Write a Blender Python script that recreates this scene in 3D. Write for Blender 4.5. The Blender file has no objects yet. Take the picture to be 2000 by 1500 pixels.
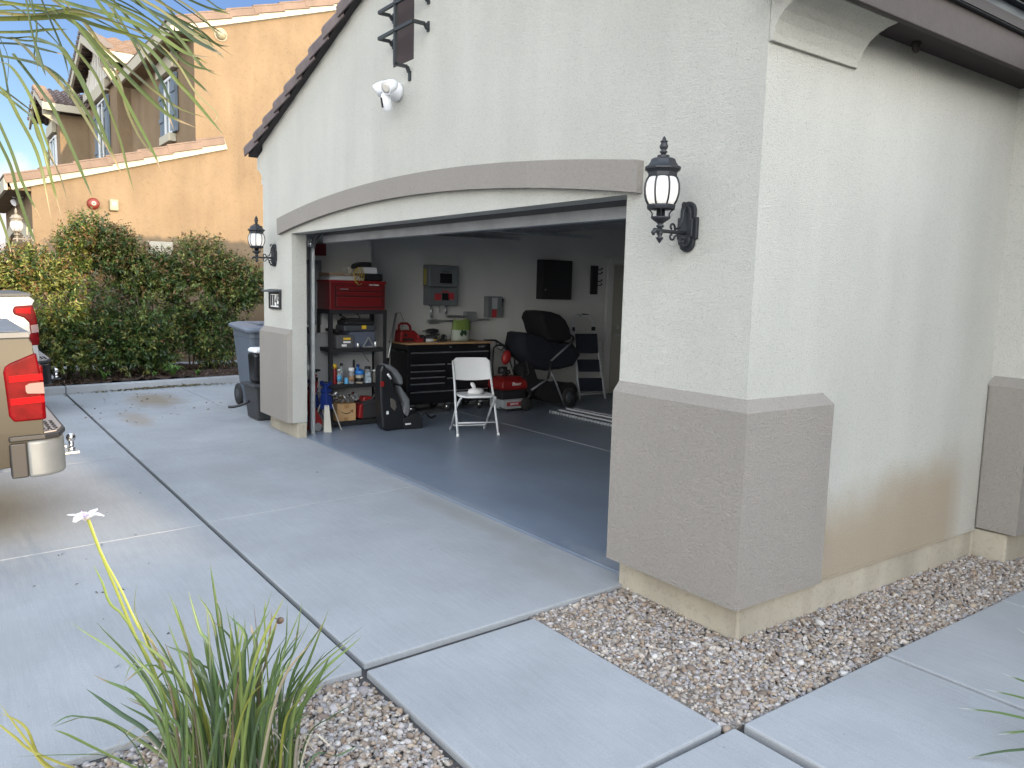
import bpy, bmesh, math, random
import numpy as np
from mathutils import Vector, Matrix, Euler
random.seed(7); np.random.seed(7)
rad = math.radians
sc = bpy.context.scene
# ------------------------------------------------------------ camera
CAM = Vector((2.2658, -2.9681, 1.6121)); FPX = 1547.03
RM = Matrix(((0.585122, -0.111022, 0.80331), (0.810526, 0.048215, -0.583714), (0.026073, 0.992648, 0.118198)))
cd = bpy.data.cameras.new('camera'); cam = bpy.data.objects.new('camera', cd); sc.collection.objects.link(cam)
cam.matrix_world = Matrix.Translation(CAM) @ RM.to_4x4()
cd.sensor_width = 36; cd.lens = FPX / 2000 * 36; cd.clip_end = 2000; cd.clip_start = 0.05
sc.camera = cam
# ------------------------------------------------------------ light
SUN_EL = rad(11.2); SUN_AZ = rad(5.5)      # azimuth measured from +X towards +Y
w = bpy.data.worlds.new('World'); sc.world = w; w.use_nodes = True
nt = w.node_tree; N = nt.nodes; L = nt.links; N.clear()
out = N.new('ShaderNodeOutputWorld'); bg = N.new('ShaderNodeBackground'); L.new(bg.outputs[0], out.inputs[0])
sky = N.new('ShaderNodeTexSky'); sky.sky_type = 'NISHITA'; sky.sun_disc = False
sky.sun_elevation = SUN_EL; sky.sun_rotation = math.pi/2 - SUN_AZ
sky.air_density = 1.0; sky.dust_density = 0.6; sky.ozone_density = 1.6
# cumulus bank low over the horizon, mixed by direction
tc = N.new('ShaderNodeTexCoord'); sx = N.new('ShaderNodeSeparateXYZ'); L.new(tc.outputs['Generated'], sx.inputs[0])
nz = N.new('ShaderNodeTexNoise'); nz.inputs['Scale'].default_value = 9; nz.inputs['Detail'].default_value = 7; nz.inputs['Roughness'].default_value = .55
L.new(tc.outputs['Generated'], nz.inputs[0])
ma = N.new('ShaderNodeMath'); ma.operation = 'MULTIPLY_ADD'; L.new(nz.outputs[0], ma.inputs[0]); ma.inputs[1].default_value = .13; L.new(sx.outputs[2], ma.inputs[2])
ma.inputs[1].default_value = -.16
cr = N.new('ShaderNodeMapRange'); L.new(ma.outputs[0], cr.inputs[0]); cr.inputs[1].default_value = .035; cr.inputs[2].default_value = .015; cr.inputs[3].default_value = 0; cr.inputs[4].default_value = 1
mx = N.new('ShaderNodeMix'); mx.data_type = 'RGBA'; L.new(cr.outputs[0], mx.inputs['Factor']); hsk = N.new('ShaderNodeHueSaturation'); hsk.inputs['Hue'].default_value = .525; hsk.inputs['Saturation'].default_value = 1.22; hsk.inputs['Value'].default_value = .53; L.new(sky.outputs[0], hsk.inputs['Color']); L.new(hsk.outputs[0], mx.inputs['A']); mx.inputs['B'].default_value = (3.2, 3.05, 3.0, 1)
# unseen broken cloud deck overhead and behind the camera, added to fill the shade (elevation above about 22 degrees)
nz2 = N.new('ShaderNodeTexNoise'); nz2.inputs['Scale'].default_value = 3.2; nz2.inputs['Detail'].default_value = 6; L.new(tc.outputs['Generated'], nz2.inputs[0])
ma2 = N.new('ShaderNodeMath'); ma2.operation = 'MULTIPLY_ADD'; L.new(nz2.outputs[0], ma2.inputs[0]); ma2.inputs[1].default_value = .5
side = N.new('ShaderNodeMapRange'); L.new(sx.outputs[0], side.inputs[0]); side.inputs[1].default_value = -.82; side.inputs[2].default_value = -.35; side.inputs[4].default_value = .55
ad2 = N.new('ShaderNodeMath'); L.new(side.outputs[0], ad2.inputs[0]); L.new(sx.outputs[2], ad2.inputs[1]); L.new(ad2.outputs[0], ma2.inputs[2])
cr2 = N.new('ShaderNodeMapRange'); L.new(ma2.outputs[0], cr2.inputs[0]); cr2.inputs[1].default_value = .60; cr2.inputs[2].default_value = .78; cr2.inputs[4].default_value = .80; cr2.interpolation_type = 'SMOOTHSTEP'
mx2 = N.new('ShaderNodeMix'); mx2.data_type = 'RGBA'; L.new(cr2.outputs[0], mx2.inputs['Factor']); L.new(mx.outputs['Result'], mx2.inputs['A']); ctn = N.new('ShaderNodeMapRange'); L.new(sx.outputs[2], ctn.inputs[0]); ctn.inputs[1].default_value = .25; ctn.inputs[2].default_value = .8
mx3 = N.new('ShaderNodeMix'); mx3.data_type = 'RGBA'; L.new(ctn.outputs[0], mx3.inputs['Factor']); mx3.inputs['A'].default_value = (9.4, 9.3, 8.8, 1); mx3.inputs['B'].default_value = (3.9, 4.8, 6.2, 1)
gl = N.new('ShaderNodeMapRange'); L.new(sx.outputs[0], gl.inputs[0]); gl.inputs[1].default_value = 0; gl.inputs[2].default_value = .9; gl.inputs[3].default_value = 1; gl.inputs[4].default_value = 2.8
vm = N.new('ShaderNodeVectorMath'); vm.operation = 'SCALE'; L.new(mx3.outputs['Result'], vm.inputs[0]); L.new(gl.outputs[0], vm.inputs['Scale'])   # added clouds boosted on the sun's side to brighten the side wall
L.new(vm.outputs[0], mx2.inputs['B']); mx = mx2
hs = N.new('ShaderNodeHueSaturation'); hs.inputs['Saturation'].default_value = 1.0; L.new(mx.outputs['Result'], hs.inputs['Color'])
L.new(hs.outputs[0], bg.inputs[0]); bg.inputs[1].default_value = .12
sl = bpy.data.lights.new('sun', 'SUN'); sl.energy = 3.0; sl.angle = rad(.5); sl.color = (1.0, .77, .49)
so = bpy.data.objects.new('sun', sl); sc.collection.objects.link(so)
sd = Vector((math.cos(SUN_EL)*math.cos(SUN_AZ), math.cos(SUN_EL)*math.sin(SUN_AZ), math.sin(SUN_EL)))
so.rotation_euler = sd.to_track_quat('Z', 'Y').to_euler(); so.location = (30, 3, 12)
sc.view_settings.view_transform = 'Standard'; sc.view_settings.look = 'None'; sc.view_settings.gamma = 1
sc.view_settings.exposure = 1.48
sc.render.engine = 'CYCLES'
sc.cycles.max_bounces = 8; sc.cycles.diffuse_bounces = 5

# ------------------------------------------------------------ pixel helpers (only to read real positions off the photograph)
def ray(u, v): return RM @ Vector(((u-1000)/FPX, -(v-750)/FPX, -1.0))
def PX(u, v, x): r = ray(u, v); return CAM + r*((x-CAM.x)/r.x)
def PY(u, v, y): r = ray(u, v); return CAM + r*((y-CAM.y)/r.y)
def PZ(u, v, z): r = ray(u, v); return CAM + r*((z-CAM.z)/r.z)
def PD(u, v, d): return CAM + ray(u, v)*d
def drv(y): return -.03*(.15-y) if y < .15 else 0.0

# ------------------------------------------------------------ materials
MATS = {}
def mat(name, col, rough=.6, metal=0, var=.0, vscale=3, bump=0, bscale=60, spec=.5, coat=0, emit=None, estr=0, alpha=1, trans=0, detail=4, col2=None, vdetail=5, bdist=.004, vstretch=None):
    if name in MATS: return MATS[name]
    m = bpy.data.materials.new(name); m.use_nodes = True; n = m.node_tree.nodes; l = m.node_tree.links
    b = n['Principled BSDF']; b.inputs['Roughness'].default_value = rough; b.inputs['Metallic'].default_value = metal
    b.inputs['Specular IOR Level'].default_value = spec; b.inputs['Coat Weight'].default_value = coat
    b.inputs['Base Color'].default_value = (*col, 1); b.inputs['Alpha'].default_value = alpha; b.inputs['Transmission Weight'].default_value = trans
    if emit: b.inputs['Emission Color'].default_value = (*emit, 1); b.inputs['Emission Strength'].default_value = estr
    t = n.new('ShaderNodeTexCoord'); src = t.outputs['Object']
    if var or col2:
        if vstretch:
            mp = n.new('ShaderNodeMapping'); mp.inputs['Scale'].default_value = vstretch; l.new(src, mp.inputs[0]); s2 = mp.outputs[0]
        else: s2 = src
        a = n.new('ShaderNodeTexNoise'); a.inputs['Scale'].default_value = vscale; a.inputs['Detail'].default_value = vdetail; a.inputs['Roughness'].default_value = .6
        l.new(s2, a.inputs[0]); r = n.new('ShaderNodeMapRange'); r.inputs[1].default_value = .3; r.inputs[2].default_value = .7; l.new(a.outputs[0], r.inputs[0])
        x = n.new('ShaderNodeMix'); x.data_type = 'RGBA'; l.new(r.outputs[0], x.inputs['Factor'])
        c1 = tuple(max(0, c*(1-var)) for c in col); c2 = col2 or tuple(min(1, c*(1+var)) for c in col)
        x.inputs['A'].default_value = (*c1, 1); x.inputs['B'].default_value = (*c2, 1); l.new(x.outputs['Result'], b.inputs['Base Color'])
    if bump:
        a = n.new('ShaderNodeTexNoise'); a.inputs['Scale'].default_value = bscale; a.inputs['Detail'].default_value = detail; l.new(src, a.inputs[0])
        bp = n.new('ShaderNodeBump'); bp.inputs['Strength'].default_value = bump; bp.inputs['Distance'].default_value = bdist; l.new(a.outputs[0], bp.inputs['Height']); l.new(bp.outputs[0], b.inputs['Normal'])
    MATS[name] = m; return m

def stucco(name, col, scale=70, strength=.55, var=.05, stain=None, dist=.008, lace=True):
    m = mat(name, col, rough=.92, spec=.15); n = m.node_tree.nodes; l = m.node_tree.links; b = n['Principled BSDF']
    t = n.new('ShaderNodeTexCoord'); src = t.outputs['Object']
    v1 = n.new('ShaderNodeTexNoise'); v1.inputs['Scale'].default_value = 1.3; v1.inputs['Detail'].default_value = 6; l.new(src, v1.inputs[0])
    mp = n.new('ShaderNodeMapping'); mp.inputs['Scale'].default_value = (2.2, 2.2, .35); l.new(src, mp.inputs[0])
    v2 = n.new('ShaderNodeTexNoise'); v2.inputs['Scale'].default_value = 1.6; v2.inputs['Detail'].default_value = 4; l.new(mp.outputs[0], v2.inputs[0])
    ad = n.new('ShaderNodeMath'); l.new(v1.outputs[0], ad.inputs[0]); l.new(v2.outputs[0], ad.inputs[1])
    r = n.new('ShaderNodeMapRange'); r.inputs[1].default_value = .7; r.inputs[2].default_value = 1.3; l.new(ad.outputs[0], r.inputs[0])
    x = n.new('ShaderNodeMix'); x.data_type = 'RGBA'; l.new(r.outputs[0], x.inputs['Factor'])
    x.inputs['A'].default_value = (*[c*(1-var*1.3) for c in col], 1); x.inputs['B'].default_value = (*[min(1, c*(1+var)) for c in col], 1)
    colo = x.outputs['Result']
    # colour darkened in the pits of the texture
    nb = n.new('ShaderNodeTexNoise'); nb.inputs['Scale'].default_value = scale; nb.inputs['Detail'].default_value = 5; nb.inputs['Roughness'].default_value = .62; nb.inputs['Distortion'].default_value = 1.2; l.new(src, nb.inputs[0])
    rr = n.new('ShaderNodeMapRange'); rr.inputs[1].default_value = .36; rr.inputs[2].default_value = .46; rr.inputs[3].default_value = .72; rr.inputs[4].default_value = 1; l.new(nb.outputs[0], rr.inputs[0])
    mu = n.new('ShaderNodeMix'); mu.data_type = 'RGBA'; mu.blend_type = 'MULTIPLY'; mu.inputs['Factor'].default_value = 1 if lace else .5
    l.new(colo, mu.inputs['A']); l.new(rr.outputs[0], mu.inputs['B']); colo = mu.outputs['Result']
    if stain: colo = stain(n, l, src, colo)
    l.new(colo, b.inputs['Base Color'])
    f = n.new('ShaderNodeMapRange'); f.inputs[1].default_value = .35; f.inputs[2].default_value = .62; l.new(nb.outputs[0], f.inputs[0])
    bp = n.new('ShaderNodeBump'); bp.inputs['Strength'].default_value = strength; bp.inputs['Distance'].default_value = dist; l.new(f.outputs[0], bp.inputs['Height']); l.new(bp.outputs[0], b.inputs['Normal'])
    return m

def side_stain(n, l, src, colo):     # brown splash and damp stain low on the side wall
    sp = n.new('ShaderNodeSeparateXYZ'); l.new(src, sp.inputs[0])
    nn = n.new('ShaderNodeTexNoise'); nn.inputs['Scale'].default_value = 2.4; nn.inputs['Detail'].default_value = 6; l.new(src, nn.inputs[0])
    # height of the stain's top follows y: 0.42 near the pier to 0.62 far along
    h = n.new('ShaderNodeMath'); h.operation = 'MULTIPLY_ADD'; l.new(sp.outputs[1], h.inputs[0]); h.inputs[1].default_value = .12; h.inputs[2].default_value = .31
    h2 = n.new('ShaderNodeMath'); h2.operation = 'MULTIPLY_ADD'; l.new(nn.outputs[0], h2.inputs[0]); h2.inputs[1].default_value = .34; l.new(h.outputs[0], h2.inputs[2])
    d = n.new('ShaderNodeMath'); d.operation = 'SUBTRACT'; l.new(h2.outputs[0], d.inputs[0]); l.new(sp.outputs[2], d.inputs[1])
    r = n.new('ShaderNodeMapRange'); r.inputs[1].default_value = -.10; r.inputs[2].default_value = .24; r.inputs[4].default_value = .68; r.interpolation_type = 'SMOOTHSTEP'; l.new(d.outputs[0], r.inputs[0])
    # fades out beyond y = 2.15
    e = n.new('ShaderNodeMapRange'); e.inputs[1].default_value = 2.0; e.inputs[2].default_value = 2.2; e.inputs[3].default_value = 1; e.inputs[4].default_value = .25; l.new(sp.outputs[1], e.inputs[0])
    g = n.new('ShaderNodeMapRange'); g.inputs[1].default_value = -.01; g.inputs[2].default_value = -.004; l.new(sp.outputs[0], g.inputs[0])
    y0 = n.new('ShaderNodeMapRange'); y0.inputs[1].default_value = .3; y0.inputs[2].default_value = .5; l.new(sp.outputs[1], y0.inputs[0])
    m1 = n.new('ShaderNodeMath'); m1.operation = 'MULTIPLY'; l.new(r.outputs[0], m1.inputs[0]); l.new(e.outputs[0], m1.inputs[1])
    m2 = n.new('ShaderNodeMath'); m2.operation = 'MULTIPLY'; l.new(m1.outputs[0], m2.inputs[0]); l.new(g.outputs[0], m2.inputs[1])
    m3 = n.new('ShaderNodeMath'); m3.operation = 'MULTIPLY'; l.new(m2.outputs[0], m3.inputs[0]); l.new(y0.outputs[0], m3.inputs[1])
    c = n.new('ShaderNodeMix'); c.data_type = 'RGBA'; l.new(m3.outputs[0], c.inputs['Factor']); l.new(colo, c.inputs['A']); c.inputs['B'].default_value = (.41, .30, .18, 1)
    return c.outputs['Result']

M_wall = stucco('white_stucco', (.67, .66, .60), scale=150, strength=.8, stain=side_stain, dist=.010)
M_trim = stucco('taupe_stucco', (.285, .262, .236), scale=75, strength=.7, var=.03, lace=False, dist=.006)
M_orange = stucco('tan_stucco', (.188, .136, .086), scale=22, strength=.25, var=.13, lace=False)
M_found = stucco('foundation_concrete', (.36, .325, .26), scale=30, strength=.25, var=.2, lace=False)
M_cream = mat('cream_paint', (.38, .34, .27), .7, var=.04)
M_dry = mat('garage_drywall', (.60, .60, .58), .85, var=.03, bump=.15, bscale=40)
M_blackp = mat('black_powdercoat', (.012, .012, .014), .55, bump=.15, bscale=300)
M_lamp = mat('lamp_black_iron', (.012, .014, .018), .5, bump=.4, bscale=220, bdist=.001)
M_blk = mat('black_plastic', (.014, .014, .016), .5)
M_blkg = mat('black_gloss', (.008, .008, .01), .25)
M_dgrey = mat('dark_grey_plastic', (.045, .05, .058), .55)
M_grey = mat('grey_plastic', (.22, .23, .24), .5)
M_lgrey = mat('light_grey_fabric', (.30, .31, .32), .9, bump=.3, bscale=400)
M_white = mat('white_plastic', (.72, .73, .74), .45)
M_whitem = mat('white_enamel', (.60, .62, .64), .4, var=.03)
M_red = mat('red_paint', (.13, .006, .008), .35, coat=.3)
M_redp = mat('red_plastic', (.21, .010, .010), .4)
M_chrome = mat('chrome', (.7, .7, .7), .15, metal=1)
M_steel = mat('galvanised_steel', (.50, .52, .53), .38, metal=.9, var=.12, vscale=12)
M_alu = mat('brushed_aluminium', (.55, .56, .57), .35, metal=.9)
M_wood = mat('pale_wood_top', (.46, .28, .14), .45, var=.2, vscale=6, vstretch=(1, 1, 8))
M_woodb = mat('wood_board', (.26, .16, .09), .6, var=.2, vscale=8)
M_card = mat('cardboard', (.40, .25, .12), .8, var=.05)
M_tape = mat('parcel_tape', (.30, .17, .07), .4)
M_yel = mat('yellow_plastic', (.65, .42, .03), .45)
M_yelc = mat('yellow_cord', (.42, .30, .05), .55)
M_blue = mat('blue_paint', (.012, .03, .16), .35)
M_blue2 = mat('bright_blue_plastic', (.02, .16, .50), .4)
M_lblue = mat('light_blue_label', (.10, .36, .62), .4)
M_navy = mat('navy_vinyl', (.012, .016, .032), .5)
M_ivory = mat('ivory_steel', (.42, .40, .34), .5)
M_clear = mat('clear_plastic', (.55, .57, .58), .2, alpha=.35)
M_glassd = mat('window_glass', (.03, .05, .06), .06, spec=.8)
M_rub = mat('tyre_rubber', (.018, .018, .018), .85)
M_invg = mat('inverter_grey', (.16, .175, .18), .5)
M_greenb = mat('green_bag_print', (.17, .25, .06), .5)
M_mulch = mat('bark_mulch', (.05, .03, .022), .95, var=.5, vscale=30, bump=1, bscale=45, bdist=.03)
M_soil = mat('soil', (.10, .08, .06), .95, var=.3, vscale=20, bump=.6, bscale=60, bdist=.02)
M_dash = mat('shutter_blue', (.095, .125, .16), .6)

def concrete(name, col, stains):
    m = mat(name, col, rough=.82, spec=.25); n = m.node_tree.nodes; l = m.node_tree.links; b = n['Principled BSDF']
    t = n.new('ShaderNodeTexCoord'); src = t.outputs['Object']
    a = n.new('ShaderNodeTexNoise'); a.inputs['Scale'].default_value = 1.1; a.inputs['Detail'].default_value = 8; a.inputs['Roughness'].default_value = .62; l.new(src, a.inputs[0])
    mp = n.new('ShaderNodeMapping'); mp.inputs['Scale'].default_value = (1, 12, 1); mp.inputs['Rotation'].default_value = (0, 0, .25); l.new(src, mp.inputs[0])
    a2 = n.new('ShaderNodeTexNoise'); a2.inputs['Scale'].default_value = 5; a2.inputs['Detail'].default_value = 6; l.new(mp.outputs[0], a2.inputs[0])
    ad = n.new('ShaderNodeMath'); ad.operation = 'MULTIPLY_ADD'; l.new(a2.outputs[0], ad.inputs[0]); ad.inputs[1].default_value = .3; l.new(a.outputs[0], ad.inputs[2])
    r = n.new('ShaderNodeMapRange'); r.inputs[1].default_value = .42; r.inputs[2].default_value = .88; l.new(ad.outputs[0], r.inputs[0])
    x = n.new('ShaderNodeMix'); x.data_type = 'RGBA'; l.new(r.outputs[0], x.inputs['Factor'])
    x.inputs['A'].default_value = (*[c*.82 for c in col], 1); x.inputs['B'].default_value = (*[c*1.1 for c in col], 1)
    f = n.new('ShaderNodeTexNoise'); f.inputs['Scale'].default_value = 230; f.inputs['Detail'].default_value = 3; l.new(src, f.inputs[0])
    fr = n.new('ShaderNodeMapRange'); fr.inputs[1].default_value = .3; fr.inputs[2].default_value = .7; fr.inputs[3].default_value = .9; fr.inputs[4].default_value = 1.08; l.new(f.outputs[0], fr.inputs[0])
    mu = n.new('ShaderNodeMix'); mu.data_type = 'RGBA'; mu.blend_type = 'MULTIPLY'; mu.inputs['Factor'].default_value = 1; l.new(x.outputs['Result'], mu.inputs['A']); l.new(fr.outputs[0], mu.inputs['B'])
    col_o = mu.outputs['Result']
    # small dark specks
    vo = n.new('ShaderNodeTexNoise'); vo.inputs['Scale'].default_value = 26; vo.inputs['Detail'].default_value = 2; l.new(src, vo.inputs[0])
    vr = n.new('ShaderNodeMapRange'); vr.inputs[1].default_value = .77; vr.inputs[2].default_value = .80; vr.inputs[4].default_value = .5; l.new(vo.outputs[0], vr.inputs[0])
    c = n.new('ShaderNodeMix'); c.data_type = 'RGBA'; l.new(vr.outputs[0], c.inputs['Factor']); l.new(col_o, c.inputs['A']); c.inputs['B'].default_value = (.12, .11, .10, 1); col_o = c.outputs['Result']
    for (cx, cy, rx, ry, sc_, colr, amt) in stains:
        mp = n.new('ShaderNodeMapping'); mp.vector_type = 'POINT'; mp.inputs['Location'].default_value = (-cx/rx, -cy/ry, 0); mp.inputs['Scale'].default_value = (1/rx, 1/ry, 0); l.new(src, mp.inputs[0])
        ln = n.new('ShaderNodeVectorMath'); ln.operation = 'LENGTH'; l.new(mp.outputs[0], ln.inputs[0])
        nn = n.new('ShaderNodeTexNoise'); nn.inputs['Scale'].default_value = sc_; nn.inputs['Detail'].default_value = 6; nn.inputs['Roughness'].default_value = .65; l.new(src, nn.inputs[0])
        s = n.new('ShaderNodeMath'); s.operation = 'SUBTRACT'; l.new(nn.outputs[0], s.inputs[0]); l.new(ln.outputs['Value'], s.inputs[1])
        q = n.new('ShaderNodeMapRange'); q.inputs[1].default_value = -.35; q.inputs[2].default_value = .25; q.inputs[4].default_value = amt; l.new(s.outputs[0], q.inputs[0])
        c = n.new('ShaderNodeMix'); c.data_type = 'RGBA'; l.new(q.outputs[0], c.inputs['Factor']); l.new(col_o, c.inputs['A']); c.inputs['B'].default_value = (*colr, 1); col_o = c.outputs['Result']
    l.new(col_o, b.inputs['Base Color'])
    mpb = n.new('ShaderNodeMapping'); mpb.inputs['Scale'].default_value = (3, 160, 1); mpb.inputs['Rotation'].default_value = (0, 0, .06); l.new(src, mpb.inputs[0])
    br = n.new('ShaderNodeTexNoise'); br.inputs['Scale'].default_value = 1.0; br.inputs['Detail'].default_value = 3; l.new(mpb.outputs[0], br.inputs[0])
    hb = n.new('ShaderNodeMath'); l.new(f.outputs[0], hb.inputs[0]); l.new(br.outputs[0], hb.inputs[1])
    bp = n.new('ShaderNodeBump'); bp.inputs['Strength'].default_value = .4; bp.inputs['Distance'].default_value = .002; l.new(hb.outputs[0], bp.inputs['Height']); l.new(bp.outputs[0], b.inputs['Normal'])
    return m
M_conc = concrete('broom_finished_concrete', (.297, .306, .315), [(-4.5, -1.0, 1.2, .35, 3, (.24, .238, .232), .35), (-2.0, -3.0, .8, .5, 3, (.25, .25, .245), .4), (1.0, -.9, .5, .4, 4, (.25, .25, .245), .4), (-5.6, -3.2, .7, 1.6, 3, (.23, .225, .22), .5), (-9.4, -.6, 1.1, .5, 5, (.20, .15, .09), .75), (-7.9, -1.1, .9, .25, 7, (.24, .19, .13), .6), (-8.6, .9, .8, .25, 6, (.2, .16, .11), .5), (-2.4, .02, 1.6, .16, 4, (.22, .21, .185), .5), (-1.2, -.15, .6, .2, 4, (.23, .22, .2), .4)])
M_epoxy = concrete('worn_blue_grey_floor_paint', (.185, .22, .275), [(-1.0, .25, .7, .15, 9, (.34, .35, .36), .5), (-3.5, .2, 2.5, .06, 9, (.33, .34, .35), .4)])
M_epoxy.node_tree.nodes['Principled BSDF'].inputs['Roughness'].default_value = .33

# ------------------------------------------------------------ mesh builder
class MB:
    def __init__(s): s.v = []; s.f = []; s.m = []; s.mi = 0; s.sm = []; s.smooth = False
    def add(s, vs, fs, smooth=None):
        o = len(s.v); s.v += [tuple(p) for p in vs]
        for f in fs: s.f.append([i+o for i in f]); s.m.append(s.mi); s.sm.append(s.smooth if smooth is None else smooth)
        return s
    def box(s, a, b, T=None):
        x0, y0, z0 = a; x1, y1, z1 = b
        vs = [Vector(p) for p in ((x0,y0,z0),(x1,y0,z0),(x1,y1,z0),(x0,y1,z0),(x0,y0,z1),(x1,y0,z1),(x1,y1,z1),(x0,y1,z1))]
        if T is not None: vs = [T @ p for p in vs]
        return s.add(vs, [(0,3,2,1),(4,5,6,7),(0,1,5,4),(1,2,6,5),(2,3,7,6),(3,0,4,7)], False)
    def cbox(s, c, d, rot=(0,0,0)):
        T = Matrix.Translation(c) @ Euler(rot).to_matrix().to_4x4()
        return s.box((-d[0]/2,-d[1]/2,-d[2]/2), (d[0]/2,d[1]/2,d[2]/2), T)
    def hexa(s, bot, top):   # two quads, same winding
        return s.add(list(bot)+list(top), [(3,2,1,0),(4,5,6,7),(0,1,5,4),(1,2,6,5),(2,3,7,6),(3,0,4,7)], False)
    def prism(s, poly, axis, a, b, T=None):
        n = len(poly); vs = []
        for k in (a, b):
            for (p, q) in poly:
                v = {'x': (k,p,q), 'y': (p,k,q), 'z': (p,q,k)}[axis]; v = Vector(v); vs.append(T @ v if T is not None else v)
        fs = [list(range(n))[::-1], list(range(n,2*n))]+[(i,(i+1)%n,n+(i+1)%n,n+i) for i in range(n)]
        return s.add(vs, fs, False)
    def tube(s, pts, r, n=8, closed=False, cap=True):
        pts = [Vector(p) for p in pts]; k = len(pts); rs = r if isinstance(r, (list, tuple)) else [r]*k
        rings = []; prev = None
        for i, p in enumerate(pts):
            if closed: t = pts[(i+1)%k]-pts[i-1]
            else: t = pts[min(i+1,k-1)]-pts[max(i-1,0)]
            t.normalize()
            if prev is None: a = t.orthogonal().normalized()
            else: a = (prev - t*prev.dot(t)); a = a.normalized() if a.length > 1e-6 else t.orthogonal().normalized()
            prev = a; b = t.cross(a)
            rings.append([p+(a*math.cos(2*math.pi*j/n)+b*math.sin(2*math.pi*j/n))*rs[i] for j in range(n)])
        vs = [v for R_ in rings for v in R_]; fs = []
        for i in range(k if closed else k-1):
            i2 = (i+1)%k
            for j in range(n): fs.append((i*n+j, i*n+(j+1)%n, i2*n+(j+1)%n, i2*n+j))
        s.add(vs, fs, n > 5)
        if cap and not closed: s.add(rings[0], [list(range(n))[::-1]], False); s.add(rings[-1], [list(range(n))], False)
        return s
    def cyl(s, p0, p1, r0, r1=None, n=20): return s.tube([p0, p1], [r0, r0 if r1 is None else r1], n)
    def lathe(s, prof, c=(0,0,0), n=24, T=None, smooth=True, seg=None):
        vs = []; k = len(prof); c = Vector(c)
        for (r, z) in prof:
            for j in range(n):
                a = 2*math.pi*(j+.5)/n; p = Vector((r*math.cos(a), r*math.sin(a), z))
                if T is not None: p = T @ p
                vs.append(p+c)
        fs = [(i*n+j, i*n+(j+1)%n, (i+1)*n+(j+1)%n, (i+1)*n+j) for i in range(k-1) for j in range(n)]
        s.add(vs, fs, smooth)
        s.add(vs[:n], [list(range(n))[::-1]], False); s.add(vs[-n:], [list(range(n))], False)
        return s
    def sph(s, c, r, n=14, m=9, T=None):
        r = (r, r, r) if not isinstance(r, (tuple, list)) else r
        c = Vector(c); vs = []
        for i in range(m+1):
            t = math.pi*i/m
            for j in range(n):
                a = 2*math.pi*j/n; p = Vector((r[0]*math.sin(t)*math.cos(a), r[1]*math.sin(t)*math.sin(a), r[2]*math.cos(t)))
                if T is not None: p = T @ p
                vs.append(c+p)
        return s.add(vs, [(i*n+j, (i+1)*n+j, (i+1)*n+(j+1)%n, i*n+(j+1)%n) for i in range(m) for j in range(n)], True)
    def loft(s, rings, closed=True, cap=True, smooth=True):
        n = len(rings[0]); vs = [p for r in rings for p in r]
        fs = [(i*n+j, i*n+(j+1)%n, (i+1)*n+(j+1)%n, (i+1)*n+j) for i in range(len(rings)-1) for j in range(n if closed else n-1)]
        s.add(vs, fs, smooth)
        if cap: s.add(rings[0], [list(range(n))[::-1]], False); s.add(rings[-1], [list(range(n))], False)
        return s
    def build(s, name, mats, parent=None, bevel=0, seg=2, sub=0, label=None):
        me = bpy.data.meshes.new(name); me.from_pydata(s.v, [], s.f)
        mats = mats if isinstance(mats, (list, tuple)) else [mats]
        for m in mats: me.materials.append(m)
        me.polygons.foreach_set('material_index', s.m); me.polygons.foreach_set('use_smooth', s.sm)
        me.update(); 
        o = bpy.data.objects.new(name, me); sc.collection.objects.link(o)
        bm = bmesh.new(); bm.from_mesh(me); bmesh.ops.remove_doubles(bm, verts=bm.verts, dist=1e-5); bmesh.ops.recalc_face_normals(bm, faces=bm.faces); bm.to_mesh(me); bm.free()
        if parent is not None:
            o.parent = parent
            if parent.get('_w'): o.matrix_parent_inverse = Matrix.Translation(parent.location).inverted()
            elif parent.parent is not None and parent.parent.get('_w'): pass
        if bevel:
            b = o.modifiers.new('bevel', 'BEVEL'); b.width = bevel; b.segments = seg; b.limit_method = 'ANGLE'; b.angle_limit = rad(35); b.harden_normals = False
        if sub: b = o.modifiers.new('sub', 'SUBSURF'); b.levels = b.render_levels = sub
        if label: o['label'] = label
        return o

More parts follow.
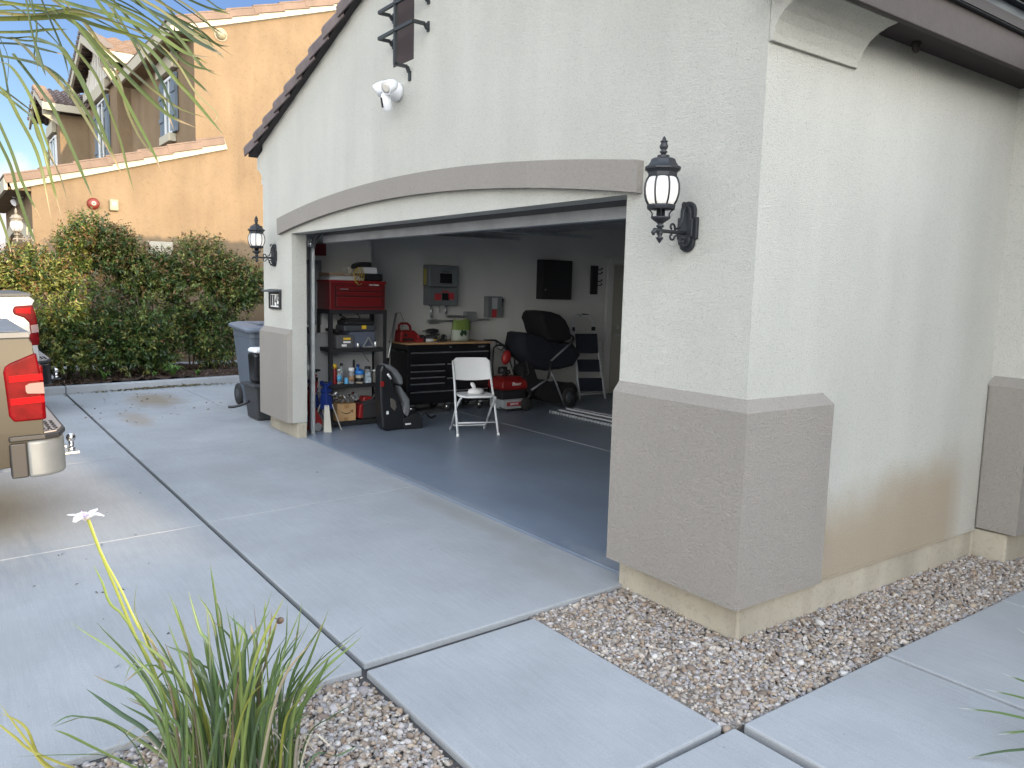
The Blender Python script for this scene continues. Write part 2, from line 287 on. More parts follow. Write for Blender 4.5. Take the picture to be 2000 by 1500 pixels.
def tag(o, label=None, cat=None, group=None, kind=None):
    if label: o['label'] = label
    if cat: o['category'] = cat
    if group: o['group'] = group
    if kind: o['kind'] = kind
    return o
def thing(name, label, cat, loc=(0,0,0), rz=0, group=None, world=False):
    o = bpy.data.objects.new(name, None); sc.collection.objects.link(o); o.empty_display_size = .1
    o.location = loc
    if not world: o.rotation_euler = (0, 0, rz)
    else: o['_w'] = 1
    return tag(o, label, cat, group)
def struct(o): o['kind'] = 'structure'; return o
def kids(o): return [c for c in bpy.data.objects if c.parent == o]
def copy_tree(o, parent=None):
    c = o.copy(); sc.collection.objects.link(c)
    if parent is not None: c.parent = parent; c.matrix_parent_inverse = o.matrix_parent_inverse
    for ch in kids(o): copy_tree(ch, c)
    return c
def text_mesh(name, s, size, m, parent, loc, rot, extrude=.0015, font_shear=0, align='CENTER'):
    c = bpy.data.curves.new(name, 'FONT'); c.body = s; c.size = size; c.extrude = extrude; c.align_x = align; c.align_y = 'CENTER'; c.shear = font_shear
    o = bpy.data.objects.new('tmp', c); sc.collection.objects.link(o)
    dg = bpy.context.evaluated_depsgraph_get(); me = bpy.data.meshes.new_from_object(o.evaluated_get(dg))
    bpy.data.objects.remove(o); me.materials.clear(); me.materials.append(m)
    q = bpy.data.objects.new(name, me); sc.collection.objects.link(q)
    T = Matrix.Translation(loc) @ Euler(rot).to_matrix().to_4x4(); me.transform(T)
    if parent is not None:
        q.parent = parent
        if parent.get('_w'): q.matrix_parent_inverse = Matrix.Translation(parent.location).inverted()
    return q
FX = (math.pi/2, 0, math.pi/2)      # text facing +X, reading along +Y
FY = (math.pi/2, 0, 0)              # text facing -Y, reading along +X
def arc(c, r, a0, a1, n, plane='xz', k=0):
    o = []
    for i in range(n+1):
        a = rad(a0+(a1-a0)*i/n); p = (c[0]+r*math.cos(a), c[1]+r*math.sin(a))
        o.append({'xz': (p[0], k, p[1]), 'yz': (k, p[0], p[1]), 'xy': (p[0], p[1], k)}[plane])
    return o
def big_mesh(name, V, F, mats, mi=None, smooth=False, colattr=None):
    me = bpy.data.meshes.new(name); nv = len(V); nf, k = F.shape
    me.vertices.add(nv); me.vertices.foreach_set('co', V.astype(np.float32).ravel())
    me.loops.add(nf*k); me.loops.foreach_set('vertex_index', F.astype(np.int32).ravel())
    me.polygons.add(nf); me.polygons.foreach_set('loop_start', (np.arange(nf)*k).astype(np.int32)); 
    if mi is not None: me.polygons.foreach_set('material_index', mi.astype(np.int32))
    for m in mats: me.materials.append(m)
    if smooth: me.polygons.foreach_set('use_smooth', np.ones(nf, dtype=bool))
    me.update(calc_edges=True)
    if colattr is not None:
        a = me.color_attributes.new('tint', 'FLOAT_COLOR', 'POINT'); c = np.ones((nv, 4), np.float32); c[:, :3] = colattr; a.data.foreach_set('color', c.ravel())
    o = bpy.data.objects.new(name, me); sc.collection.objects.link(o); return o
def attr_mat(name, rough=.7, spec=.3, transl=0, bump=0, bscale=200):
    m = mat(name, (.5,.5,.5), rough, spec=spec, bump=bump, bscale=bscale); n = m.node_tree.nodes; l = m.node_tree.links
    a = n.new('ShaderNodeAttribute'); a.attribute_name = 'tint'; b = n['Principled BSDF']; l.new(a.outputs['Color'], b.inputs['Base Color'])
    if transl:
        t = n.new('ShaderNodeBsdfTranslucent'); l.new(a.outputs['Color'], t.inputs[0]); x = n.new('ShaderNodeMixShader'); x.inputs[0].default_value = transl
        l.new(b.outputs[0], x.inputs[1]); l.new(t.outputs[0], x.inputs[2]); l.new(x.outputs[0], n['Material Output'].inputs[0])
    return m
# ============================================================ GROUND
b = MB(); b.box((-60, -60, -.6), (60, 60, -.42)); g = struct(b.build('ground', M_soil))
def slab(b, x0, x1, y0, y1, gap=.004, th=.12, zf=drv):
    b.hexa([(x0+gap, y0+gap, zf(y0)-th), (x1-gap, y0+gap, zf(y0)-th), (x1-gap, y1-gap, zf(y1)-th), (x0+gap, y1-gap, zf(y1)-th)],
           [(x0+gap, y0+gap, zf(y0)), (x1-gap, y0+gap, zf(y0)), (x1-gap, y1-gap, zf(y1)), (x0+gap, y1-gap, zf(y1))])
b = MB()
# poured bay between threshold and expansion joint
slab(b, -3.3, -.80, -1.512, .145); slab(b, -5.78, -3.3, -1.512, .145); slab(b, -10.64, -5.78, -1.512, -.0); slab(b, -10.64, -6.6, 0.0, 5.0)
slab(b, -6.6, -5.78, 0.0, .06)
for (x0, x1) in ((-3.25, -.76), (-5.8, -3.25), (-10.64, -5.8)):
    for (y0, y1) in ((-4.6, -1.532), (-8.0, -4.6), (-11.5, -8.0)): slab(b, x0, x1, y0, y1)
o = struct(b.build('driveway', M_conc, bevel=.007, seg=2))
# dark joint bed under the slabs, walkway and gravel
b = MB(); b.hexa([(-12.3, -11.6, -.6), (6, -11.6, -.6), (6, .2, -.3), (-12.3, .2, -.3)], [(-12.3, -11.6, drv(-11.6)-.03), (6, -11.6, drv(-11.6)-.03), (6, .2, -.03), (-12.3, .2, -.03)])
b.box((-12.3, .2, -.3), (6, 12, -.03))
struct(b.build('subgrade', mat('joint_dirt', (.045, .042, .04), .95, var=.4, vscale=25)))
# walkway slabs
b = MB()
flat = lambda y: drv(y)
slab(b, -.745, .455, -1.535, -.605, .006); slab(b, .475, 1.45, -1.56, -.575, .006, zf=lambda y: -.02*(.5-y) if y < .5 else 0)
z1 = lambda y: -.012*(.5-y) if y < .5 else 0
slab(b, .49, 1.45, -.545, .469, .003, zf=z1); slab(b, .485, 1.45, .481, 1.66, .003, zf=z1); slab(b, .48, 1.45, 1.66, 3.4, .003, zf=z1); slab(b, .22, 3.4, 3.4, 6.5, .003, zf=z1)
o = struct(b.build('walkway', M_conc, bevel=.009, seg=2))
# street beyond the drive, so the ground continues
b = MB(); b.box((-60, -13.2, -.6), (60, -11.7, -.36)); struct(b.build('pavement', M_conc))
b = MB(); b.box((-60, -30, -.6), (60, -13.3, -.405)); struct(b.build('road', mat('asphalt', (.05, .05, .05), .9, bump=.4, bscale=90)))
# garage floor
b = MB(); b.box((-6.55, .165, -.25), (-.15, 2.53, 0)); b.box((-7.1, 2.538, -.25), (-.15, 6.6, 0)); b.box((-7.1, 1.2, -.25), (-6.55, 2.53, 0))
b.box((-5.75, .150, -.20), (-.83, .162, -.004))
struct(b.build('garage_floor', M_epoxy, bevel=.003, seg=1))
b = MB(); b.box((-6.9, 2.5295, -.01), (-.2, 2.5385, .0015)); struct(b.build('floor_joint', mat('joint_filler', (.34, .36, .38), .8)))
# kerb and planting bed
b = MB(); 
for (y0, y1) in ((-11, -6.6), (-6.6, -4.0), (-4.0, -1.52), (-1.52, .98), (.98, 3.4), (3.4, 5)):
    b.hexa([(-10.82, y0+.003, drv(y0)-.15), (-10.65, y0+.003, drv(y0)-.15), (-10.65, y1-.003, drv(y1)-.15), (-10.82, y1-.003, drv(y1)-.15)], [(-10.80, y0+.003, drv(y0)+.11), (-10.665, y0+.003, drv(y0)+.11), (-10.665, y1-.003, drv(y1)+.11), (-10.80, y1-.003, drv(y1)+.11)])
struct(b.build('kerb', M_conc, bevel=.015))
n = 60; xs = np.linspace(-12.3, -10.8, 24); ys = np.linspace(-8, 5, 160)
V = []; 
for y in ys:
    for x in xs: V.append((x, y, drv(y)+.09+.05*math.sin(x*5+y)*.5+random.gauss(0, .014)+.05*(x < -11.2)))
F = [(j*24+i, j*24+i+1, (j+1)*24+i+1, (j+1)*24+i) for j in range(159) for i in range(23)]
o = big_mesh('mulch_bed', np.array(V), np.array(F), [M_mulch]); struct(o)
b = MB(); b.box((-13.25, -12, -.3), (-12.3, 8, .12)); struct(b.build('side_path', M_conc, bevel=.01))

# gravel: loose angular stones
def ico():
    p = (1+5**.5)/2; v = np.array([(-1,p,0),(1,p,0),(-1,-p,0),(1,-p,0),(0,-1,p),(0,1,p),(0,-1,-p),(0,1,-p),(p,0,-1),(p,0,1),(-p,0,-1),(-p,0,1)], float); v /= np.linalg.norm(v[0])
    f = np.array([(0,11,5),(0,5,1),(0,1,7),(0,7,10),(0,10,11),(1,5,9),(5,11,4),(11,10,2),(10,7,6),(7,1,8),(3,9,4),(3,4,2),(3,2,6),(3,6,8),(3,8,9),(4,9,5),(2,4,11),(6,2,10),(8,6,7),(9,8,1)]); return v, f
def rotm(a):
    n = len(a); c, s = np.cos(a), np.sin(a); o = np.zeros(n); i = np.ones(n)
    Rx = np.stack([i,o,o,o,c[:,0],-s[:,0],o,s[:,0],c[:,0]], 1).reshape(n,3,3); Rz = np.stack([c[:,1],-s[:,1],o,s[:,1],c[:,1],o,o,o,i], 1).reshape(n,3,3); Rz2 = np.stack([c[:,2],-s[:,2],o,s[:,2],c[:,2],o,o,o,i], 1).reshape(n,3,3)
    return Rz2 @ Rx @ Rz
def stones(name, P, size, mats, pal, flatten=.6):
    n = len(P); v, f = ico()
    base = v[None]*(1+np.random.uniform(-.28, .22, (n, 12, 1)))
    sc_ = np.random.lognormal(0, .33, (n, 1, 1))*size; sh = np.stack([np.random.uniform(.8, 1.3, n), np.random.uniform(.6, 1.0, n), np.random.uniform(.35, .75, n)], 1)[:, None, :]
    a = np.random.uniform(0, 6.28, (n, 3)); a[:, 0] = np.random.normal(0, flatten, n)
    R_ = rotm(a); W = np.einsum('nij,nkj->nki', R_, base*sc_*sh)+P[:, None, :]
    F_ = (f[None]+(np.arange(n)*12)[:, None, None]).reshape(-1, 3)
    pal = np.array(pal); c = pal[np.random.randint(0, len(pal), n)]*np.random.uniform(.75, 1.25, (n, 1)); c = np.repeat(c[:, None, :], 12, 1)*np.random.uniform(.9, 1.1, (n, 12, 1))
    return big_mesh(name, W.reshape(-1, 3), F_, mats, colattr=c.reshape(-1, 3))
M_stone = attr_mat('gravel_stone', .75, .35, bump=.3)
PAL = [(.27,.225,.185),(.31,.265,.23),(.23,.18,.14),(.34,.30,.26),(.28,.255,.25),(.19,.145,.115),(.37,.32,.27),(.25,.18,.13),(.40,.375,.35),(.23,.215,.21),(.29,.23,.17),(.33,.295,.28)]
def inpoly(x, y, P):
    c = np.zeros(len(x), bool); n = len(P)
    for i in range(n):
        (x1, y1), (x2, y2) = P[i], P[(i+1) % n]
        k = ((y1 > y) != (y2 > y)) & (x < (x2-x1)*(y-y1)/(y2-y1+1e-12)+x1); c ^= k
    return c
def scatter(polys, dens, zf, layers=2):
    out = []
    for P, d in polys:
        xs_ = [p[0] for p in P]; ys_ = [p[1] for p in P]; A = (max(xs_)-min(xs_))*(max(ys_)-min(ys_)); n = int(A*d)
        x = np.random.uniform(min(xs_), max(xs_), n); y = np.random.uniform(min(ys_), max(ys_), n); k = inpoly(x, y, P); x, y = x[k], y[k]
        z = np.array([zf(q) for q in y])+np.random.uniform(-.018, .004, len(x)) + .004*np.sin(x*7)*np.cos(y*6); out.append(np.stack([x, y, z], 1))
    return np.concatenate(out)
bedA = [(-.80, .10), (-.79, -.595), (.465, -.595), (.475, 3.4), (-.02, 3.4), (-.02, .05)]
bedB = [(-.76, -1.545), (2.0, -1.575), (2.4, -4.5), (-.75, -4.5)]
P = scatter([(bedA, 12000)], 1, lambda y: -.025+drv(y)*.6)
o = stones('gravel', P, .0106, [M_stone], PAL); tag(o, 'mixed tan and grey crushed gravel around the garage corner', 'gravel', kind='stuff')
P = scatter([([(-.76, -1.545), (.6, -1.56), (.7, -2.7), (-.75, -2.9)], 11000)], 1, lambda y: -.025+drv(y))
o2 = stones('gravel', P, .0112, [M_stone], PAL); tag(o2, 'crushed gravel in the planting bed under the strap leaved clump', 'gravel', kind='stuff')
b = MB(); b.box((-.79, -.6, -.2), (.47, .12, -.04)); b.box((-.02, .12, -.2), (.47, 3.4, -.04)); b.hexa([(-.755, -4.5, -.3), (4, -4.5, -.3), (4, -1.54, -.3), (-.755, -1.54, -.3)], [(-.755, -4.5, drv(-4.5)-.045), (4, -4.5, drv(-4.5)-.045), (4, -1.54, drv(-1.54)-.045), (-.755, -1.54, drv(-1.54)-.045)]); b.box((1.46, -1.535, -.3), (4, 6, -.04))
struct(b.build('gravel_bed', mat('gravel_dirt', (.17, .145, .12), .95, var=.5, vscale=60, bump=.8, bscale=70, bdist=.02)))

# ============================================================ GARAGE HOUSE
H = thing('garage_house', 'white stucco garage with open doorway, taupe wainscot and tiled gable', 'house', (-3.3, 0, 0), world=True)
xl, xr, W2 = -5.713, -.834, -6.577
wt = .157
def topz(x): return 3.02 + .335*(x+6.85) if x < -3.3 else 3.02+.335*(.25-x)
b = MB()
# front wall pieces butted end to end
def fp(poly): b.prism(poly, 'y', 0, wt)
fp([(W2, .16), (xl, .16), (xl, topz(xl)), (W2, topz(W2))])
nx0, nx1, nz0, nz1 = -3.51, -3.172, 3.30, 3.95
fp([(xl, 2.1242), (nx0, 2.1242), (nx0, topz(nx0)), (xl, topz(xl))])
fp([(nx0, 2.1242), (nx1, 2.1242), (nx1, nz0), (nx0, nz0)])
fp([(nx0, nz1), (nx1, nz1), (nx1, topz(nx1)), (-3.3, topz(-3.3)), (nx0, topz(nx0))])
fp([(nx1, 2.1242), (xr, 2.1242), (xr, topz(xr)), (nx1, topz(nx1))])
fp([(xr, .16), (0, .16), (0, topz(0)), (xr, topz(xr))])
# side wall, far return, left wall
b.box((-.15, wt, .16), (0, 2.436, 3.05)); b.box((-.15, 2.436, .16), (.205, 2.95, 3.05)); b.box((-.15, 2.95, .16), (0, 9, 3.05))
b.box((W2, wt, .16), (W2+.027, 1.19, 2.95)); b.box((-7.18, 1.19, .16), (-6.57, 1.22, 2.95)); b.box((-7.18, 1.22, .16), (-7.11, 9, 2.95)); b.box((-7.11, 8.85, .16), (-.15, 9, 2.95))
b.build('wall', M_wall, H)
# foundation stem
b = MB(); b.prism([(xr, .055), (-.012, .055), (-.012, 2.40), (.19, 2.42), (.19, 2.9), (-.15, 2.9), (-.15, wt), (xr, wt)], 'z', -.3, .158); b.build('foundation', M_found, H, bevel=.012)
b = MB(); b.prism([(W2+.027, .055), (xl, .055), (xl, wt), (W2+.03, wt), (W2+.03, 1.2), (W2+.012, 1.2), (W2+.012, .055)], 'z', -.3, .158); b.build('foundation', M_found, H, bevel=.012)
# stucco weep line
b = MB(); b.box((-.02, .66, .148), (.006, 2.436, .16)); b.build('weep_screed', M_wall, H)
# wainscots
def wains(name, x0, x1, wrapR, p=.0415, zb=.16, zt=1.086, bv=.055):
    b = MB(); s = .6405
    if wrapR:
        # L-shaped: front face and side face, bevelled top
        bot = [(x0, -p), (p, -p), (p, s), (0.001, s), (0.001, -.001), (x0, -.001)]
        b.prism([(x, y) for x, y in bot], 'z', zb, zt)
        b.add([(x0, -p, zt), (p, -p, zt), (0, 0, zt+bv), (x0, 0, zt+bv)], [(0, 1, 2, 3)]); b.add([(p, -p, zt), (p, s, zt), (0, s-p, zt+bv), (0, 0, zt+bv)], [(0, 1, 2, 3)])
        b.add([(p, s, zt), (0, s, zt), (0, s-p, zt+bv)], [(0, 1, 2)]); b.add([(x0, -p, zt), (x0, 0, zt), (x0, 0, zt+bv)], [(0, 2, 1)])
    else:
        b.prism([(x0-p, -p), (x1-p, -p), (x1, 0.001), (x0, 0.001)], 'z', zb, zt)
        b.add([(x0-p, -p, zt), (x1-p, -p, zt), (x1, 0, zt+bv), (x0, 0, zt+bv)], [(0, 1, 2, 3)]); b.add([(x1-p, -p, zt), (x1, 0, zt), (x1, 0, zt+bv)], [(0, 1, 2)]); b.add([(x0-p, -p, zt), (x0, 0, zt+bv), (x0, 0, zt)], [(0, 1, 2)])
    return b.build(name, M_trim, H)
wains('wainscot', xr, 0, True)
wains('wainscot', W2, xl, False)
b = MB(); b.prism([(-.035, 2.436), (.015, 2.395), (.205, 2.395), (.25, 2.395), (.25, 2.95), (.205, 2.95), (.205, 2.436)], 'z', .17, 1.09)
b.add([(.0, 2.395, 1.09), (.25, 2.395, 1.09), (.205, 2.436, 1.15), (.02, 2.436, 1.15)], [(0, 1, 2, 3)]); b.add([(.25, 2.395, 1.09), (.25, 2.95, 1.09), (.205, 2.95, 1.15), (.205, 2.436, 1.15)], [(0, 1, 2, 3)])
b.build('wainscot', M_trim, H)
# arched trim over the opening
b = MB(); X0, X1 = -6.02, -.722; mid = (X0+X1)/2; hs_ = (X1-X0)/2
def az(x, e, a): return e+(a-e)*(1-((x-mid)/hs_)**2)
n = 40; top = []; bot = []
for i in range(n+1):
    x = X0+(X1-X0)*i/n; top.append((x, az(x, 2.285, 2.455))); bot.append((x, az(x, 2.122, 2.30)))
for i in range(n):
    q = [bot[i], bot[i+1], top[i+1], top[i]]
    vs = [(x, y, z) for y in (-.045, .0) for (x, z) in q]; fs = [(0, 1, 2, 3), (3, 2, 6, 7), (1, 0, 4, 5)]
    if i == 0: fs.append((0, 3, 7, 4))
    if i == n-1: fs.append((2, 1, 5, 6))
    b.add(vs, fs, False)
b.build('arch_trim', M_trim, H)
# corbels (cove brackets) at both ends of the gable wall
pr = [(0, 2.705), (.018, 2.708), (.022, 2.74), (.04, 2.785), (.07, 2.82), (.11, 2.847), (.155, 2.865), (.20, 2.873), (.20, 2.90), (0, 2.90)]
b = MB(); b.prism(pr, 'y', 0.001, .67); b.build('corbel', M_wall, H, bevel=.004)
b = MB(); b.prism([(W2-x*.95, z-.015) for x, z in pr] + [], 'y', 0.001, .67); b.build('corbel', M_wall, H, bevel=.004)
b = MB(); b.prism([(W2-.19, 2.885), (W2+.02, 2.885), (W2+.02, 3.06), (W2-.19, 2.985)], 'y', 0.002, .4); b.build('corbel', M_wall, H)
b = MB(); b.prism([(.2505-.05, 2.30), (.34, 2.36), (.44, 2.46), (.52, 2.62), (.2505-.05, 2.62)], 'y', 2.5, 2.9); b.build('corbel', M_trim, H, bevel=.01)
# right eave: soffit, fascia, drip edge
M_brown = mat('brown_painted_wood', (.034, .024, .022), .7, var=.15, vscale=20, bump=.5, bscale=120)
b = MB(); b.box((.002, -.10, 2.905), (.199, 9, 2.93)); b.build('soffit', mat('dark_soffit', (.03, .024, .024), .8), H)
b = MB(); b.box((.2005, -.10, 2.875), (.235, 9, 3.06)); b.build('fascia_board', M_brown, H, bevel=.004)
b = MB(); b.box((.236, -.12, 3.045), (.262, 9, 3.15)); b.box((.2, -.12, 3.152), (.30, 9, 3.16)); b.build('drip_edge', mat('dark_flashing', (.03, .04, .05), .4, metal=.4), H, bevel=.002)
# mortar lump under the soffit
b = MB(); b.sph((.06, 1.10, 2.895), (.022, .03, .045), 9, 6); b.build('mortar_lump', M_brown, H)
# roof deck and tiles
M_tile = mat('brown_clay_tile', (.11, .085, .082), .8, var=.35, vscale=4, bump=.3, bscale=150)
ridge = topz(-3.3)+.06
b = MB()
for sgn, xe in ((1, .27), (-1, -6.87)):
    ze = 3.10 if sgn > 0 else 3.06
    b.hexa([(xe, -.06, ze-.05), (xe, 9.2, ze-.05), (-3.3, 9.2, ridge-.05), (-3.3, -.06, ridge-.05)], [(xe, -.06, ze), (xe, 9.2, ze), (-3.3, 9.2, ridge), (-3.3, -.06, ridge)])
b.build('roof_deck', mat('roof_felt', (.05, .045, .045), .9), H)
def s_tiles(b, x_e, z_e, x_r, z_r, y0, y1, pitch=.30, row=.38):
    Lr = math.hypot(x_r-x_e, z_r-z_e); ux, uz = (x_r-x_e)/Lr, (z_r-z_e)/Lr; nx_, nz_ = (-uz, ux) if ux > 0 else (uz, -ux)
    rows = int(Lr/row)
    for k in range(rows+1):
        s0 = k*row-.03; s1 = min(s0+row+.05, Lr); cols = int((y1-y0)/pitch*8)
        vs = []
        for s_, lift in ((s0, .045), (s1, .010)):
            for j in range(cols+1):
                y = y0+j*pitch/8; h = .035*max(-.45, math.cos(2*math.pi*j/8)) + lift
                vs.append((x_e+ux*s_+nx_*h, y, z_e+uz*s_+nz_*h))
        c = cols+1; fs = [(j, j+1, c+j+1, c+j) for j in range(cols)]
        b.add(vs, fs, True)
        vs2 = []; 
        for j in range(c): vs2.append(vs[j]); vs2.append((vs[j][0]-nx_*.02, vs[j][1], vs[j][2]-nz_*.02))
        b.add(vs2, [(2*j, 2*j+1, 2*j+3, 2*j+2) for j in range(cols)], False)
b = MB(); s_tiles(b, .33, 3.165, -3.3, ridge+.03, -.05, 9.1); s_tiles(b, -6.90, 3.07, -3.3, ridge+.03, .06, 9.1); b.build('roof_tiles', M_tile, H)
# rake tiles: overlapping barrel tiles down the gable edge
b = MB()
for sgn in (-1, 1):
    xe = -6.86 if sgn < 0 else .28; dx = 1 if sgn < 0 else -1
    slope = math.atan(.335); u = Vector((dx*math.cos(slope), 0, math.sin(slope))); nrm = Vector((-dx*math.sin(slope), 0, math.cos(slope)))
    p0 = Vector((xe, -.02, topz(W2)-.335*.28+.035)); Lr = 3.56/math.cos(slope); k = 0; s_ = -.02
    while s_ < Lr-.1:
        L_ = .40; a = p0+u*s_; rings = []
        for (t, r_, lift) in ((0, .088, .034), (.06, .085, .03), (L_, .068, .0)):
            c = a+u*t+nrm*lift; ring = []
            for j in range(9):
                th = rad(-10+200*j/8)     # from front-bottom over the top to the back
                ring.append(c+Vector((0, -1, 0))*r_*math.cos(th)+nrm*r_*math.sin(th))
            ring = [ring[0]-nrm*.055]+ring
            inner = [q+Vector((0, .014, 0))-nrm*.014 if j > 0 else q+Vector((0, .014, 0)) for j, q in enumerate(ring)][::-1]
            rings.append(ring+inner)
        b.loft(rings, True, True, False); s_ += .335
b.build('rake_tiles', M_tile, H)
# recessed niche in the gable
b = MB(); b.box((nx0+.001, .006, nz0+.001), (nx1-.001, .12, nz1)); b.build('niche_panel', mat('dark_brown_niche', (.035, .022, .022), .8, bump=.4, bscale=150), H)
# interior lining
b = MB(); b.box((-6.55, .16, 0), (-6.50, 1.27, 2.75)); b.box((-7.10, 1.27, .0), (-7.05, 6.55, 2.75)); b.box((-7.10, 1.22, 0), (-6.55, 1.268, 2.75))
b.box((-7.05, 6.5, 0), (-.17, 6.55, 2.75)); b.box((-.20, .16, 0), (-.155, 6.5, 2.75)); b.box((-7.1, .16, 2.75), (-.15, 6.55, 2.80))
b.box((-5.70, .1575, 2.13), (-.84, .17, 2.75)); b.box((W2+.085, .1575, 0), (-5.76, .17, 2.75)); b.box((-.79, .1575, 0), (-.2, .17, 2.75))
b.build('interior_lining', M_dry, H)
b = MB(); b.box((-7.049, 1.28, 0), (-7.03, 5.62, .13)); b.box((-6.499, .18, 0), (-6.44, 1.26, 1.06)); b.build('stem_wall', mat('grey_stem_paint', (.36, .37, .38), .7), H, bevel=.004)
# interior door in the side wall
dr = MB(); dr.box((-7.03, 5.70, .01), (-7.005, 6.46, 2.04)); D = dr.build('door', mat('interior_door_paint', (.36, .34, .30), .6), H, bevel=.004)
b = MB(); b.box((-7.045, 5.56, 0), (-6.995, 5.68, 2.15)); b.box((-7.045, 5.68, 2.06), (-6.995, 6.49, 2.15)); b.build('door_frame', M_dry, D, bevel=.01)
b = MB(); b.cyl((-7.0, 5.78, 1.06), (-6.96, 5.78, 1.06), .03); b.build('deadbolt', M_alu, D)
b = MB(); b.cyl((-7.0, 5.78, .93), (-6.985, 5.78, .93), .034); b.cyl((-6.985, 5.78, .93), (-6.96, 5.78, .93), .012); b.sph((-6.94, 5.78, .93), .028); b.build('knob', M_alu, D)
# raised sectional door, seen edge-on under the header
G = thing('sectional_garage_door', 'raised white sectional door resting on overhead tracks inside the opening', 'garage door', (-3.3, .4, 2.1), world=True)
b = MB(); b.box((-5.72, .345, 2.12), (-.86, .62, 2.155)); 
for k in range(4): b.hexa([(-5.72, .64+k*.54, 2.22+.012*k), (-.86, .64+k*.54, 2.22+.012*k), (-.86, 1.16+k*.54, 2.235+.012*k), (-5.72, 1.16+k*.54, 2.235+.012*k)], [(-5.72, .64+k*.54, 2.26+.012*k), (-.86, .64+k*.54, 2.26+.012*k), (-.86, 1.16+k*.54, 2.275+.012*k), (-5.72, 1.16+k*.54, 2.275+.012*k)])
b.build('door_panel', mat('door_panel_inside', (.16, .16, .165), .5), G, bevel=.004)
b = MB(); b.box((-5.70, .33, 2.045), (-.88, .344, 2.118)); b.box((-5.7, .345, 2.045), (-.88, .40, 2.05)); b.build('bottom_rail', mat('dull_aluminium', (.36, .37, .38), .5, metal=.5, var=.15, vscale=5), G, bevel=.002)
b = MB(); b.box((-5.2, .9, 2.17), (-5.12, 1.3, 2.215)); b.box((-3.4, .75, 2.10), (-3.36, 2.0, 2.13)); b.box((-3.45, .7, 2.12), (-3.31, .9, 2.2)); b.build('strut', M_steel, G, bevel=.002)
b = MB(); b.box((-5.66, .20, 2.24), (-.9, .24, 2.28)); b.tube([(-5.6, .26, 2.38), (-.9, .26, 2.38)], .025, 10); b.build('spring_bar', M_blk, G)
for x in (-5.85, -.75):
    b = MB(); s = 1 if x < -3 else -1
    path = [(x, .27, .0), (x, .27, 1.95)]+[(x, .27+.28*(1-math.cos(rad(a))), 1.95+.28*math.sin(rad(a))) for a in range(10, 91, 10)]+[(x, 3.0, 2.25)]
    for i in range(len(path)-1):
        p, q = Vector(path[i]), Vector(path[i+1]); t = (q-p).normalized(); nn = Vector((1, 0, 0)).cross(t)*.024
        for off, wd in ((0, .004),):
            b.hexa([p-nn+Vector((-.02*s, 0, 0)), p+nn+Vector((-.02*s, 0, 0)), p+nn+Vector((-.016*s, 0, 0)), p-nn+Vector((-.016*s, 0, 0))], [q-nn+Vector((-.02*s, 0, 0)), q+nn+Vector((-.02*s, 0, 0)), q+nn+Vector((-.016*s, 0, 0)), q-nn+Vector((-.016*s, 0, 0))])
        for sg in (-1, 1):
            e = nn*sg; b.hexa([p+e+Vector((-.02*s, 0, 0)), p+e*.9+Vector((-.02*s, 0, 0)), p+e*.9+Vector((.02*s, 0, 0)), p+e+Vector((.02*s, 0, 0))], [q+e+Vector((-.02*s, 0, 0)), q+e*.9+Vector((-.02*s, 0, 0)), q+e*.9+Vector((.02*s, 0, 0)), q+e+Vector((.02*s, 0, 0))])
    b.build('track', M_steel, G)
    b = MB()
    for z in (.7,): b.box((x-.03, .175, z), (x-.022, .29, z+.05))
    b.build('bracket', M_steel, G)
b = MB(); b.box((-5.80, .18, 2.0), (-5.76, .24, 2.08)); b.cyl((-5.755, .22, 2.0), (-5.755, .22, 2.06), .02); b.build('cable_drum', M_steel, G)

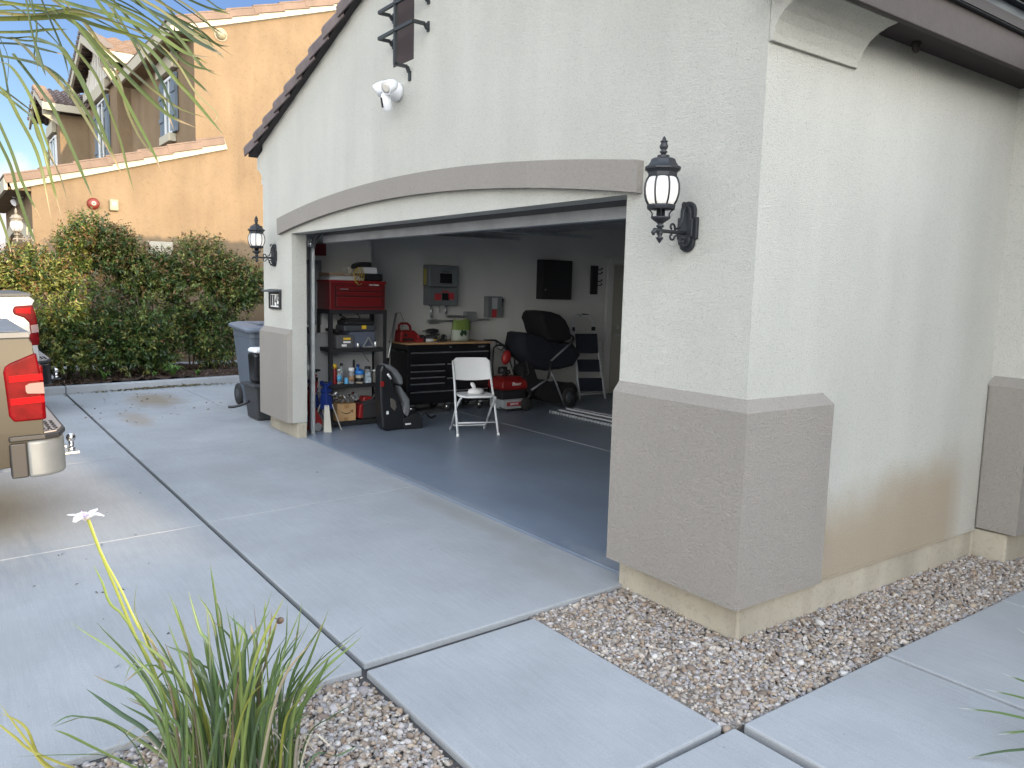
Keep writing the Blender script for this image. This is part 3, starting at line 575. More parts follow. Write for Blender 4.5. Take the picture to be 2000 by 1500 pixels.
# ============================================================ LAMPS
M_frost = mat('frosted_glass', (.62, .64, .66), .35, trans=.0, emit=(1, .95, .88), estr=.0)
M_bulb = mat('lit_bulb', (1, 1, 1), .4, emit=(1, .92, .80), estr=3)
def frost():
    m = M_frost; n = m.node_tree.nodes; l = m.node_tree.links; t = n.new('ShaderNodeBsdfTranslucent'); t.inputs[0].default_value = (.8, .8, .8, 1)
    x = n.new('ShaderNodeMixShader'); x.inputs[0].default_value = .55; l.new(n['Principled BSDF'].outputs[0], x.inputs[1]); l.new(t.outputs[0], x.inputs[2]); l.new(x.outputs[0], n['Material Output'].inputs[0])
frost()
def make_lamp(name, label, loc):
    t = thing(name, label, 'wall lamp', loc, 0, 'carriage lamps beside the garage door')
    yc = -.20; z0 = -.09     # local: plate centre at origin on wall, axis at y=-.2, bottom tip z0
    # back plate
    b = MB(); pl = []
    for a in range(0, 181, 15): pl.append((.046*math.cos(rad(a)), .075+.046*math.sin(rad(a))))
    pl += [(-.046, .045), (-.062, .045), (-.062, -.06), (-.046, -.06)]
    for a in range(180, 361, 15): pl.append((.046*math.cos(rad(a)), -.075+.046*math.sin(rad(a))))
    pl += [(.046, -.06), (.062, -.06), (.062, .045), (.046, .045)]
    b.prism([(x, z) for x, z in pl], 'y', -.018, 0)
    b.prism([(x*.72, z*.82) for x, z in pl], 'y', -.032, -.017); b.build('back_plate', M_lamp, t, bevel=.004)
    # arm and scrolls
    b = MB(); za = z0+.06
    b.tube([(0, -.02, za), (0, -.08, za), (0, -.17, za), (0, yc, za), (0, yc-.035, za), (0, yc-.045, za-.012), (0, yc-.04, za-.022)], [.012, .009, .009, .011, .012, .011, .006], 9)
    b.build('arm', M_lamp, t)
    def spiral(c, r0, a0, a1, n=16): return [(0, c[0]+r0*(1-.55*i/n)*math.cos(rad(a0+(a1-a0)*i/n)), c[1]+r0*(1-.55*i/n)*math.sin(rad(a0+(a1-a0)*i/n))) for i in range(n+1)]
    b = MB()
    b.tube([(0, -.03, .095), (0, -.045, .07), (0, -.05, .03), (0, -.065, -.005), (0, -.10, za+.012)]+spiral((-.118, za+.022), .018, 0, 250), .0055, 7)
    b.tube([(0, -.03, .095)]+spiral((-.045, .10), .014, 0, 260), .0055, 7)
    b.tube([(0, -.025, -.11), (0, -.05, -.105), (0, -.062, -.075), (0, -.08, za-.012)]+spiral((-.118, za-.022), .018, 0, -270), .0055, 7)
    b.tube([(0, -.025, -.11)]+spiral((-.05, -.07), .02, 250, -60), .0055, 7)
    b.build('scrollwork', M_lamp, t)
    # stem, finials, base ring
    b = MB(); n8 = 20
    b.lathe([(.0005, 0), (.010, .014), (.017, .024), (.017, .028), (.008, .034), (.014, .044), (.014, .054), (.009, .06), (.011, .072), (.018, .078), (.018, .084), (.011, .09), (.02, .098), (.034, .108), (.044, .116), (.046, .124), (.02, .126), (.020, .158)], (0, yc, z0), n8)
    b.lathe([(.045, .155), (.068, .160), (.071, .172), (.066, .180)], (0, yc, z0), 8, smooth=False)
    for k in range(4):
        a = rad(45+90*k); ca, sa = math.cos(a), math.sin(a)
        b.tube([(ca*r, yc+sa*r, z0+z) for r, z in ((.040, .125), (.039, .138), (.047, .150), (.062, .162))], .0035, 6)
    b.build('base', M_lamp, t)
    # globe
    gl = [(.064, .180), (.076, .20), (.083, .225), (.085, .25), (.083, .272), (.077, .29), (.068, .305)]
    b = MB(); b.lathe([(r-.004, z) for r, z in gl], (0, yc, z0), 24); b.build('glass_globe', M_frost, t)
    b = MB()
    for k in range(8):
        a = 2*math.pi*(k+.5)/8; b.tube([(math.cos(a)*r, yc+math.sin(a)*r, z0+z) for r, z in gl], .0042, 6)
    b.build('cage', M_lamp, t)
    b = MB(); b.sph((0, yc, z0+.235), (.022, .022, .032)); b.cyl((0, yc, z0+.18), (0, yc, z0+.21), .012); b.build('bulb', M_bulb, t)
    # roof
    b = MB(); b.lathe([(.067, .303), (.071, .308), (.071, .325), (.080, .336), (.088, .340), (.088, .348), (.080, .353), (.072, .358), (.064, .370), (.058, .385), (.044, .392), (.030, .394), (.030, .404), (.014, .405)], (0, yc, z0), 8, smooth=False)
    b.lathe([(.012, .405), (.012, .412), (.018, .418), (.018, .422), (.011, .428), (.018, .436), (.020, .446), (.016, .455), (.014, .462), (.018, .465), (.018, .468), (.010, .474), (.007, .484), (.0005, .492)], (0, yc, z0), 16)
    b.build('lamp_roof', M_lamp, t)
    return t
L1 = make_lamp('carriage_lamp', 'lit black carriage lamp on the wide pier right of the garage opening', (-.395, 0, 1.935))
L2 = copy_tree(L1); L2.location = (-6.20, 0, 1.912); L2['label'] = 'lit black carriage lamp above the house number on the narrow left pier'

# house number
t = thing('house_number_sign', 'black framed house number plaque with small solar hood on left pier', 'house number', (-6.2, 0, 1.43), world=True)
a, c = PY(529, 575, 0), PY(550, 604, 0); x0, x1, z0, z1 = a.x, c.x, 1.345, 1.515
b = MB(); b.box((x0, -.012, z0), (x1, 0, z1)); b.build('plate', mat('sign_face_white', (.78, .78, .75), .5), t)
b = MB(); fw = .022; b.box((x0-.005, -.026, z0-.005), (x0+fw, -.001, z1+.01)); b.box((x1-fw, -.026, z0-.005), (x1+.005, -.001, z1+.01)); b.box((x0+fw, -.026, z0-.005), (x1-fw, -.001, z0+fw-.005)); b.box((x0+fw, -.026, z1-.016), (x1-fw, -.001, z1+.01)); b.build('frame', M_blk, t, bevel=.003)
b = MB(); b.hexa([(x0-.01, -.10, z1+.005), (x1+.01, -.10, z1+.005), (x1+.01, 0, z1+.012), (x0-.01, 0, z1+.012)], [(x0-.01, -.10, z1+.022), (x1+.01, -.10, z1+.022), (x1+.01, 0, z1+.038), (x0-.01, 0, z1+.038)]); b.build('solar_hood', M_dgrey, t, bevel=.004)
pitch_ = (x1-x0-2*fw)/4.15
for k, ch_ in enumerate('1145'):
    q = text_mesh('digit', ch_, .165, M_blk, t, (0, 0, 0), FY, .002); vs = [v.co for v in q.data.vertices]; ax_, bx_, az_, bz_ = min(v.x for v in vs), max(v.x for v in vs), min(v.z for v in vs), max(v.z for v in vs)
    q.data.transform(Matrix.Translation((x0+fw+pitch_*(k+.58), -.0135, (z0+z1)/2+.002)) @ Matrix.Diagonal((pitch_*(.84 if ch_ != '1' else .62)/(bx_-ax_), 1, (z1-z0-.055)/(bz_-az_), 1)) @ Matrix.Translation((-(ax_+bx_)/2, 0, -(az_+bz_)/2)))

# iron grille
t = thing('iron_window_grille', 'black wrought iron grille standing off the gable niche', 'grille', (-3.35, 0, 3.4), world=True)
M_iron = mat('wrought_iron', (.03, .034, .036), .5, metal=.3)
b = MB(); gy = -.13; gx = (nx0+nx1)/2-.03
def bar(p, q, r=.011): 
    p, q = Vector(p), Vector(q); d = (q-p); L_ = d.length; T = Matrix.Translation((p+q)/2) @ d.to_track_quat('Z', 'Y').to_matrix().to_4x4(); b.box((-r, -r, -L_/2), (r, r, L_/2), T)
vx = PY(772, 60, gy).x
bar((vx, gy, 3.245), (vx, gy, 4.0)); bar((vx, gy, 3.25), (vx+.0, -.03, 3.25)); bar((vx, -.03, 3.25), (vx, -.012, 3.21)); b.box((vx-.014, -.014, 3.15), (vx+.014, 0, 3.22)); b.build('upright', M_iron, t)
for z in (3.49, 3.68, 3.87):
    b = MB(); bar((vx-.27, gy, z), (vx+.27, gy, z))
    for sg in (-1, 1):
        bar((vx+sg*.27, gy, z), (vx+sg*.27, -.035, z)); bar((vx+sg*.27, -.035, z), (vx+sg*.27, -.012, z-.03)); b.box((vx+sg*.27-.013, -.012, z-.05), (vx+sg*.27+.013, 0, z+.02))
    b.sph((vx, gy, z), .02, 8, 6); b.build('crossbar', M_iron, t)

# floodlight camera
t = thing('floodlight_camera', 'white twin floodlight security camera under the iron grille', 'security camera', (-3.4, 0, 3.08), world=True)
c = PY(780, 180, 0); c.y = 0
M_wp = mat('white_gloss_plastic', (.74, .75, .78), .3)
b = MB(); b.lathe([(.07, 0), (.07, .03), (.062, .07), (.05, .10), (.02, .115)], c, 20, Matrix.Rotation(rad(90), 4, 'X')); b.build('mount', M_wp, t)
b = MB(); b.lathe([(.066, 0), (.066, .02)], c+Vector((0, .001, 0)), 20, Matrix.Rotation(rad(90), 4, 'X')); b.build('junction_ring', M_cream, t)
def head(px, d, r=.048, l=.12, nm='floodlight_head'):
    p = Vector(px); d = Vector(d).normalized(); Q = d.to_track_quat('Z', 'Y').to_matrix().to_4x4(); b = MB()
    b.lathe([(.012, -l*.55), (r*.55, -l*.5), (r*.85, -l*.3), (r, 0), (r*1.02, l*.42)], p, 20, Q); o_ = b.build(nm, M_wp, t)
    b = MB(); b.lathe([(r*.86, l*.425), (r*.5, l*.44)], p, 20, Q); b.build('lens', mat('diffuser_lens', (.55, .52, .47), .3), o_); return o_
head(PY(745, 172, -.15), (-.55, -.75, -.55)); head(PY(762, 168, -.16), (.25, -.95, -.5))
pc = PY(755, 200, -.15); d = Vector((-.2, -.35, -.9)).normalized(); Q = Vector((.2, .35, -.9)).to_track_quat('Z', 'Y').to_matrix().to_4x4()
b = MB(); b.lathe([(.02, -.07), (.032, -.06), (.036, 0), (.036, .05), (.03, .058)], pc, 18, Matrix.Rotation(rad(20), 4, 'Y') @ Matrix.Rotation(rad(200), 4, 'X')); o_ = b.build('camera_head', M_wp, t)
b = MB(); b.cbox(pc+Vector((-.006, -.034, -.005)), (.028, .012, .075), (rad(18), rad(15), 0)); b.build('camera_window', M_blkg, o_, bevel=.005)
b = MB(); b.tube([c+Vector((0, -.09, -.02)), c+Vector((0, -.13, -.05)), pc+Vector((0, .02, .05))], .014, 8); b.build('arm', M_wp, t)

# ============================================================ off-camera masses that shade the place
t = thing('shading_wing', 'unseen white stucco wing added to shade the entry end of the walkway', 'house', (5, 7, 0), world=True)  # wing and roof added out of view to darken the entry end
b = MB(); b.box((2.7, 2.0, -.3), (9, 12, 2.95)); b.build('wall', M_wall, t)
b = MB(); b.box((.27, 2.2, 2.965), (9.3, 12.3, 3.04)); b.build('shading_roof', M_tile, t)
t = thing('neighbor_house', 'unseen low and tall stucco blocks added to cast the shadow edges', 'house', (30, 4, 0), world=True)  # unseen blocks added and sized for the shadow edges they cast
b = MB(); b.box((25, 1.22, -.4), (27, 16, 7.4)); b.box((27, 2.4, -.4), (36, 16, 7.4)); b.box((25, -16, -.4), (36, 1.21, 5.0)); b.build('wall', M_orange, t)
b = MB(); b.box((24.6, 1.2, 7.4), (27.2, 16.4, 8.1)); b.box((27.2, 2.3, 7.4), (36.4, 16.4, 8.1)); b.build('roof', M_tile, t, bevel=.05)
b = MB(); b.box((24.6, -16.4, 5.0), (36.4, 1.15, 5.42)); b.build('roof', M_tile, t, bevel=.05)
# ============================================================ NEIGHBOUR HOUSE
NX = -13.2
NH = thing('neighbor_house', 'two storey tan stucco house with cream fascia, tile roofs and blue grey shutters', 'house', (-18, 2, 0), world=True)
b = MB()
# lower garage volume (front y=-1.6), upper main volume (front y=1.0), stepped gable bays
b.prism([(-1.62, -.3), (1.2, -.3), (1.2, 4.13), (-1.62, 3.17)], 'x', -19.0, NX)
b.prism([(1.0, -.3), (14, -.3), (14, 6.2), (9.5, 9.0), (1.0, 6.17)], 'x', -24, NX+.002)
b.box((-23.2, .70, -.3), (-18.9, 6, 6.55)); b.prism([(-23.2, 6.55), (-18.9, 6.55), (-21.05, 7.4)], 'y', .70, 6)
b.box((-26.2, .0, -.3), (-23.21, 6, 6.05)); b.prism([(-26.2, 6.05), (-23.21, 6.05), (-24.7, 6.6)], 'y', 0, 5)
b.box((-30, 1.5, -.3), (-26.2, 8, 3.3))
b.build('wall', M_orange, NH, bevel=.01)
M_ntile = mat('tan_roof_tile', (.155, .108, .082), .8, var=.22, vscale=3, bump=.4, bscale=30, bdist=.01)
M_fas = mat('cream_fascia', (.36, .33, .255), .65, var=.02)
# rakes: fascia + row of flat tiles with stepped overlaps
def rake(x, y0, z0, y1, z1, d=.55):
    L_ = math.hypot(y1-y0, z1-z0); a = math.atan2(z1-z0, y1-y0); T = Matrix.Translation((x, y0, z0)) @ Matrix.Rotation(a, 4, 'X')
    b = MB(); b.box((0, 0, -.20), (.05, L_, 0), T); b.box((-.12, .03, -.21), (0, L_, -.17), T); b.build('fascia', M_fas, NH, bevel=.004)
    b = MB(); n = int(L_/.52)+1
    for k in range(n):
        Tk = T @ Matrix.Translation((0, k*.52-.04, .035-.0)) @ Matrix.Rotation(-.05, 4, 'X')
        e = min(.60, L_-k*.52+.03); b.box((-d, 0, 0), (.082+.006*(k % 2), e, .028), Tk); b.box((.05, 0, -.12), (.08+.006*(k % 2), e, -.001), Tk)
    b.build('rake_tiles', M_ntile, NH, bevel=.006)
rake(NX+.02, -1.95, 3.20, 1.49, 4.26, 1.0)
rake(NX+.02, .62, 6.18, 9.5, 9.15, .5)
def flat_roof(p, q, r, s, name='roof', rows=12, m=None):   # quad eave p->q, ridge s->r, built as overlapping courses
    b = MB(); p, q, r, s = map(Vector, (p, q, r, s)); nrm = (q-p).cross(s-p).normalized()
    if nrm.z < 0: nrm = -nrm
    for k in range(rows):
        t0, t1 = k/rows, min(1, (k+1.12)/rows); a, c = p.lerp(s, t0)+nrm*.05, q.lerp(r, t0)+nrm*.05; d, e = q.lerp(r, t1)+nrm*.012, p.lerp(s, t1)+nrm*.012
        b.hexa([a-nrm*.03, c-nrm*.03, d-nrm*.02, e-nrm*.02], [a, c, d, e])
    return b.build(name, m or M_ntile, NH)
def corrug(p, q, r, s, rows, cols, m):   # barrel tile slope
    b = MB(); p, q, r, s = map(Vector, (p, q, r, s)); nrm = (q-p).cross(s-p).normalized()
    if nrm.z < 0: nrm = -nrm
    for k in range(rows):
        vs = []
        for t_, li in ((k/rows, .06), (min(1, (k+1.1)/rows), .02)):
            for j in range(cols*6+1):
                f_ = j/(cols*6); h = li+.03*math.cos(2*math.pi*j/6); vs.append(p.lerp(q, f_).lerp(s.lerp(r, f_), t_)+nrm*h)
        c = cols*6+1; b.add(vs, [(j, j+1, c+j+1, c+j) for j in range(c-1)], True)
        b.add([v for j in range(c) for v in (vs[j], vs[j]-nrm*.07)], [(2*j, 2*j+1, 2*j+3, 2*j+2) for j in range(c-1)], False)
    b.build('roof', m, NH)
flat_roof((-19, -1.95, 3.2), (NX-.3, -1.95, 3.2), (NX-.3, 1.0, 4.1), (-19, 1.0, 4.1), rows=8)
flat_roof((-24, .62, 6.2), (NX-.4, .62, 6.2), (NX-.4, 9.5, 9.15), (-24, 9.5, 9.15), rows=18)
# front eave fascia + soffit
MB().box((-18.2, .60, 5.98), (NX+.06, .655, 6.2)).build('fascia', M_fas, NH, bevel=.004); MB().box((-19.2, -2.0, 3.0), (NX+.06, -1.95, 3.2)).build('fascia', M_fas, NH, bevel=.004)
MB().box((-18.3, .655, 5.99), (NX-.0, 1.0, 6.03)).build('soffit', M_orange, NH); MB().box((-19.2, -1.95, 3.02), (NX-.02, -1.62, 3.06)).build('soffit', M_orange, NH)
# bay B roof (gable facing -y)
yB = .30
corrug((-18.45, yB, 6.78), (-18.45, 6, 6.78), (-21.05, 6, 7.72), (-21.05, yB, 7.72), 8, 16, M_ntile)
corrug((-23.65, yB, 6.78), (-23.65, 6, 6.78), (-21.05, 6, 7.72), (-21.05, yB, 7.72), 8, 16, M_ntile)
b = MB(); b.box((-18.50, yB, 6.56), (-18.44, 4.0, 6.78)); b.hexa([(-23.7, yB-.02, 6.56), (-23.7, yB+.04, 6.56), (-21.05, yB+.04, 7.50), (-21.05, yB-.02, 7.50)], [(-23.7, yB-.02, 6.76), (-23.7, yB+.04, 6.76), (-21.05, yB+.04, 7.70), (-21.05, yB-.02, 7.70)])
b.hexa([(-18.4, yB-.02, 6.56), (-18.4, yB+.04, 6.56), (-21.05, yB+.04, 7.50), (-21.05, yB-.02, 7.50)], [(-18.4, yB-.02, 6.76), (-18.4, yB+.04, 6.76), (-21.05, yB+.04, 7.70), (-21.05, yB-.02, 7.70)]); b.build('fascia', M_fas, NH, bevel=.004)
b = MB()
for k in range(14):      # barrel tile ends along the gable edge
    f_ = (k+.5)/14
    for sg in (1, -1): x = -21.05+sg*2.62*f_; z = 7.80-.94*f_; b.box((x-.06, yB-.06, z-.06), (x+.06, yB+.3, z+.03))
b.build('rake_tiles', mat('dark_tile_end', (.12, .10, .09), .8), NH, bevel=.02)
b = MB(); b.prism([(-23.3, 6.45), (-18.8, 6.45), (-18.8, 6.62), (-21.05, 7.42), (-23.3, 6.62)], 'y', .60, .69)
for k in range(12): x = -23.1+k*.37; b.box((x, .575, 6.50), (x+.03, .60, 6.6+.9*(1-abs(x+21.05)/2.2)*.9))
b.build('gable_boards', mat('pale_board', (.46, .44, .40), .7), NH)
# bay C roof
yC = -.42
corrug((-22.85, yC, 6.27), (-22.85, 1.0, 6.27), (-24.7, 1.0, 6.95), (-24.7, yC, 6.95), 7, 8, M_tile)
corrug((-26.55, yC, 6.27), (-26.55, 1.0, 6.27), (-24.7, 1.0, 6.95), (-24.7, yC, 6.95), 7, 8, M_tile)
b = MB(); b.box((-22.9, yC, 6.07), (-22.84, .8, 6.26))
for sg in (1, -1): b.hexa([(-24.7+sg*1.9, yC-.02, 6.07), (-24.7+sg*1.9, yC+.04, 6.07), (-24.7, yC+.04, 6.75), (-24.7, yC-.02, 6.75)], [(-24.7+sg*1.9, yC-.02, 6.25), (-24.7+sg*1.9, yC+.04, 6.25), (-24.7, yC+.04, 6.93), (-24.7, yC-.02, 6.93)])
b.build('fascia', M_fas, NH, bevel=.004)
b = MB()
for k in range(8):
    f_ = (k+.5)/8
    for sg in (1, -1): x = -24.7+sg*1.87*f_; z = 7.02-.68*f_; b.box((x-.06, yC-.06, z-.06), (x+.06, yC+.25, z+.04))
b.build('rake_tiles', M_ntile, NH, bevel=.02)
MB().prism([(-.40, 6.0), (0.0, 5.75), (0.0, 6.25), (-.40, 6.25)], 'x', -23.3, -23.2).build('bracket', M_fas, NH); MB().prism([(.36, 6.55), (.70, 6.1), (.70, 6.65), (.36, 6.65)], 'x', -18.98, -18.86).build('bracket', M_fas, NH)
# windows with shutters, headers and sills
def window(x0, x1, z0, z1, y, sh=.35, nm='window'):
    b = MB(); b.box((x0, y-.02, z0), (x1, y-.005, z1)); wdo = b.build(nm, M_glassd, NH)
    b = MB(); f_ = .05
    b.box((x0-f_, y-.05, z0-f_), (x0, y-.003, z1+f_)); b.box((x1, y-.05, z0-f_), (x1+f_, y-.003, z1+f_)); b.box((x0, y-.05, z1), (x1, y-.003, z1+f_)); b.box((x0, y-.05, z0-f_), (x1, y-.003, z0)); b.box(((x0+x1)/2-.02, y-.04, z0), ((x0+x1)/2+.02, y-.021, z1)); b.build('frame', M_whitem, wdo)
    b = MB(); b.box((x0-sh-.1, y-.12, z1+.12), (x1+sh+.1, y-.001, z1+.42)); b.build('header', M_fas, NH, bevel=.01)
    b = MB(); b.box((x0-.15, y-.14, z0-.22), (x1+.15, y-.001, z0-.06)); b.build('sill', M_fas, NH, bevel=.01)
    if sh:
        for (a, c_) in ((x0-.06-sh, x0-.06), (x1+.06, x1+.06+sh)):
            b = MB(); b.box((a, y-.05, z0-.05), (c_, y-.015, z1+.05))
            for k in range(3): b.box((a+k*sh/3+.01, y-.065, z0-.05), (a+(k+1)*sh/3-.01, y-.05, z1+.05))
            for zz in (z0+.25, z1-.3): b.box((a, y-.085, zz), (c_, y-.065, zz+.09))
            b.build('shutter', M_dash, NH)
window(-15.3, -14.75, 4.55, 5.55, 1.0, .32); window(-21.3, -20.3, 4.6, 6.05, .70, .42); window(-25.2, -24.0, 4.5, 5.55, 0.0, 0)
# neighbour garage front details
b = MB()
for i in range(10):
    x0_, x1_ = -18.6+i*.5, -18.1+i*.5; za = 2.25+.25*(1-((x0_+16.1)/2.5)**2); zb_ = 2.25+.25*(1-((x1_+16.1)/2.5)**2)
    b.hexa([(x0_, -1.68, za-.02), (x1_, -1.68, zb_-.02), (x1_, -1.62, zb_-.02), (x0_, -1.62, za-.02)], [(x0_, -1.68, za+.2), (x1_, -1.68, zb_+.2), (x1_, -1.62, zb_+.2), (x0_, -1.62, za+.2)])
b.build('arch_trim', M_fas, NH)
b = MB(); b.box((-13.75, -1.66, -.2), (NX-.05, -1.62, 1.1)); b.build('wainscot', M_trim, NH, bevel=.01)
b = MB(); b.tube([(NX+.012, 2.2, 3.75), (NX+.012, 4.8, 3.62)], .008, 6); b.build('cable', M_woodb, NH)
# things on the neighbour's wall
def onwall(u, v): return PX(u, v, NX)
c = onwall(182, 398); t = thing('alarm_bell', 'round red alarm bell on the sunlit tan side wall', 'alarm bell', c)
Qx = Matrix.Rotation(rad(90), 4, 'Y')
b = MB(); b.lathe([(.10, .0), (.10, .02), (.088, .055), (.05, .072), (.02, .076)], (0, 0, 0), 28, Qx); b.build('gong', mat('alarm_red', (.13, .018, .012), .45), t)
b = MB(); b.lathe([(.036, .07), (.036, .082), (.018, .086)], (0, 0, 0), 20, Qx); b.build('hub', M_cream, t)
b = MB(); b.cyl((.083, 0, 0), (.092, 0, 0), .014); b.build('bolt', M_blk, t)
c = onwall(222, 401); t = thing('siren_box', 'small pale beige siren box beside the red alarm bell', 'siren', c)
b = MB(); b.box((0, -.075, -.10), (.07, .075, .10)); b.build('housing', mat('beige_plastic', (.22, .20, .13), .5), t, bevel=.025, seg=3)
b = MB(); b.cyl((.07, 0, .02), (.078, 0, .02), .035); b.build('lens', mat('yellowed_lens', (.35, .33, .2), .3), t)
c = onwall(431, 68); t = thing('strobe_light', 'small round strobe light high on the tan wall below the upper eave', 'strobe light', c)
b = MB(); b.lathe([(.10, 0), (.10, .04), (.085, .09), (.04, .12), (.01, .125)], (0, 0, 0), 20, Qx); b.build('dome', mat('pale_lens', (.26, .24, .16), .35), t)
b = MB(); b.lathe([(.115, 0), (.115, .02)], (0, 0, 0), 20, Qx); b.build('ring', M_cream, t)
a_, c_ = onwall(285, 468), onwall(335, 520); t = thing('utility_panel', 'cream painted utility box on the tan wall behind the hedge', 'utility box', (NX, (a_.y+c_.y)/2, 2.0))
wy = abs(c_.y-a_.y)/2
b = MB(); b.box((0, -wy, -.45), (.14, wy, .30)); b.build('cabinet', M_cream, t, bevel=.008)
b = MB(); b.box((.14, -wy+.02, -.43), (.15, wy-.02, .26)); b.build('cover', M_cream, t, bevel=.004)
c = PY(45, 385, -1.63); t = thing('floodlight_camera', 'white twin floodlight under the soffit of the neighbouring garage', 'security light', c)
for (dx, dz, nm) in ((-.09, .05, 'floodlight_head'), (.07, -.10, 'floodlight_head')):
    b = MB(); b.lathe([(.02, -.09), (.045, -.06), (.06, .02), (.062, .05)], (dx, -.12, dz), 16, Matrix.Rotation(rad(120), 4, 'X') @ Matrix.Rotation(rad(-25 if dx < 0 else 25), 4, 'Y')); b.build(nm, M_wp, t)
b = MB(); b.lathe([(.06, 0), (.055, .06), (.02, .09)], (.05, 0, .03), 16, Matrix.Rotation(rad(90), 4, 'X')); b.build('mount', M_wp, t)
L3 = copy_tree(L1); c = PY(37, 455, -1.82); L3.location = (c.x, -1.62, c.z-.06); L3['label'] = 'weathered grey carriage lamp on the neighbouring garage above the hedge'; L3['group'] = 'carriage lamps beside garage doors'
M_oldl = mat('weathered_lamp_metal', (.20, .18, .15), .7)
for k in kids(L3):
    if k.data.materials[0] == M_lamp: k.data = k.data.copy(); k.data.materials[0] = M_oldl
L3.scale = (1.15, 1.15, 1.15)

# ============================================================ FENCE, BINS
t = thing('side_gate', 'beige vinyl side yard gate between the two houses', 'gate', (-10, 2.6, 0), world=True)
M_vin = mat('beige_vinyl', (.42, .38, .32), .6, var=.04)
b = MB()
for k in range(36): b.box((-13.0+k*.16, 2.61, .10), (-13.0+k*.16+.155, 2.635, 1.92))
b.build('board_panel', M_vin, t)
b = MB(); b.box((-13.19, 2.58, -.1), (-13.02, 2.68, 2.05)); b.build('post', M_cream, t, bevel=.01)
b = MB(); b.box((-13.02, 2.60, 1.92), (-7.2, 2.66, 2.0)); b.build('rail', M_vin, t, bevel=.005)
b = MB(); b.tube([(-12.95, 2.58, 1.02), (-12.8, 2.50, 1.02), (-12.6, 2.50, 1.02)], .012); b.build('latch', M_steel, t)

M_bing = mat('bin_grey_blue', (.085, .105, .135), .6, var=.06, vscale=5)
def wheeled_bin(name, label, loc, rz, h, wd, dp, m, lidm):
    t = thing(name, label, 'wheeled bin', loc, rz, None)
    b = MB(); wb, db = wd*.40, dp*.36; wt_, dt = wd*.5, dp*.5
    rings = []
    for z, k in ((.06, 0), (.10, .02), (h*.86, .93), (h*.87, 1.0), (h*.96, 1.0)):
        a, c = wb+(wt_-wb)*k, db+(dt-db)*k; rr = .05
        ring = []
        for (cx, cy, a0) in ((a-rr, c-rr, 0), (-a+rr, c-rr, 90), (-a+rr, -c+rr, 180), (a-rr, -c+rr, 270)):
            for q in range(4): ring.append(Vector((cx+rr*math.cos(rad(a0+q*30)), cy+rr*math.sin(rad(a0+q*30)), z)))
        rings.append(ring)
    b.loft(rings, True, True, False); b.box((-wb*.8, -db-.03, .14), (wb*.8, -db+.01, .32)); b.build('body', m, t, bevel=.006)
    b = MB(); rings = []
    for z, gx in ((h*.955, .05), (h*.985, .055), (h*1.01, .03), (h*1.03, -.05)):
        a, c = wt_+gx, dt+gx; rr = .07; ring = []
        for (cx, cy, a0) in ((a-rr, c-rr, 0), (-a+rr, c-rr, 90), (-a+rr, -c+rr, 180), (a-rr, -c+rr, 270)):
            for q in range(5): ring.append(Vector((cx+rr*math.cos(rad(a0+q*22.5)), cy+rr*math.sin(rad(a0+q*22.5)), z+.02*(cy/dt))))
        rings.append(ring)
    b.loft(rings, True, True, False)
    for k in (-.5, 0, .5): b.box((wt_*k-.03, -dt*.8, h*1.02), (wt_*k+.03, dt*.8, h*1.045))
    b.build('lid', lidm, t, bevel=.006)
    for sx_ in (-1, 1):
        b = MB(); x = sx_*(wb+.01); b.lathe([(.05, -.03), (.13, -.03), (.14, -.02), (.14, .02), (.13, .03), (.05, .03)], (x, db+.02, .14), 24, Matrix.Rotation(rad(90), 4, 'Y')); wh = b.build('wheel', M_rub, t)
        b = MB(); b.lathe([(.02, -.032), (.07, -.033), (.07, .033), (.02, .034)], (x, db+.02, .14), 16, Matrix.Rotation(rad(90), 4, 'Y')); b.build('hub', M_dgrey, wh)
    b = MB(); b.tube([(-wt_*.8, dt+.05, h*.93), (wt_*.8, dt+.05, h*.93)], .018); b.box((-wt_*.8, dt-.01, h*.9), (-wt_*.7, dt+.06, h*.95)); b.box((wt_*.7, dt-.01, h*.9), (wt_*.8, dt+.06, h*.95)); b.build('handle', m, t)
    return t
wheeled_bin('wheeled_bin', 'tall grey blue wheeled bin with overhanging lid behind the left pier', (-8.05, .52, drv(.5)), rad(90), 1.06, .66, .74, M_bing, mat('bin_lid', (.11, .13, .165), .5))
# lower dark bin half hidden by the pier, with a white topped cooler on it
t = thing('storage_tote', 'dark grey tapered plastic tote on the driveway behind the left pier', 'storage tote', (-7.12, .18, 0))
def taper(b, a0, b0, z0, a1, b1, z1, c=(0, 0)):
    b.hexa([(c[0]-a0, c[1]-b0, z0), (c[0]+a0, c[1]-b0, z0), (c[0]+a0, c[1]+b0, z0), (c[0]-a0, c[1]+b0, z0)], [(c[0]-a1, c[1]-b1, z1), (c[0]+a1, c[1]-b1, z1), (c[0]+a1, c[1]+b1, z1), (c[0]-a1, c[1]+b1, z1)]); return b
b = taper(MB(), .19, .15, 0, .23, .19, .40); b.build('tub', mat('tote_charcoal', (.035, .037, .04), .55), t, bevel=.02)
b = MB(); b.box((-.25, -.21, .39), (.25, .21, .425)); b.build('rim', mat('tote_charcoal', (.035, .037, .04)), t, bevel=.008)
b = MB(); b.tube([(.05, -.20, .22), (.05, -.25, .20), (0, -.29, .17), (-.04, -.36, .15), (-.05, -.42, .15)], .016, 8); b.build('handle', M_blk, t)
t = thing('water_jug', 'black jug with rounded white lid standing on the dark tote', 'cooler', (-7.15, .16, .427))
b = MB(); taper(b, .13, .12, 0, .14, .135, .36); b.build('body', M_blkg, t, bevel=.04, seg=4)
b = MB(); taper(b, .143, .138, .361, .13, .125, .42); b.build('lid', M_white, t, bevel=.03, seg=4)
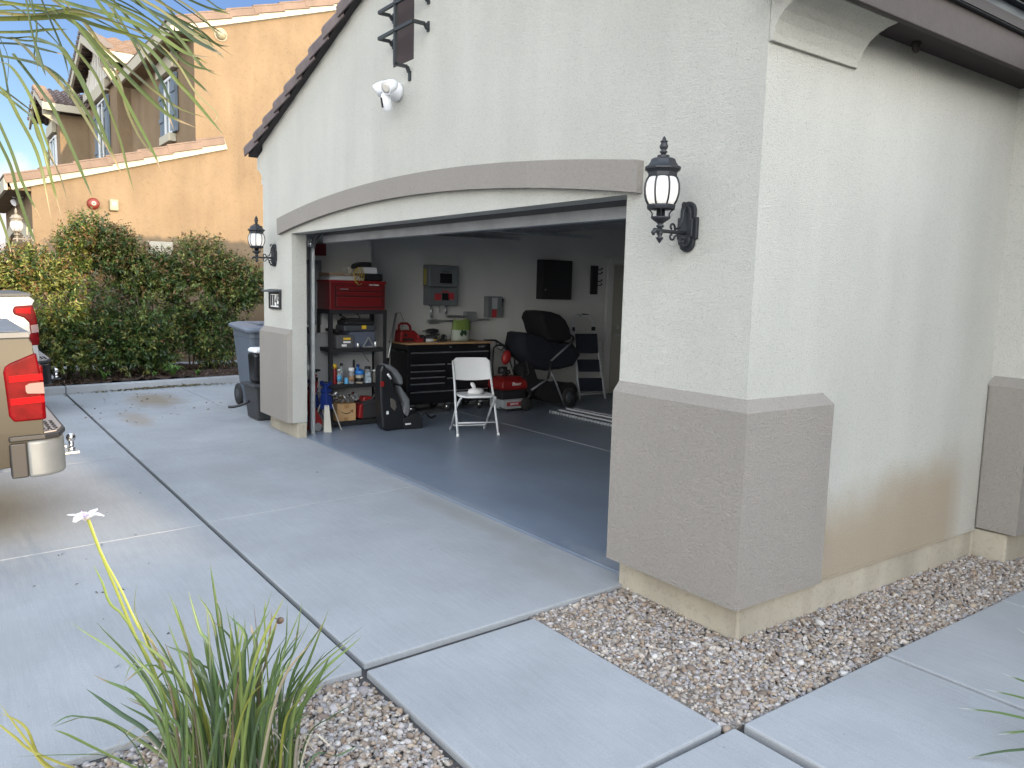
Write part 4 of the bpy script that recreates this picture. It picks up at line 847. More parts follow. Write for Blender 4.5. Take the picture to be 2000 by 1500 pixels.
b = MB(); b.box((.141, -.05, .26), (.155, .05, .34)); b.build('latch', M_dgrey, t, bevel=.004)

# ============================================================ TRUCKS
def make_truck(label, loc, rz, paint, old, plus):
    t = thing('pickup_truck', label, 'pickup truck', loc, rz)
    t.rotation_euler = (math.atan(.03), 0, rz)
    Wd = 1.98; h = 1.31 if old else 1.46
    def arch_(yc, r=.46, n=10): return [(yc+r*math.cos(math.pi*(k/n)), .42+r*math.sin(math.pi*(k/n))*1.0) for k in range(n+1)]
    # body side profile (y,z), rear at y=0, nose at y=-5.75
    top = [(-.04, h), (-.028, h-.03), (-.012, h-.16), (-.003, h-.35), (0, .72)] if old else [(-.05, h), (-.0, h-.05), (-.045, h-.13), (-.03, h-.3), (0, .80)]
    prof = top+[(-.0, .60), (-.09, .52), (-.70, .46)]+[(y, z) for y, z in arch_(-1.17)]+[(-1.66, .40), (-3.95, .38)]+[(y, z) for y, z in arch_(-4.55)]+[(-5.05, .42), (-5.70, .42), (-5.76, .60), (-5.74, .98), (-5.62, 1.12), (-4.3, 1.20), (-4.15, 1.26), (-3.9, h)]
    b = MB(); T = None
    # shell walls with taper at the top (tumblehome) built as rings across the width
    def shell(xs):
        rings = [[Vector((x, y, z)) for (y, z) in prof] for x in xs]; b.loft(rings, True, True, False)
    shell((-Wd, -Wd+.02, -.02, 0))
    o_ = b.build('body', paint, t, bevel=.03, seg=3); bm = bmesh.new(); bm.from_mesh(o_.data)
    for zz in (.55, .70, .85, .95, 1.05, 1.14, 1.22, 1.28): bmesh.ops.bisect_plane(bm, geom=bm.verts[:]+bm.edges[:]+bm.faces[:], plane_co=(0, 0, zz), plane_no=(0, 0, 1))
    for v in bm.verts:
        q = v.co.z; ins = .045*max(0, (q-1.02)/.35)**1.7+.06*max(0, (.80-q)/.4)**1.5
        if v.co.x > -.1: v.co.x -= ins
        elif v.co.x < -Wd+.1: v.co.x += ins
    bm.to_mesh(o_.data); bm.free(); o_.data.polygons.foreach_set('use_smooth', [True]*len(o_.data.polygons)); o_.data.set_sharp_from_angle(angle=rad(28))
    # bed cover with folding ribs
    b = MB(); b.box((-Wd+.04, -1.95, h+.001), (-.04, -.035, h+.035)); 
    for k in range(6): b.box((-Wd+.07, -1.9+k*.31, h+.036), (-.07, -1.9+k*.31+.27, h+.042))
    b.build('bed_cover', M_dgrey if not old else mat('bed_cap_grey', (.10, .105, .115), .4, var=.2), t, bevel=.006)
    # cab
    zc = h-.01
    b = MB(); rg = []
    for (y0, y1, z, xi) in ((-2.02, -4.35, zc, .02), (-2.10, -4.05, 1.62, .09), (-2.22, -3.62, 1.86, .17), (-2.40, -3.45, 1.91, .25)):
        rg.append([Vector((-xi, y0, z)), Vector((-Wd+xi, y0, z)), Vector((-Wd+xi, y1, z)), Vector((-xi, y1, z))])
    b.loft(rg, True, True, False); b.build('cab', paint, t, bevel=.04, seg=3)
    for sx_ in (0, 1):
        xo = -.055 if sx_ == 0 else -Wd+.055; sg = 1 if sx_ == 0 else -1
        for (ya, yb) in ((-2.2, -2.95), (-3.03, -3.8)):
            b = MB(); b.hexa([(xo-.02*sg, ya, zc+.06), (xo+.014*sg, ya, zc+.06), (xo+.014*sg, yb, zc+.06), (xo-.02*sg, yb, zc+.06)], [(xo-.13*sg, ya-.1, 1.82), (xo-.095*sg, ya-.1, 1.82), (xo-.095*sg, yb+(.0 if ya > -3 else .25), 1.82), (xo-.13*sg, yb+(.0 if ya > -3 else .25), 1.82)]); b.build('window', M_glassd, t)
        b = MB(); b.box((.0 if sx_ == 0 else -Wd-.2, -3.9, zc+.02), (.2 if sx_ == 0 else -Wd, -3.75, zc+.22)); b.build('mirror', M_blk, t, bevel=.03)
        for yh in (-2.35, -3.2): b = MB(); b.box((.001 if sx_ == 0 else -Wd-.03, yh-.2, 1.02), (.03 if sx_ == 0 else -Wd-.001, yh, 1.06)); b.build('door_handle', M_chrome, t, bevel=.008)
    b = MB(); b.hexa([(-.15, -4.33, zc+.05), (-Wd+.15, -4.33, zc+.05), (-Wd+.15, -4.30, zc+.05), (-.15, -4.30, zc+.05)], [(-.28, -3.70, 1.84), (-Wd+.28, -3.70, 1.84), (-Wd+.28, -3.66, 1.84), (-.28, -3.66, 1.84)]); b.build('windshield', M_glassd, t)
    b = MB(); b.hexa([(-.2, -2.05, zc+.05), (-Wd+.2, -2.05, zc+.05), (-Wd+.2, -2.02, zc+.05), (-.2, -2.02, zc+.05)], [(-.28, -2.2, 1.82), (-Wd+.28, -2.2, 1.82), (-Wd+.28, -2.17, 1.82), (-.28, -2.17, 1.82)]); b.build('rear_window', M_glassd, t)
    for yc in (-1.17, -4.55):
        for x in (-.14, -Wd+.14):
            b = MB(); Q = Matrix.Rotation(rad(90), 4, 'Y'); b.lathe([(.24, -.12), (.36, -.13), (.395, -.10), (.40, -.05), (.40, .05), (.395, .10), (.36, .13), (.24, .12)], (x, yc, .40), 36, Q); wh = b.build('wheel', M_rub, t)
            b = MB(); b.lathe([(.05, -.125), (.235, -.11), (.24, -.12), (.24, .12), (.235, .11), (.05, .125)], (x, yc, .40), 24, Q); b.build('rim', M_alu, wh)
    # headlights, grille
    for x in (-.30, -Wd+.30): b = MB(); b.box((x-.2, -5.78, .85), (x+.2, -5.70, 1.05)); b.build('headlight', mat('headlight_lens', (.7, .7, .7), .1), t, bevel=.02)
    b = MB(); b.box((-1.4, -5.79, .70), (-.58, -5.71, 1.05)); b.build('grille', M_chrome, t, bevel=.02)
    # rear bumper wrapping the corner
    b = MB(); bm_ = mat('bumper_grey_paint', (.15, .165, .18), .48, metal=.3, var=.08, vscale=9) if old else M_blkg
    zb, zt_ = (.44, .675) if old else (.42, .68)
    for x0_, x1_ in ((-.62, .015), (-Wd-.015, -Wd+.62)):
        y0_ = -.12
        o1 = [(x0_, -.0), (x1_ if x1_ > -1 else x1_, y0_ if x1_ > -1 else -.0)]
    cr_ = [(.015-.17*(1-math.cos(rad(q))), -.05+.17*math.sin(rad(q))) for q in range(0, 91, 10)]
    outl = [(.012, -.10)]+cr_+[(-Wd-x_, y_) for x_, y_ in cr_[::-1]]+[(-Wd-.012, -.10), (-Wd+.1, -.10), (-Wd+.1, -.02), (-.1, -.02), (-.1, -.10)]
    b.prism(outl, 'z', zb, zt_); o_ = b.build('rear_bumper', bm_, t, bevel=.02, seg=3); o_.data.polygons.foreach_set('use_smooth', [True]*len(o_.data.polygons)); o_.data.set_sharp_from_angle(angle=rad(40))
    b = MB(); b.prism([(.013, -.19), (.016, -.101), (-.08, -.101), (-.08, -.19)], 'z', zb+.008, zt_-.01); b.prism([(.016, -.19), (.018, .0), (-.02, .085), (-.2, .135), (-Wd+.2, .135), (-Wd+.02, .085), (-Wd-.018, 0), (-Wd-.016, -.1), (-.1, -.1), (-.1, -.19)], 'z', zt_+.001, zt_+.035); b.build('bumper_trim', M_blk, t, bevel=.008)
    # step pad with raised tread
    b = MB(); b.prism([(-.02, -.10), (-.015, .0), (-.05, .07), (-.21, .115), (-Wd+.21, .115), (-Wd+.05, .07), (-Wd+.015, 0), (-Wd+.02, -.10)], 'z', zt_+.036, zt_+.044); b.build('step_pad', mat('step_pad_grey', (.30, .27, .26), .7), t)
    b = MB()
    for i in range(9):
        for j in range(4): b.cbox((-.06-.045*i, -.03+.035*j-(.02 if i < 1 else 0), zt_+.046), (.024, .007, .005), (0, 0, .8 if (i+j) % 2 else -.8))
    b.build('tread_pattern', M_blk, t)
    # tail lights: shaped shell over the corner
    M_tl = mat('tail_red_lens', (.11, .001, .003), .3, spec=.12, var=.35, vscale=14); M_tb = mat('tail_bright_red', (.30, .001, .004), .35, spec=.08); M_tc = mat('tail_clear_lens', (.26, .17, .155), .15)
    for sx_ in (0, 1):
        mx_ = (lambda x: x) if sx_ == 0 else (lambda x: -Wd-x)
        def patch(b, pts, off):   # pts (y,z) on the side; wraps to the rear face
            vs = []; 
            for (y, z) in pts: vs.append((mx_(.004+off), y, z))
            for (y, z) in pts: vs.append((mx_(-.03), y, z))
            k = len(pts); b.add(vs, [tuple(range(k)), tuple(range(k, 2*k))[::-1]]+[(i, (i+1) % k, k+(i+1) % k, k+i) for i in range(k)])
        if old:
            zl, zh = .80, 1.22; rr = lambda z: -.004-.03*max(0, (z-1.0)/.3)**1.5
            edge = [(rr(z)+.012, z) for z in (zl, .9, 1.0, 1.1, zh)]
            pts = [(-.155, zl), (-.18, zl+.04), (-.19, 1.11), (-.18, 1.14), (-.155, 1.16)]+edge[::-1]
            b = MB(); patch(b, pts, .006)
            b.box((mx_(-.13) if sx_ == 0 else mx_(0), -.04, zl), (mx_(0) if sx_ == 0 else mx_(-.13), .018, 1.14)); tl = b.build('tail_light', M_tl, t, bevel=.012, seg=3)
            b = MB()
            for z0_, z1_ in ((1.045, 1.085), (.905, .945)): patch(b, [(-.165, z0_), (-.165, z1_), (.012, z1_+.006), (.014, z0_+.006)], .0115)
            b.build('lens_band', M_tb, tl)
            b = MB(); patch(b, [(-.075, .972), (-.082, .985), (-.082, 1.02), (-.06, 1.033), (.014, 1.036), (.017, .965)], .012); b.build('reverse_lens', M_tc, tl)
        else:
            b = MB(); patch(b, [(-.215, h-.20), (-.225, h-.15), (-.205, h-.11), (-.03, h-.10), (-.0, h-.22), (.012, h-.50), (.005, h-.56), (-.12, h-.56), (-.10, h-.48), (-.07, h-.42), (-.075, h-.30), (-.12, h-.24)], .008); tl = b.build('tail_light', M_tl, t, bevel=.012, seg=3)
            b = MB(); patch(b, [(-.19, h-.185), (-.20, h-.14), (-.05, h-.125), (-.05, h-.2)], .012); b.build('lens_band', M_tb, tl)
            b = MB(); patch(b, [(-.06, h-.42), (-.065, h-.33), (.008, h-.32), (.014, h-.41)], .013); b.build('reverse_lens', M_tc, tl)
    # tailgate seam + handle
    b = MB(); b.box((-Wd+.16, -.01, .66), (-.16, .008, h-.25)); b.build('tailgate', paint, t, bevel=.006)
    # hitch with ball
    b = MB(); x = -Wd/2; b.box((x-.035, -.1, .38), (x+.035, .22, .44)); b.box((x-.045, .17, .37), (x+.045, .30, .39)); b.build('hitch', M_steel if old else M_blk, t, bevel=.004)
    b = MB(); b.cyl((x, .25, .39), (x, .25, .47), .018); b.lathe([(.026, .0), (.026, .02), (.015, .03)], (x, .25, .391), 14); b.sph((x, .25, .49), .034); b.cyl((x-.06, .2, .41), (x+.07, .2, .41), .02); b.build('tow_ball', M_chrome, t)
    return t
M_tan = mat('metallic_tan_paint', (.058, .053, .043), .5, metal=.25, coat=.03, spec=.2, bump=.0)
M_wpaint = mat('white_truck_paint', (.29, .29, .28), .35, coat=.3)
make_truck('tan pickup truck with red tail light backed toward the garage, nearest the camera', (-3.39, -2.44, drv(-2.44)+.01), 0, M_tan, True, None)
make_truck('white pickup truck parked beyond the tan pickup beside the hedge', (-8.35, -2.01, drv(-2.01)), 0, M_wpaint, False, None)

# ============================================================ HEDGE
M_leaf = attr_mat('hedge_leaf', .38, .5, transl=.22)
M_bark = mat('bark', (.10, .075, .055), .9, bump=.5, bscale=60)
def leaves(P, D, Lh, Wd_, C, droop=.15, name='foliage', m=None):
    """one folded lance leaf per row: P base, D direction (unit), Lh length, Wd_ width, C colour"""
    n = len(P); D = D/np.linalg.norm(D, axis=1, keepdims=True)
    up = np.random.normal(0, 1, (n, 3)); up[:, 2] += 1.2; S = np.cross(D, up); S /= np.linalg.norm(S, axis=1, keepdims=True); Nn = np.cross(S, D)
    Lh = Lh[:, None]; Wd_ = Wd_[:, None]
    p0 = P; m1 = P+D*Lh*.45+Nn*Lh*.05; tip = P+D*Lh-np.array([0, 0, 1])*Lh*droop
    l1 = m1+S*Wd_*.5+Nn*Wd_*.22; r1 = m1-S*Wd_*.5+Nn*Wd_*.22
    V = np.stack([p0, l1, tip, m1, r1], 1).reshape(-1, 3); base = (np.arange(n)*5)[:, None]
    F1 = base+np.array([[0, 3, 1]]); F2 = base+np.array([[1, 3, 2]]); F3 = base+np.array([[0, 4, 3]]); F4 = base+np.array([[3, 4, 2]])
    F = np.concatenate([F1, F2, F3, F4]); Cc = np.repeat(C, 5, 0)
    return big_mesh(name, V, F, [m or M_leaf], colattr=Cc)
def shrub(label, c, rx, ry, z0, h, ntw, lobes, seed, gold=.12):
    rs = np.random.RandomState(seed)
    t = thing('hedge_shrub', label, 'shrub', (c[0], c[1], z0), 0, 'photinia shrubs in the hedge by the kerb', world=True)
    b = MB(); tips = []
    for k in range(7):
        a = rs.uniform(0, 6.28); bx, by = c[0]+rs.uniform(-.3, .3)*rx, c[1]+rs.uniform(-.6, .6)*ry
        tx, ty = bx+rs.uniform(-.4, .4)*rx, by+rs.uniform(-.5, .5)*ry; b.tube([(bx, by, z0-.05), ((bx*2+tx)/3+.03, (by*2+ty)/3, z0+h*.35), (tx, ty, z0+h*.8)], [.018, .012, .004], 6)
        tips.append((tx, ty))
    b.build('stems', M_bark, t)
    # twig origins: volume sum of lobes
    Pt = []; Dt = []
    while len(Pt) < ntw:
        lb = lobes[rs.randint(len(lobes))]; q = rs.normal(0, 1, 3); q /= np.linalg.norm(q); r = rs.uniform(.35, 1.0)**.6
        p = np.array(lb[:3])+q*np.array(lb[3:6])*r; 
        if p[2] < z0+.08: continue
        f_ = math.sin(p[0]*6.1+1)*math.sin(p[1]*5.3+seed)*math.sin(p[2]*4.7+2)
        if f_ < -.6: continue
        Pt.append(p); d = q*np.array([1, 1, .6])+np.array([.25, 0, .75])+rs.normal(0, .35, 3); Dt.append(d/np.linalg.norm(d))
    Pt = np.array(Pt); Dt = np.array(Dt); P = []; D = []; C = []; Ls = []
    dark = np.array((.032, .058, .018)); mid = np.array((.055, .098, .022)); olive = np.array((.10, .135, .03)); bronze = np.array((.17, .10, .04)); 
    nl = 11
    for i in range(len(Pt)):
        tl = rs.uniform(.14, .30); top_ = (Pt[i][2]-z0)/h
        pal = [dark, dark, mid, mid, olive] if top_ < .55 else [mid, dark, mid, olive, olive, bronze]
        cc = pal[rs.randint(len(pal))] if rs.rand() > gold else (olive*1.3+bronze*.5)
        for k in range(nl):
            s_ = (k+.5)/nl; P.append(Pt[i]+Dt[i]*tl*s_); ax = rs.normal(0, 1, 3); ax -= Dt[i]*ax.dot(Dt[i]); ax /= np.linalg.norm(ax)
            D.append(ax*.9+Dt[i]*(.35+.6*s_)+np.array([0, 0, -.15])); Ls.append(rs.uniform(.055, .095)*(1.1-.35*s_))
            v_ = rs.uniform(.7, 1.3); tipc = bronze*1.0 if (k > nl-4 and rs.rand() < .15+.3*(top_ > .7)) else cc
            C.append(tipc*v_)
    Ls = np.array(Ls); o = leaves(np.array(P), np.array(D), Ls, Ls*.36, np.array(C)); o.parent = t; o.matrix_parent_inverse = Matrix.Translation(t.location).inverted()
    return t
# ============================================================ INSIDE THE GARAGE
WX = -7.05
def R4(u0, v0, u1, v1, x):
    a, c = PX(u0, (v0+v1)/2, x), PX(u1, (v0+v1)/2, x); um = (u0+u1)/2
    return a.y, c.y, PX(um, v1, x).z, PX(um, v0, x).z
# rack
RX0, RX1, RY0, RY1 = -6.48, -6.12, .60, 1.265
zs = [.06, PX(705, 749, RX1).z, PX(705, 680, RX1).z, 1.335]
t = thing('shelving_rack', 'black steel shelving rack against the left garage wall under the red chest', 'shelf rack', ((RX0+RX1)/2, (RY0+RY1)/2, 0), world=True)
for x in (RX0, RX1):
    for y in (RY0, RY1):
        b = MB(); s = 1 if x < -6.3 else -1; q = 1 if y < 1 else -1; b.box((x, y-.022, 0), (x+.004*s, y+.022, 1.34)) ; b.box((min(x, x+.03*s), y-.022*q-.002, 0), (max(x, x+.03*s), y-.022*q+.002, 1.34)); b.build('upright', M_blackp, t)
for z in zs:
    b = MB(); b.box((RX0, RY0, z-.01), (RX1, RY1, z)); b.box((RX1-.004, RY0, z-.045), (RX1+.002, RY1, z+.004)); b.box((RX0, RY0, z-.045), (RX0+.004, RY1, z)); b.box((RX0, RY0-.002, z-.045), (RX1, RY0+.004, z)); b.box((RX0, RY1-.004, z-.045), (RX1, RY1+.002, z)); b.build('shelf', M_blackp, t)
# red chest
t = thing('red_tool_chest', 'red metal tool chest with drawers on top of the black rack', 'tool chest', (-6.3, .92, 1.336), world=True)
b = MB(); b.box((-6.49, .585, 1.337), (-6.12, 1.265, 1.655)); b.build('cabinet', M_red, t, bevel=.006)
b = MB(); b.box((-6.50, .575, 1.64), (-6.11, 1.275, 1.668)); b.build('lid', mat('dark_red_lid', (.20, .008, .010), .4), t, bevel=.006)
b = MB(); b.box((-6.1195, .645, 1.362), (-6.1165, 1.24, 1.608)); b.build('drawer_gap_shade', mat('painted_gap_shade', (.02, .004, .004), .6), t)  # dark plate behind the drawers, shade of the gaps put into its colour
for (z0, z1) in ((1.553, 1.60), (1.497, 1.541), (1.375, 1.483)):
    b = MB(); b.box((-6.1164, .66, z0), (-6.106, 1.225, z1)); d_ = b.build('drawer', M_red, t, bevel=.003)
    b = MB(); b.box((-6.107, .66, z1-.012), (-6.098, 1.225, z1-.002)); b.build('drawer_pull', mat('dark_red_lid', (.2, .01, .01)), d_)
b = MB(); b.cyl((-6.119, .92, 1.622), (-6.105, .92, 1.622), .009); b.build('lock', M_chrome, t)
text_mesh('lettering', 'CRAFTSMAN', .022, M_white, t, (-6.109, 1.12, 1.622), FX)
b = MB(); b.box((-6.107, .70, 1.565), (-6.105, .80, 1.575)); b.build('badge', M_alu, t)
TZ = 1.669
t = tag(MB().box((-6.47, .60, TZ), (-6.16, 1.0, TZ+.03)).box((-6.46, .62, TZ+.031), (-6.18, .98, TZ+.052)).build('paper_stack', mat('paper_white', (.5, .5, .52), .8), bevel=.003), 'loose stack of white papers lying on the red tool chest', 'papers')
t = tag(MB().box((-6.45, .59, TZ+.053), (-6.15, 1.0, TZ+.078)).build('wood_board', M_woodb, bevel=.002), 'brown wood board lying on the papers on the red chest', 'board')
b = MB(); b.box((-6.42, 1.0, TZ), (-6.15, 1.255, TZ+.085)); t = tag(b.build('tool_case', M_blk, bevel=.02, seg=3), 'black zip case at the right end of the red chest top', 'case')
b = MB(); b.box((-6.36, 1.02, TZ+.086), (-6.18, 1.19, TZ+.155)); t = tag(b.build('white_box', M_white, bevel=.004), 'small white carton on the black zip case', 'box')
b = MB(); b.prism([(.93, 1.80), (.95, 1.86), (1.02, 1.885), (1.14, 1.885), (1.14, 1.83), (1.0, 1.826)], 'x', -6.36, -6.2); t = tag(b.build('soft_pouch', M_blk, bevel=.015, seg=3), 'black soft pouch topmost on the red chest pile', 'pouch')
t = thing('extension_cord', 'coiled yellow extension cord hanging over the front of the red chest', 'cord', (-6.12, .92, 1.72), world=True)
b = MB()
for k in range(4):
    pts = []; ry_, rz_ = .022+.013*k, .045+.018*k
    for a in range(0, 360, 20): pts.append((-6.115+.004*k+.02*math.sin(rad(a*2)), .895+.012*k+ry_*math.cos(rad(a))*(1+.4*math.sin(rad(a))*-.6), 1.735-.005*k+rz_*math.sin(rad(a))))
    b.tube(pts, .0042, 6, closed=True)
b.build('coil', M_yelc, t)
b = MB(); b.tube([(-6.13, .80+.05*math.cos(rad(a)), 1.78+.05*math.sin(rad(a))) for a in range(0, 360, 24)], .006, 6, closed=True); b.box((-6.14, .80, 1.75), (-6.12, .83, 1.80)); t = tag(b.build('hose_gauge', M_cream), 'small white looped hose gauge leaning beside the yellow cord', 'gauge')
# shelf 1 (z = zs[2])
S1 = zs[2]+.001
def blk(nm, label, cat, x0, x1, u0, v0, u1, v1, m, bev=.01, group=None, z0=None):
    y0, y1, za, zb = R4(u0, v0, u1, v1, x1); za = S1 if z0 is None else z0
    return tag(MB().box((x0, y0, za), (x1, y1, zb)).build(nm, m, bevel=bev, seg=3), label, cat, group)
t = thing('screw_organizer', 'clear plastic organizer with yellow labels at left of upper rack shelf', 'organizer', (-6.25, .78, S1), world=True)
y0, y1, za, zb = R4(668, 652, 690, 675, -6.13); b = MB(); b.box((-6.35, y0-.06, S1), (-6.14, y1+.01, S1+.15)); b.build('box', mat('smoky_plastic', (.09, .09, .095), .25), t, bevel=.006)
b = MB(); b.box((-6.139, y0+.02, S1+.095), (-6.137, y1-.03, S1+.12)); b.build('label_strip', M_yel, t)
b = MB(); b.box((-6.139, y0+.02, S1+.06), (-6.137, y1-.03, S1+.08)); b.box((-6.139, y0, S1+.02), (-6.137, y0+.06, S1+.045)); b.build('paper_label', M_white, t)
blk('tool_case', 'blue grey hard case under the yellow latched case on the rack', 'case', -6.44, -6.17, 684, 648, 733, 668, mat('blue_grey_case', (.085, .10, .14), .5), .012)
zc_ = R4(684, 648, 733, 668, -6.17)[3]
t = thing('drill_case', 'black hard case with yellow latch in the middle of upper rack shelf', 'case', (-6.3, 1.05, zc_), world=True)
y0, y1, _, _ = R4(672, 636, 734, 648, -6.18); b = MB(); b.box((-6.43, y0, zc_+.002), (-6.18, y1, zc_+.075)); b.build('lower_shell', M_dgrey, t, bevel=.02, seg=3)
b = MB(); b.box((-6.43, y0+.02, zc_+.077), (-6.18, y1-.01, zc_+.125)); b.build('upper_shell', M_blk, t, bevel=.02, seg=3)
b = MB(); b.box((-6.179, 1.00, zc_+.03), (-6.168, 1.055, zc_+.075)); b.build('latch', M_yel, t, bevel=.003)
b = MB(); b.box((-6.40, y0+.05, zc_+.126), (-6.2, y1-.05, zc_+.15)); b.tube([(-6.2, 1.0, zc_+.14), (-6.18, .95, zc_+.2), (-6.2, .9, zc_+.22)], .006); b.build('handle', M_blk, t, bevel=.008)
b = MB(); 
for k in range(9): b.sph((-6.28+random.uniform(-.06, .06), .70+random.uniform(-.05, .06), S1+.165+random.uniform(0, .04)), (.05, .04, .022), 8, 6)
tag(b.build('glove_pile', M_blk), 'crumpled black gloves on the organizer at the left of the rack', 'gloves')
t = thing('warning_triangle', 'grey triangle stand on the upper rack shelf below the hard cases', 'triangle stand', (-6.14, 1.07, S1), world=True)
b = MB(); yA, yB_, yC_ = 1.0, 1.13, 1.065
for (p, q) in (((-6.135, yA, S1+.012), (-6.135, yB_, S1+.012)), ((-6.135, yA, S1+.012), (-6.135, yC_, S1+.125)), ((-6.135, yB_, S1+.012), (-6.135, yC_, S1+.125))):
    p, q = Vector(p), Vector(q); d = q-p; b.box((-.006, -.011, -d.length/2), (.006, .011, d.length/2), Matrix.Translation((p+q)/2) @ d.to_track_quat('Z', 'X').to_matrix().to_4x4())
b.build('triangle_frame', M_grey, t)
for (y, hh, mm, lb) in ((.945, .055, M_alu, 'small silver tin left of the grey triangle on the rack'), (1.165, .07, M_alu, 'small silver tin right of the grey triangle on the rack')):
    tag(MB().lathe([(.02, 0), (.022, .004), (.022, hh-.004), (.02, hh)], (-6.16, y, S1)).build('small_tin', mm), lb, 'tin')
blk('tool_roll', 'black tool roll behind the grey triangle stand on the rack', 'tool roll', -6.40, -6.22, 690, 662, 736, 675, M_blk, .03)
b = MB(); b.tube([(-6.46, .86, 1.27), (-6.40, .88, 1.24), (-6.3, .93, 1.19), (-6.25, .96, 1.17)], .006); b.sph((-6.46, .86, 1.27), .018, 8, 6); b.tube([(-6.46, .87, 1.25), (-6.3, .9, 1.15), (-6.2, .95, 1.0), (-6.2, 1.05, .8), (-6.3, 1.15, .72)], .003, 6)
tag(b.build('charger_cable', M_blk), 'thin black charger cable hanging from the wall outlet behind the rack', 'cable')
b = MB(); b.box((-6.50, .84, 1.21), (-6.492, .91, 1.32)); tag(b.build('wall_outlet', M_white, bevel=.003), 'white wall outlet behind the upper shelf of the rack', 'outlet')
# shelf 2
S2 = zs[1]+.001
def bottle(nm, label, cat, y, x, r, h, m, capm=None, caph=.03, neck=.6, lab=None, group=None):
    t = thing(nm, label, cat, (x, y, S2), group=group)
    MB().lathe([(r*.95, 0), (r, .005), (r, h*.75), (r*.95, h*.8), (r*neck, h*.9), (r*neck, h)], (0, 0, 0), 20).build('body', m, t)
    if capm: MB().lathe([(r*neck*1.15, h+.001), (r*neck*1.15, h+caph*.8), (r*neck*.8, h+caph)], (0, 0, 0), 16).build('cap', capm, t)
    if lab: MB().lathe([(r*1.01, h*.2), (r*1.01, h*.65)], (0, 0, 0), 20).build('label_band', lab, t)
    return t
GB = 'bottles and cans on the middle rack shelf'
bottle('spray_can', 'tall red spray can with yellow cap at left of middle shelf', 'spray can', .665, -6.18, .028, .18, M_redp, M_yel, .05, .9, None, GB)
bottle('plastic_bottle', 'clear bottle with light blue label beside the red spray can', 'bottle', .73, -6.2, .03, .15, M_clear, M_white, .02, .5, M_lblue, GB)
bottle('plastic_bottle', 'short bright blue bottle in front on the middle shelf', 'bottle', .795, -6.145, .022, .07, M_lblue, None, 0, .9, None, GB)
bottle('spray_bottle', 'grey bottle with black nozzle cap behind the front uprights', 'bottle', .78, -6.25, .03, .2, M_grey, M_blk, .03, .5, None, GB)
bottle('paint_can', 'grey and brown banded aerosol with wide white cap', 'aerosol', .86, -6.15, .036, .145, M_grey, M_white, .04, .85, M_woodb, GB)
bottle('squeeze_bottle', 'black pointed squeeze bottle at the centre of the middle shelf', 'bottle', .94, -6.26, .03, .19, M_blk, M_blk, .075, .4, None, GB)
bottle('glue_can', 'squat can with wide bright blue lid', 'can', .965, -6.16, .048, .10, M_cream, M_blue2, .055, 1.0, M_blk, GB)
bottle('hand_bottle', 'blue pump bottle behind the blue lidded can', 'bottle', 1.0, -6.28, .03, .18, M_blue2, M_blue, .03, .6, None, GB)
tag(MB().box((-6.2, 1.035, S2), (-6.14, 1.105, S2+.06)).box((-6.2, 1.04, S2+.061), (-6.15, 1.10, S2+.12)).build('small_cartons', mat('blue_white_carton', (.35, .42, .48), .6, var=.5, vscale=40)), 'two small blue and white cartons stacked right of the blue lidded can', 'cartons')
bottle('screw_jar', 'clear screw jar with black lid at the back of the middle shelf', 'jar', 1.12, -6.27, .045, .15, M_grey, M_blk, .03, .7, None, GB)
bottle('screw_jar', 'larger clear jar of screws with white lid near the right upright', 'jar', 1.19, -6.17, .05, .13, mat('screws_in_jar', (.16, .15, .13), .4, var=.8, vscale=60), M_white, .015, .9, None, GB)
# bottom shelf
S3 = zs[0]+.001
t = thing('cardboard_box', 'brown cardboard parcel with curved arrow logo on the bottom rack shelf', 'cardboard box', (-6.22, .83, S3), world=True)
y0, y1, _, z1 = R4(659, 786, 695, 820, -6.13); z1 = S3+.20
b = MB(); b.box((-6.36, y0, S3), (-6.13, y1, z1)); b.build('carton', M_card, t, bevel=.003)
b = MB(); b.box((-6.129, (y0+y1)/2-.03, z1-.055), (-6.1285, (y0+y1)/2+.03, z1-.005)); b.box((-6.129, (y0+y1)/2-.035, S3+.005), (-6.1285, (y0+y1)/2+.02, S3+.045)); b.build('tape', M_tape, t)
b = MB(); ym = (y0+y1)/2; pts = [(-6.128, ym+(-.07+.14*k/10), S3+.115-.028*(1-((k-5)/5)**2)) for k in range(11)]
b.tube(pts, [.003+.002*(1-abs(k-5)/5) for k in range(11)], 6); b.tube([(-6.128, ym+.045, S3+.122), (-6.128, ym+.078, S3+.124), (-6.128, ym+.072, S3+.092)], .0035, 5); b.build('arrow_logo', M_blk, t)
b = MB(); rs = random.Random(3)
for k in range(26): b.cbox((-6.2+rs.uniform(-.06, .06), .80+rs.uniform(-.11, .13), z1+.03+rs.uniform(-.02, .06)), (rs.uniform(.03, .08), rs.uniform(.03, .08), .004), (rs.uniform(-1, 1), rs.uniform(-1, 1), rs.uniform(-3, 3)))
tag(b.build('foil_bag', mat('crumpled_foil', (.5, .5, .5), .2, metal=.9)), 'crumpled silver foil bag lying on the cardboard parcel', 'bag')
t = thing('tool_bag', 'open red and black canvas tool bag on the bottom rack shelf', 'tool bag', (-6.2, 1.1, S3), world=True)
b = MB(); b.prism([(.98, S3), (1.25, S3), (1.255, S3+.16), (1.22, S3+.22), (1.14, S3+.23), (1.02, S3+.21), (.975, S3+.15)], 'x', -6.40, -6.15); b.build('body', mat('black_canvas', (.022, .022, .025), .9), t, bevel=.03, seg=3)
b = MB(); b.prism([(.945, S3+.02), (1.0, S3+.01), (1.005, S3+.19), (.96, S3+.17)], 'x', -6.35, -6.135); b.prism([(1.02, S3+.20), (1.2, S3+.19), (1.16, S3+.255), (1.05, S3+.26)], 'x', -6.34, -6.2); b.build('red_panel', M_redp, t, bevel=.012)
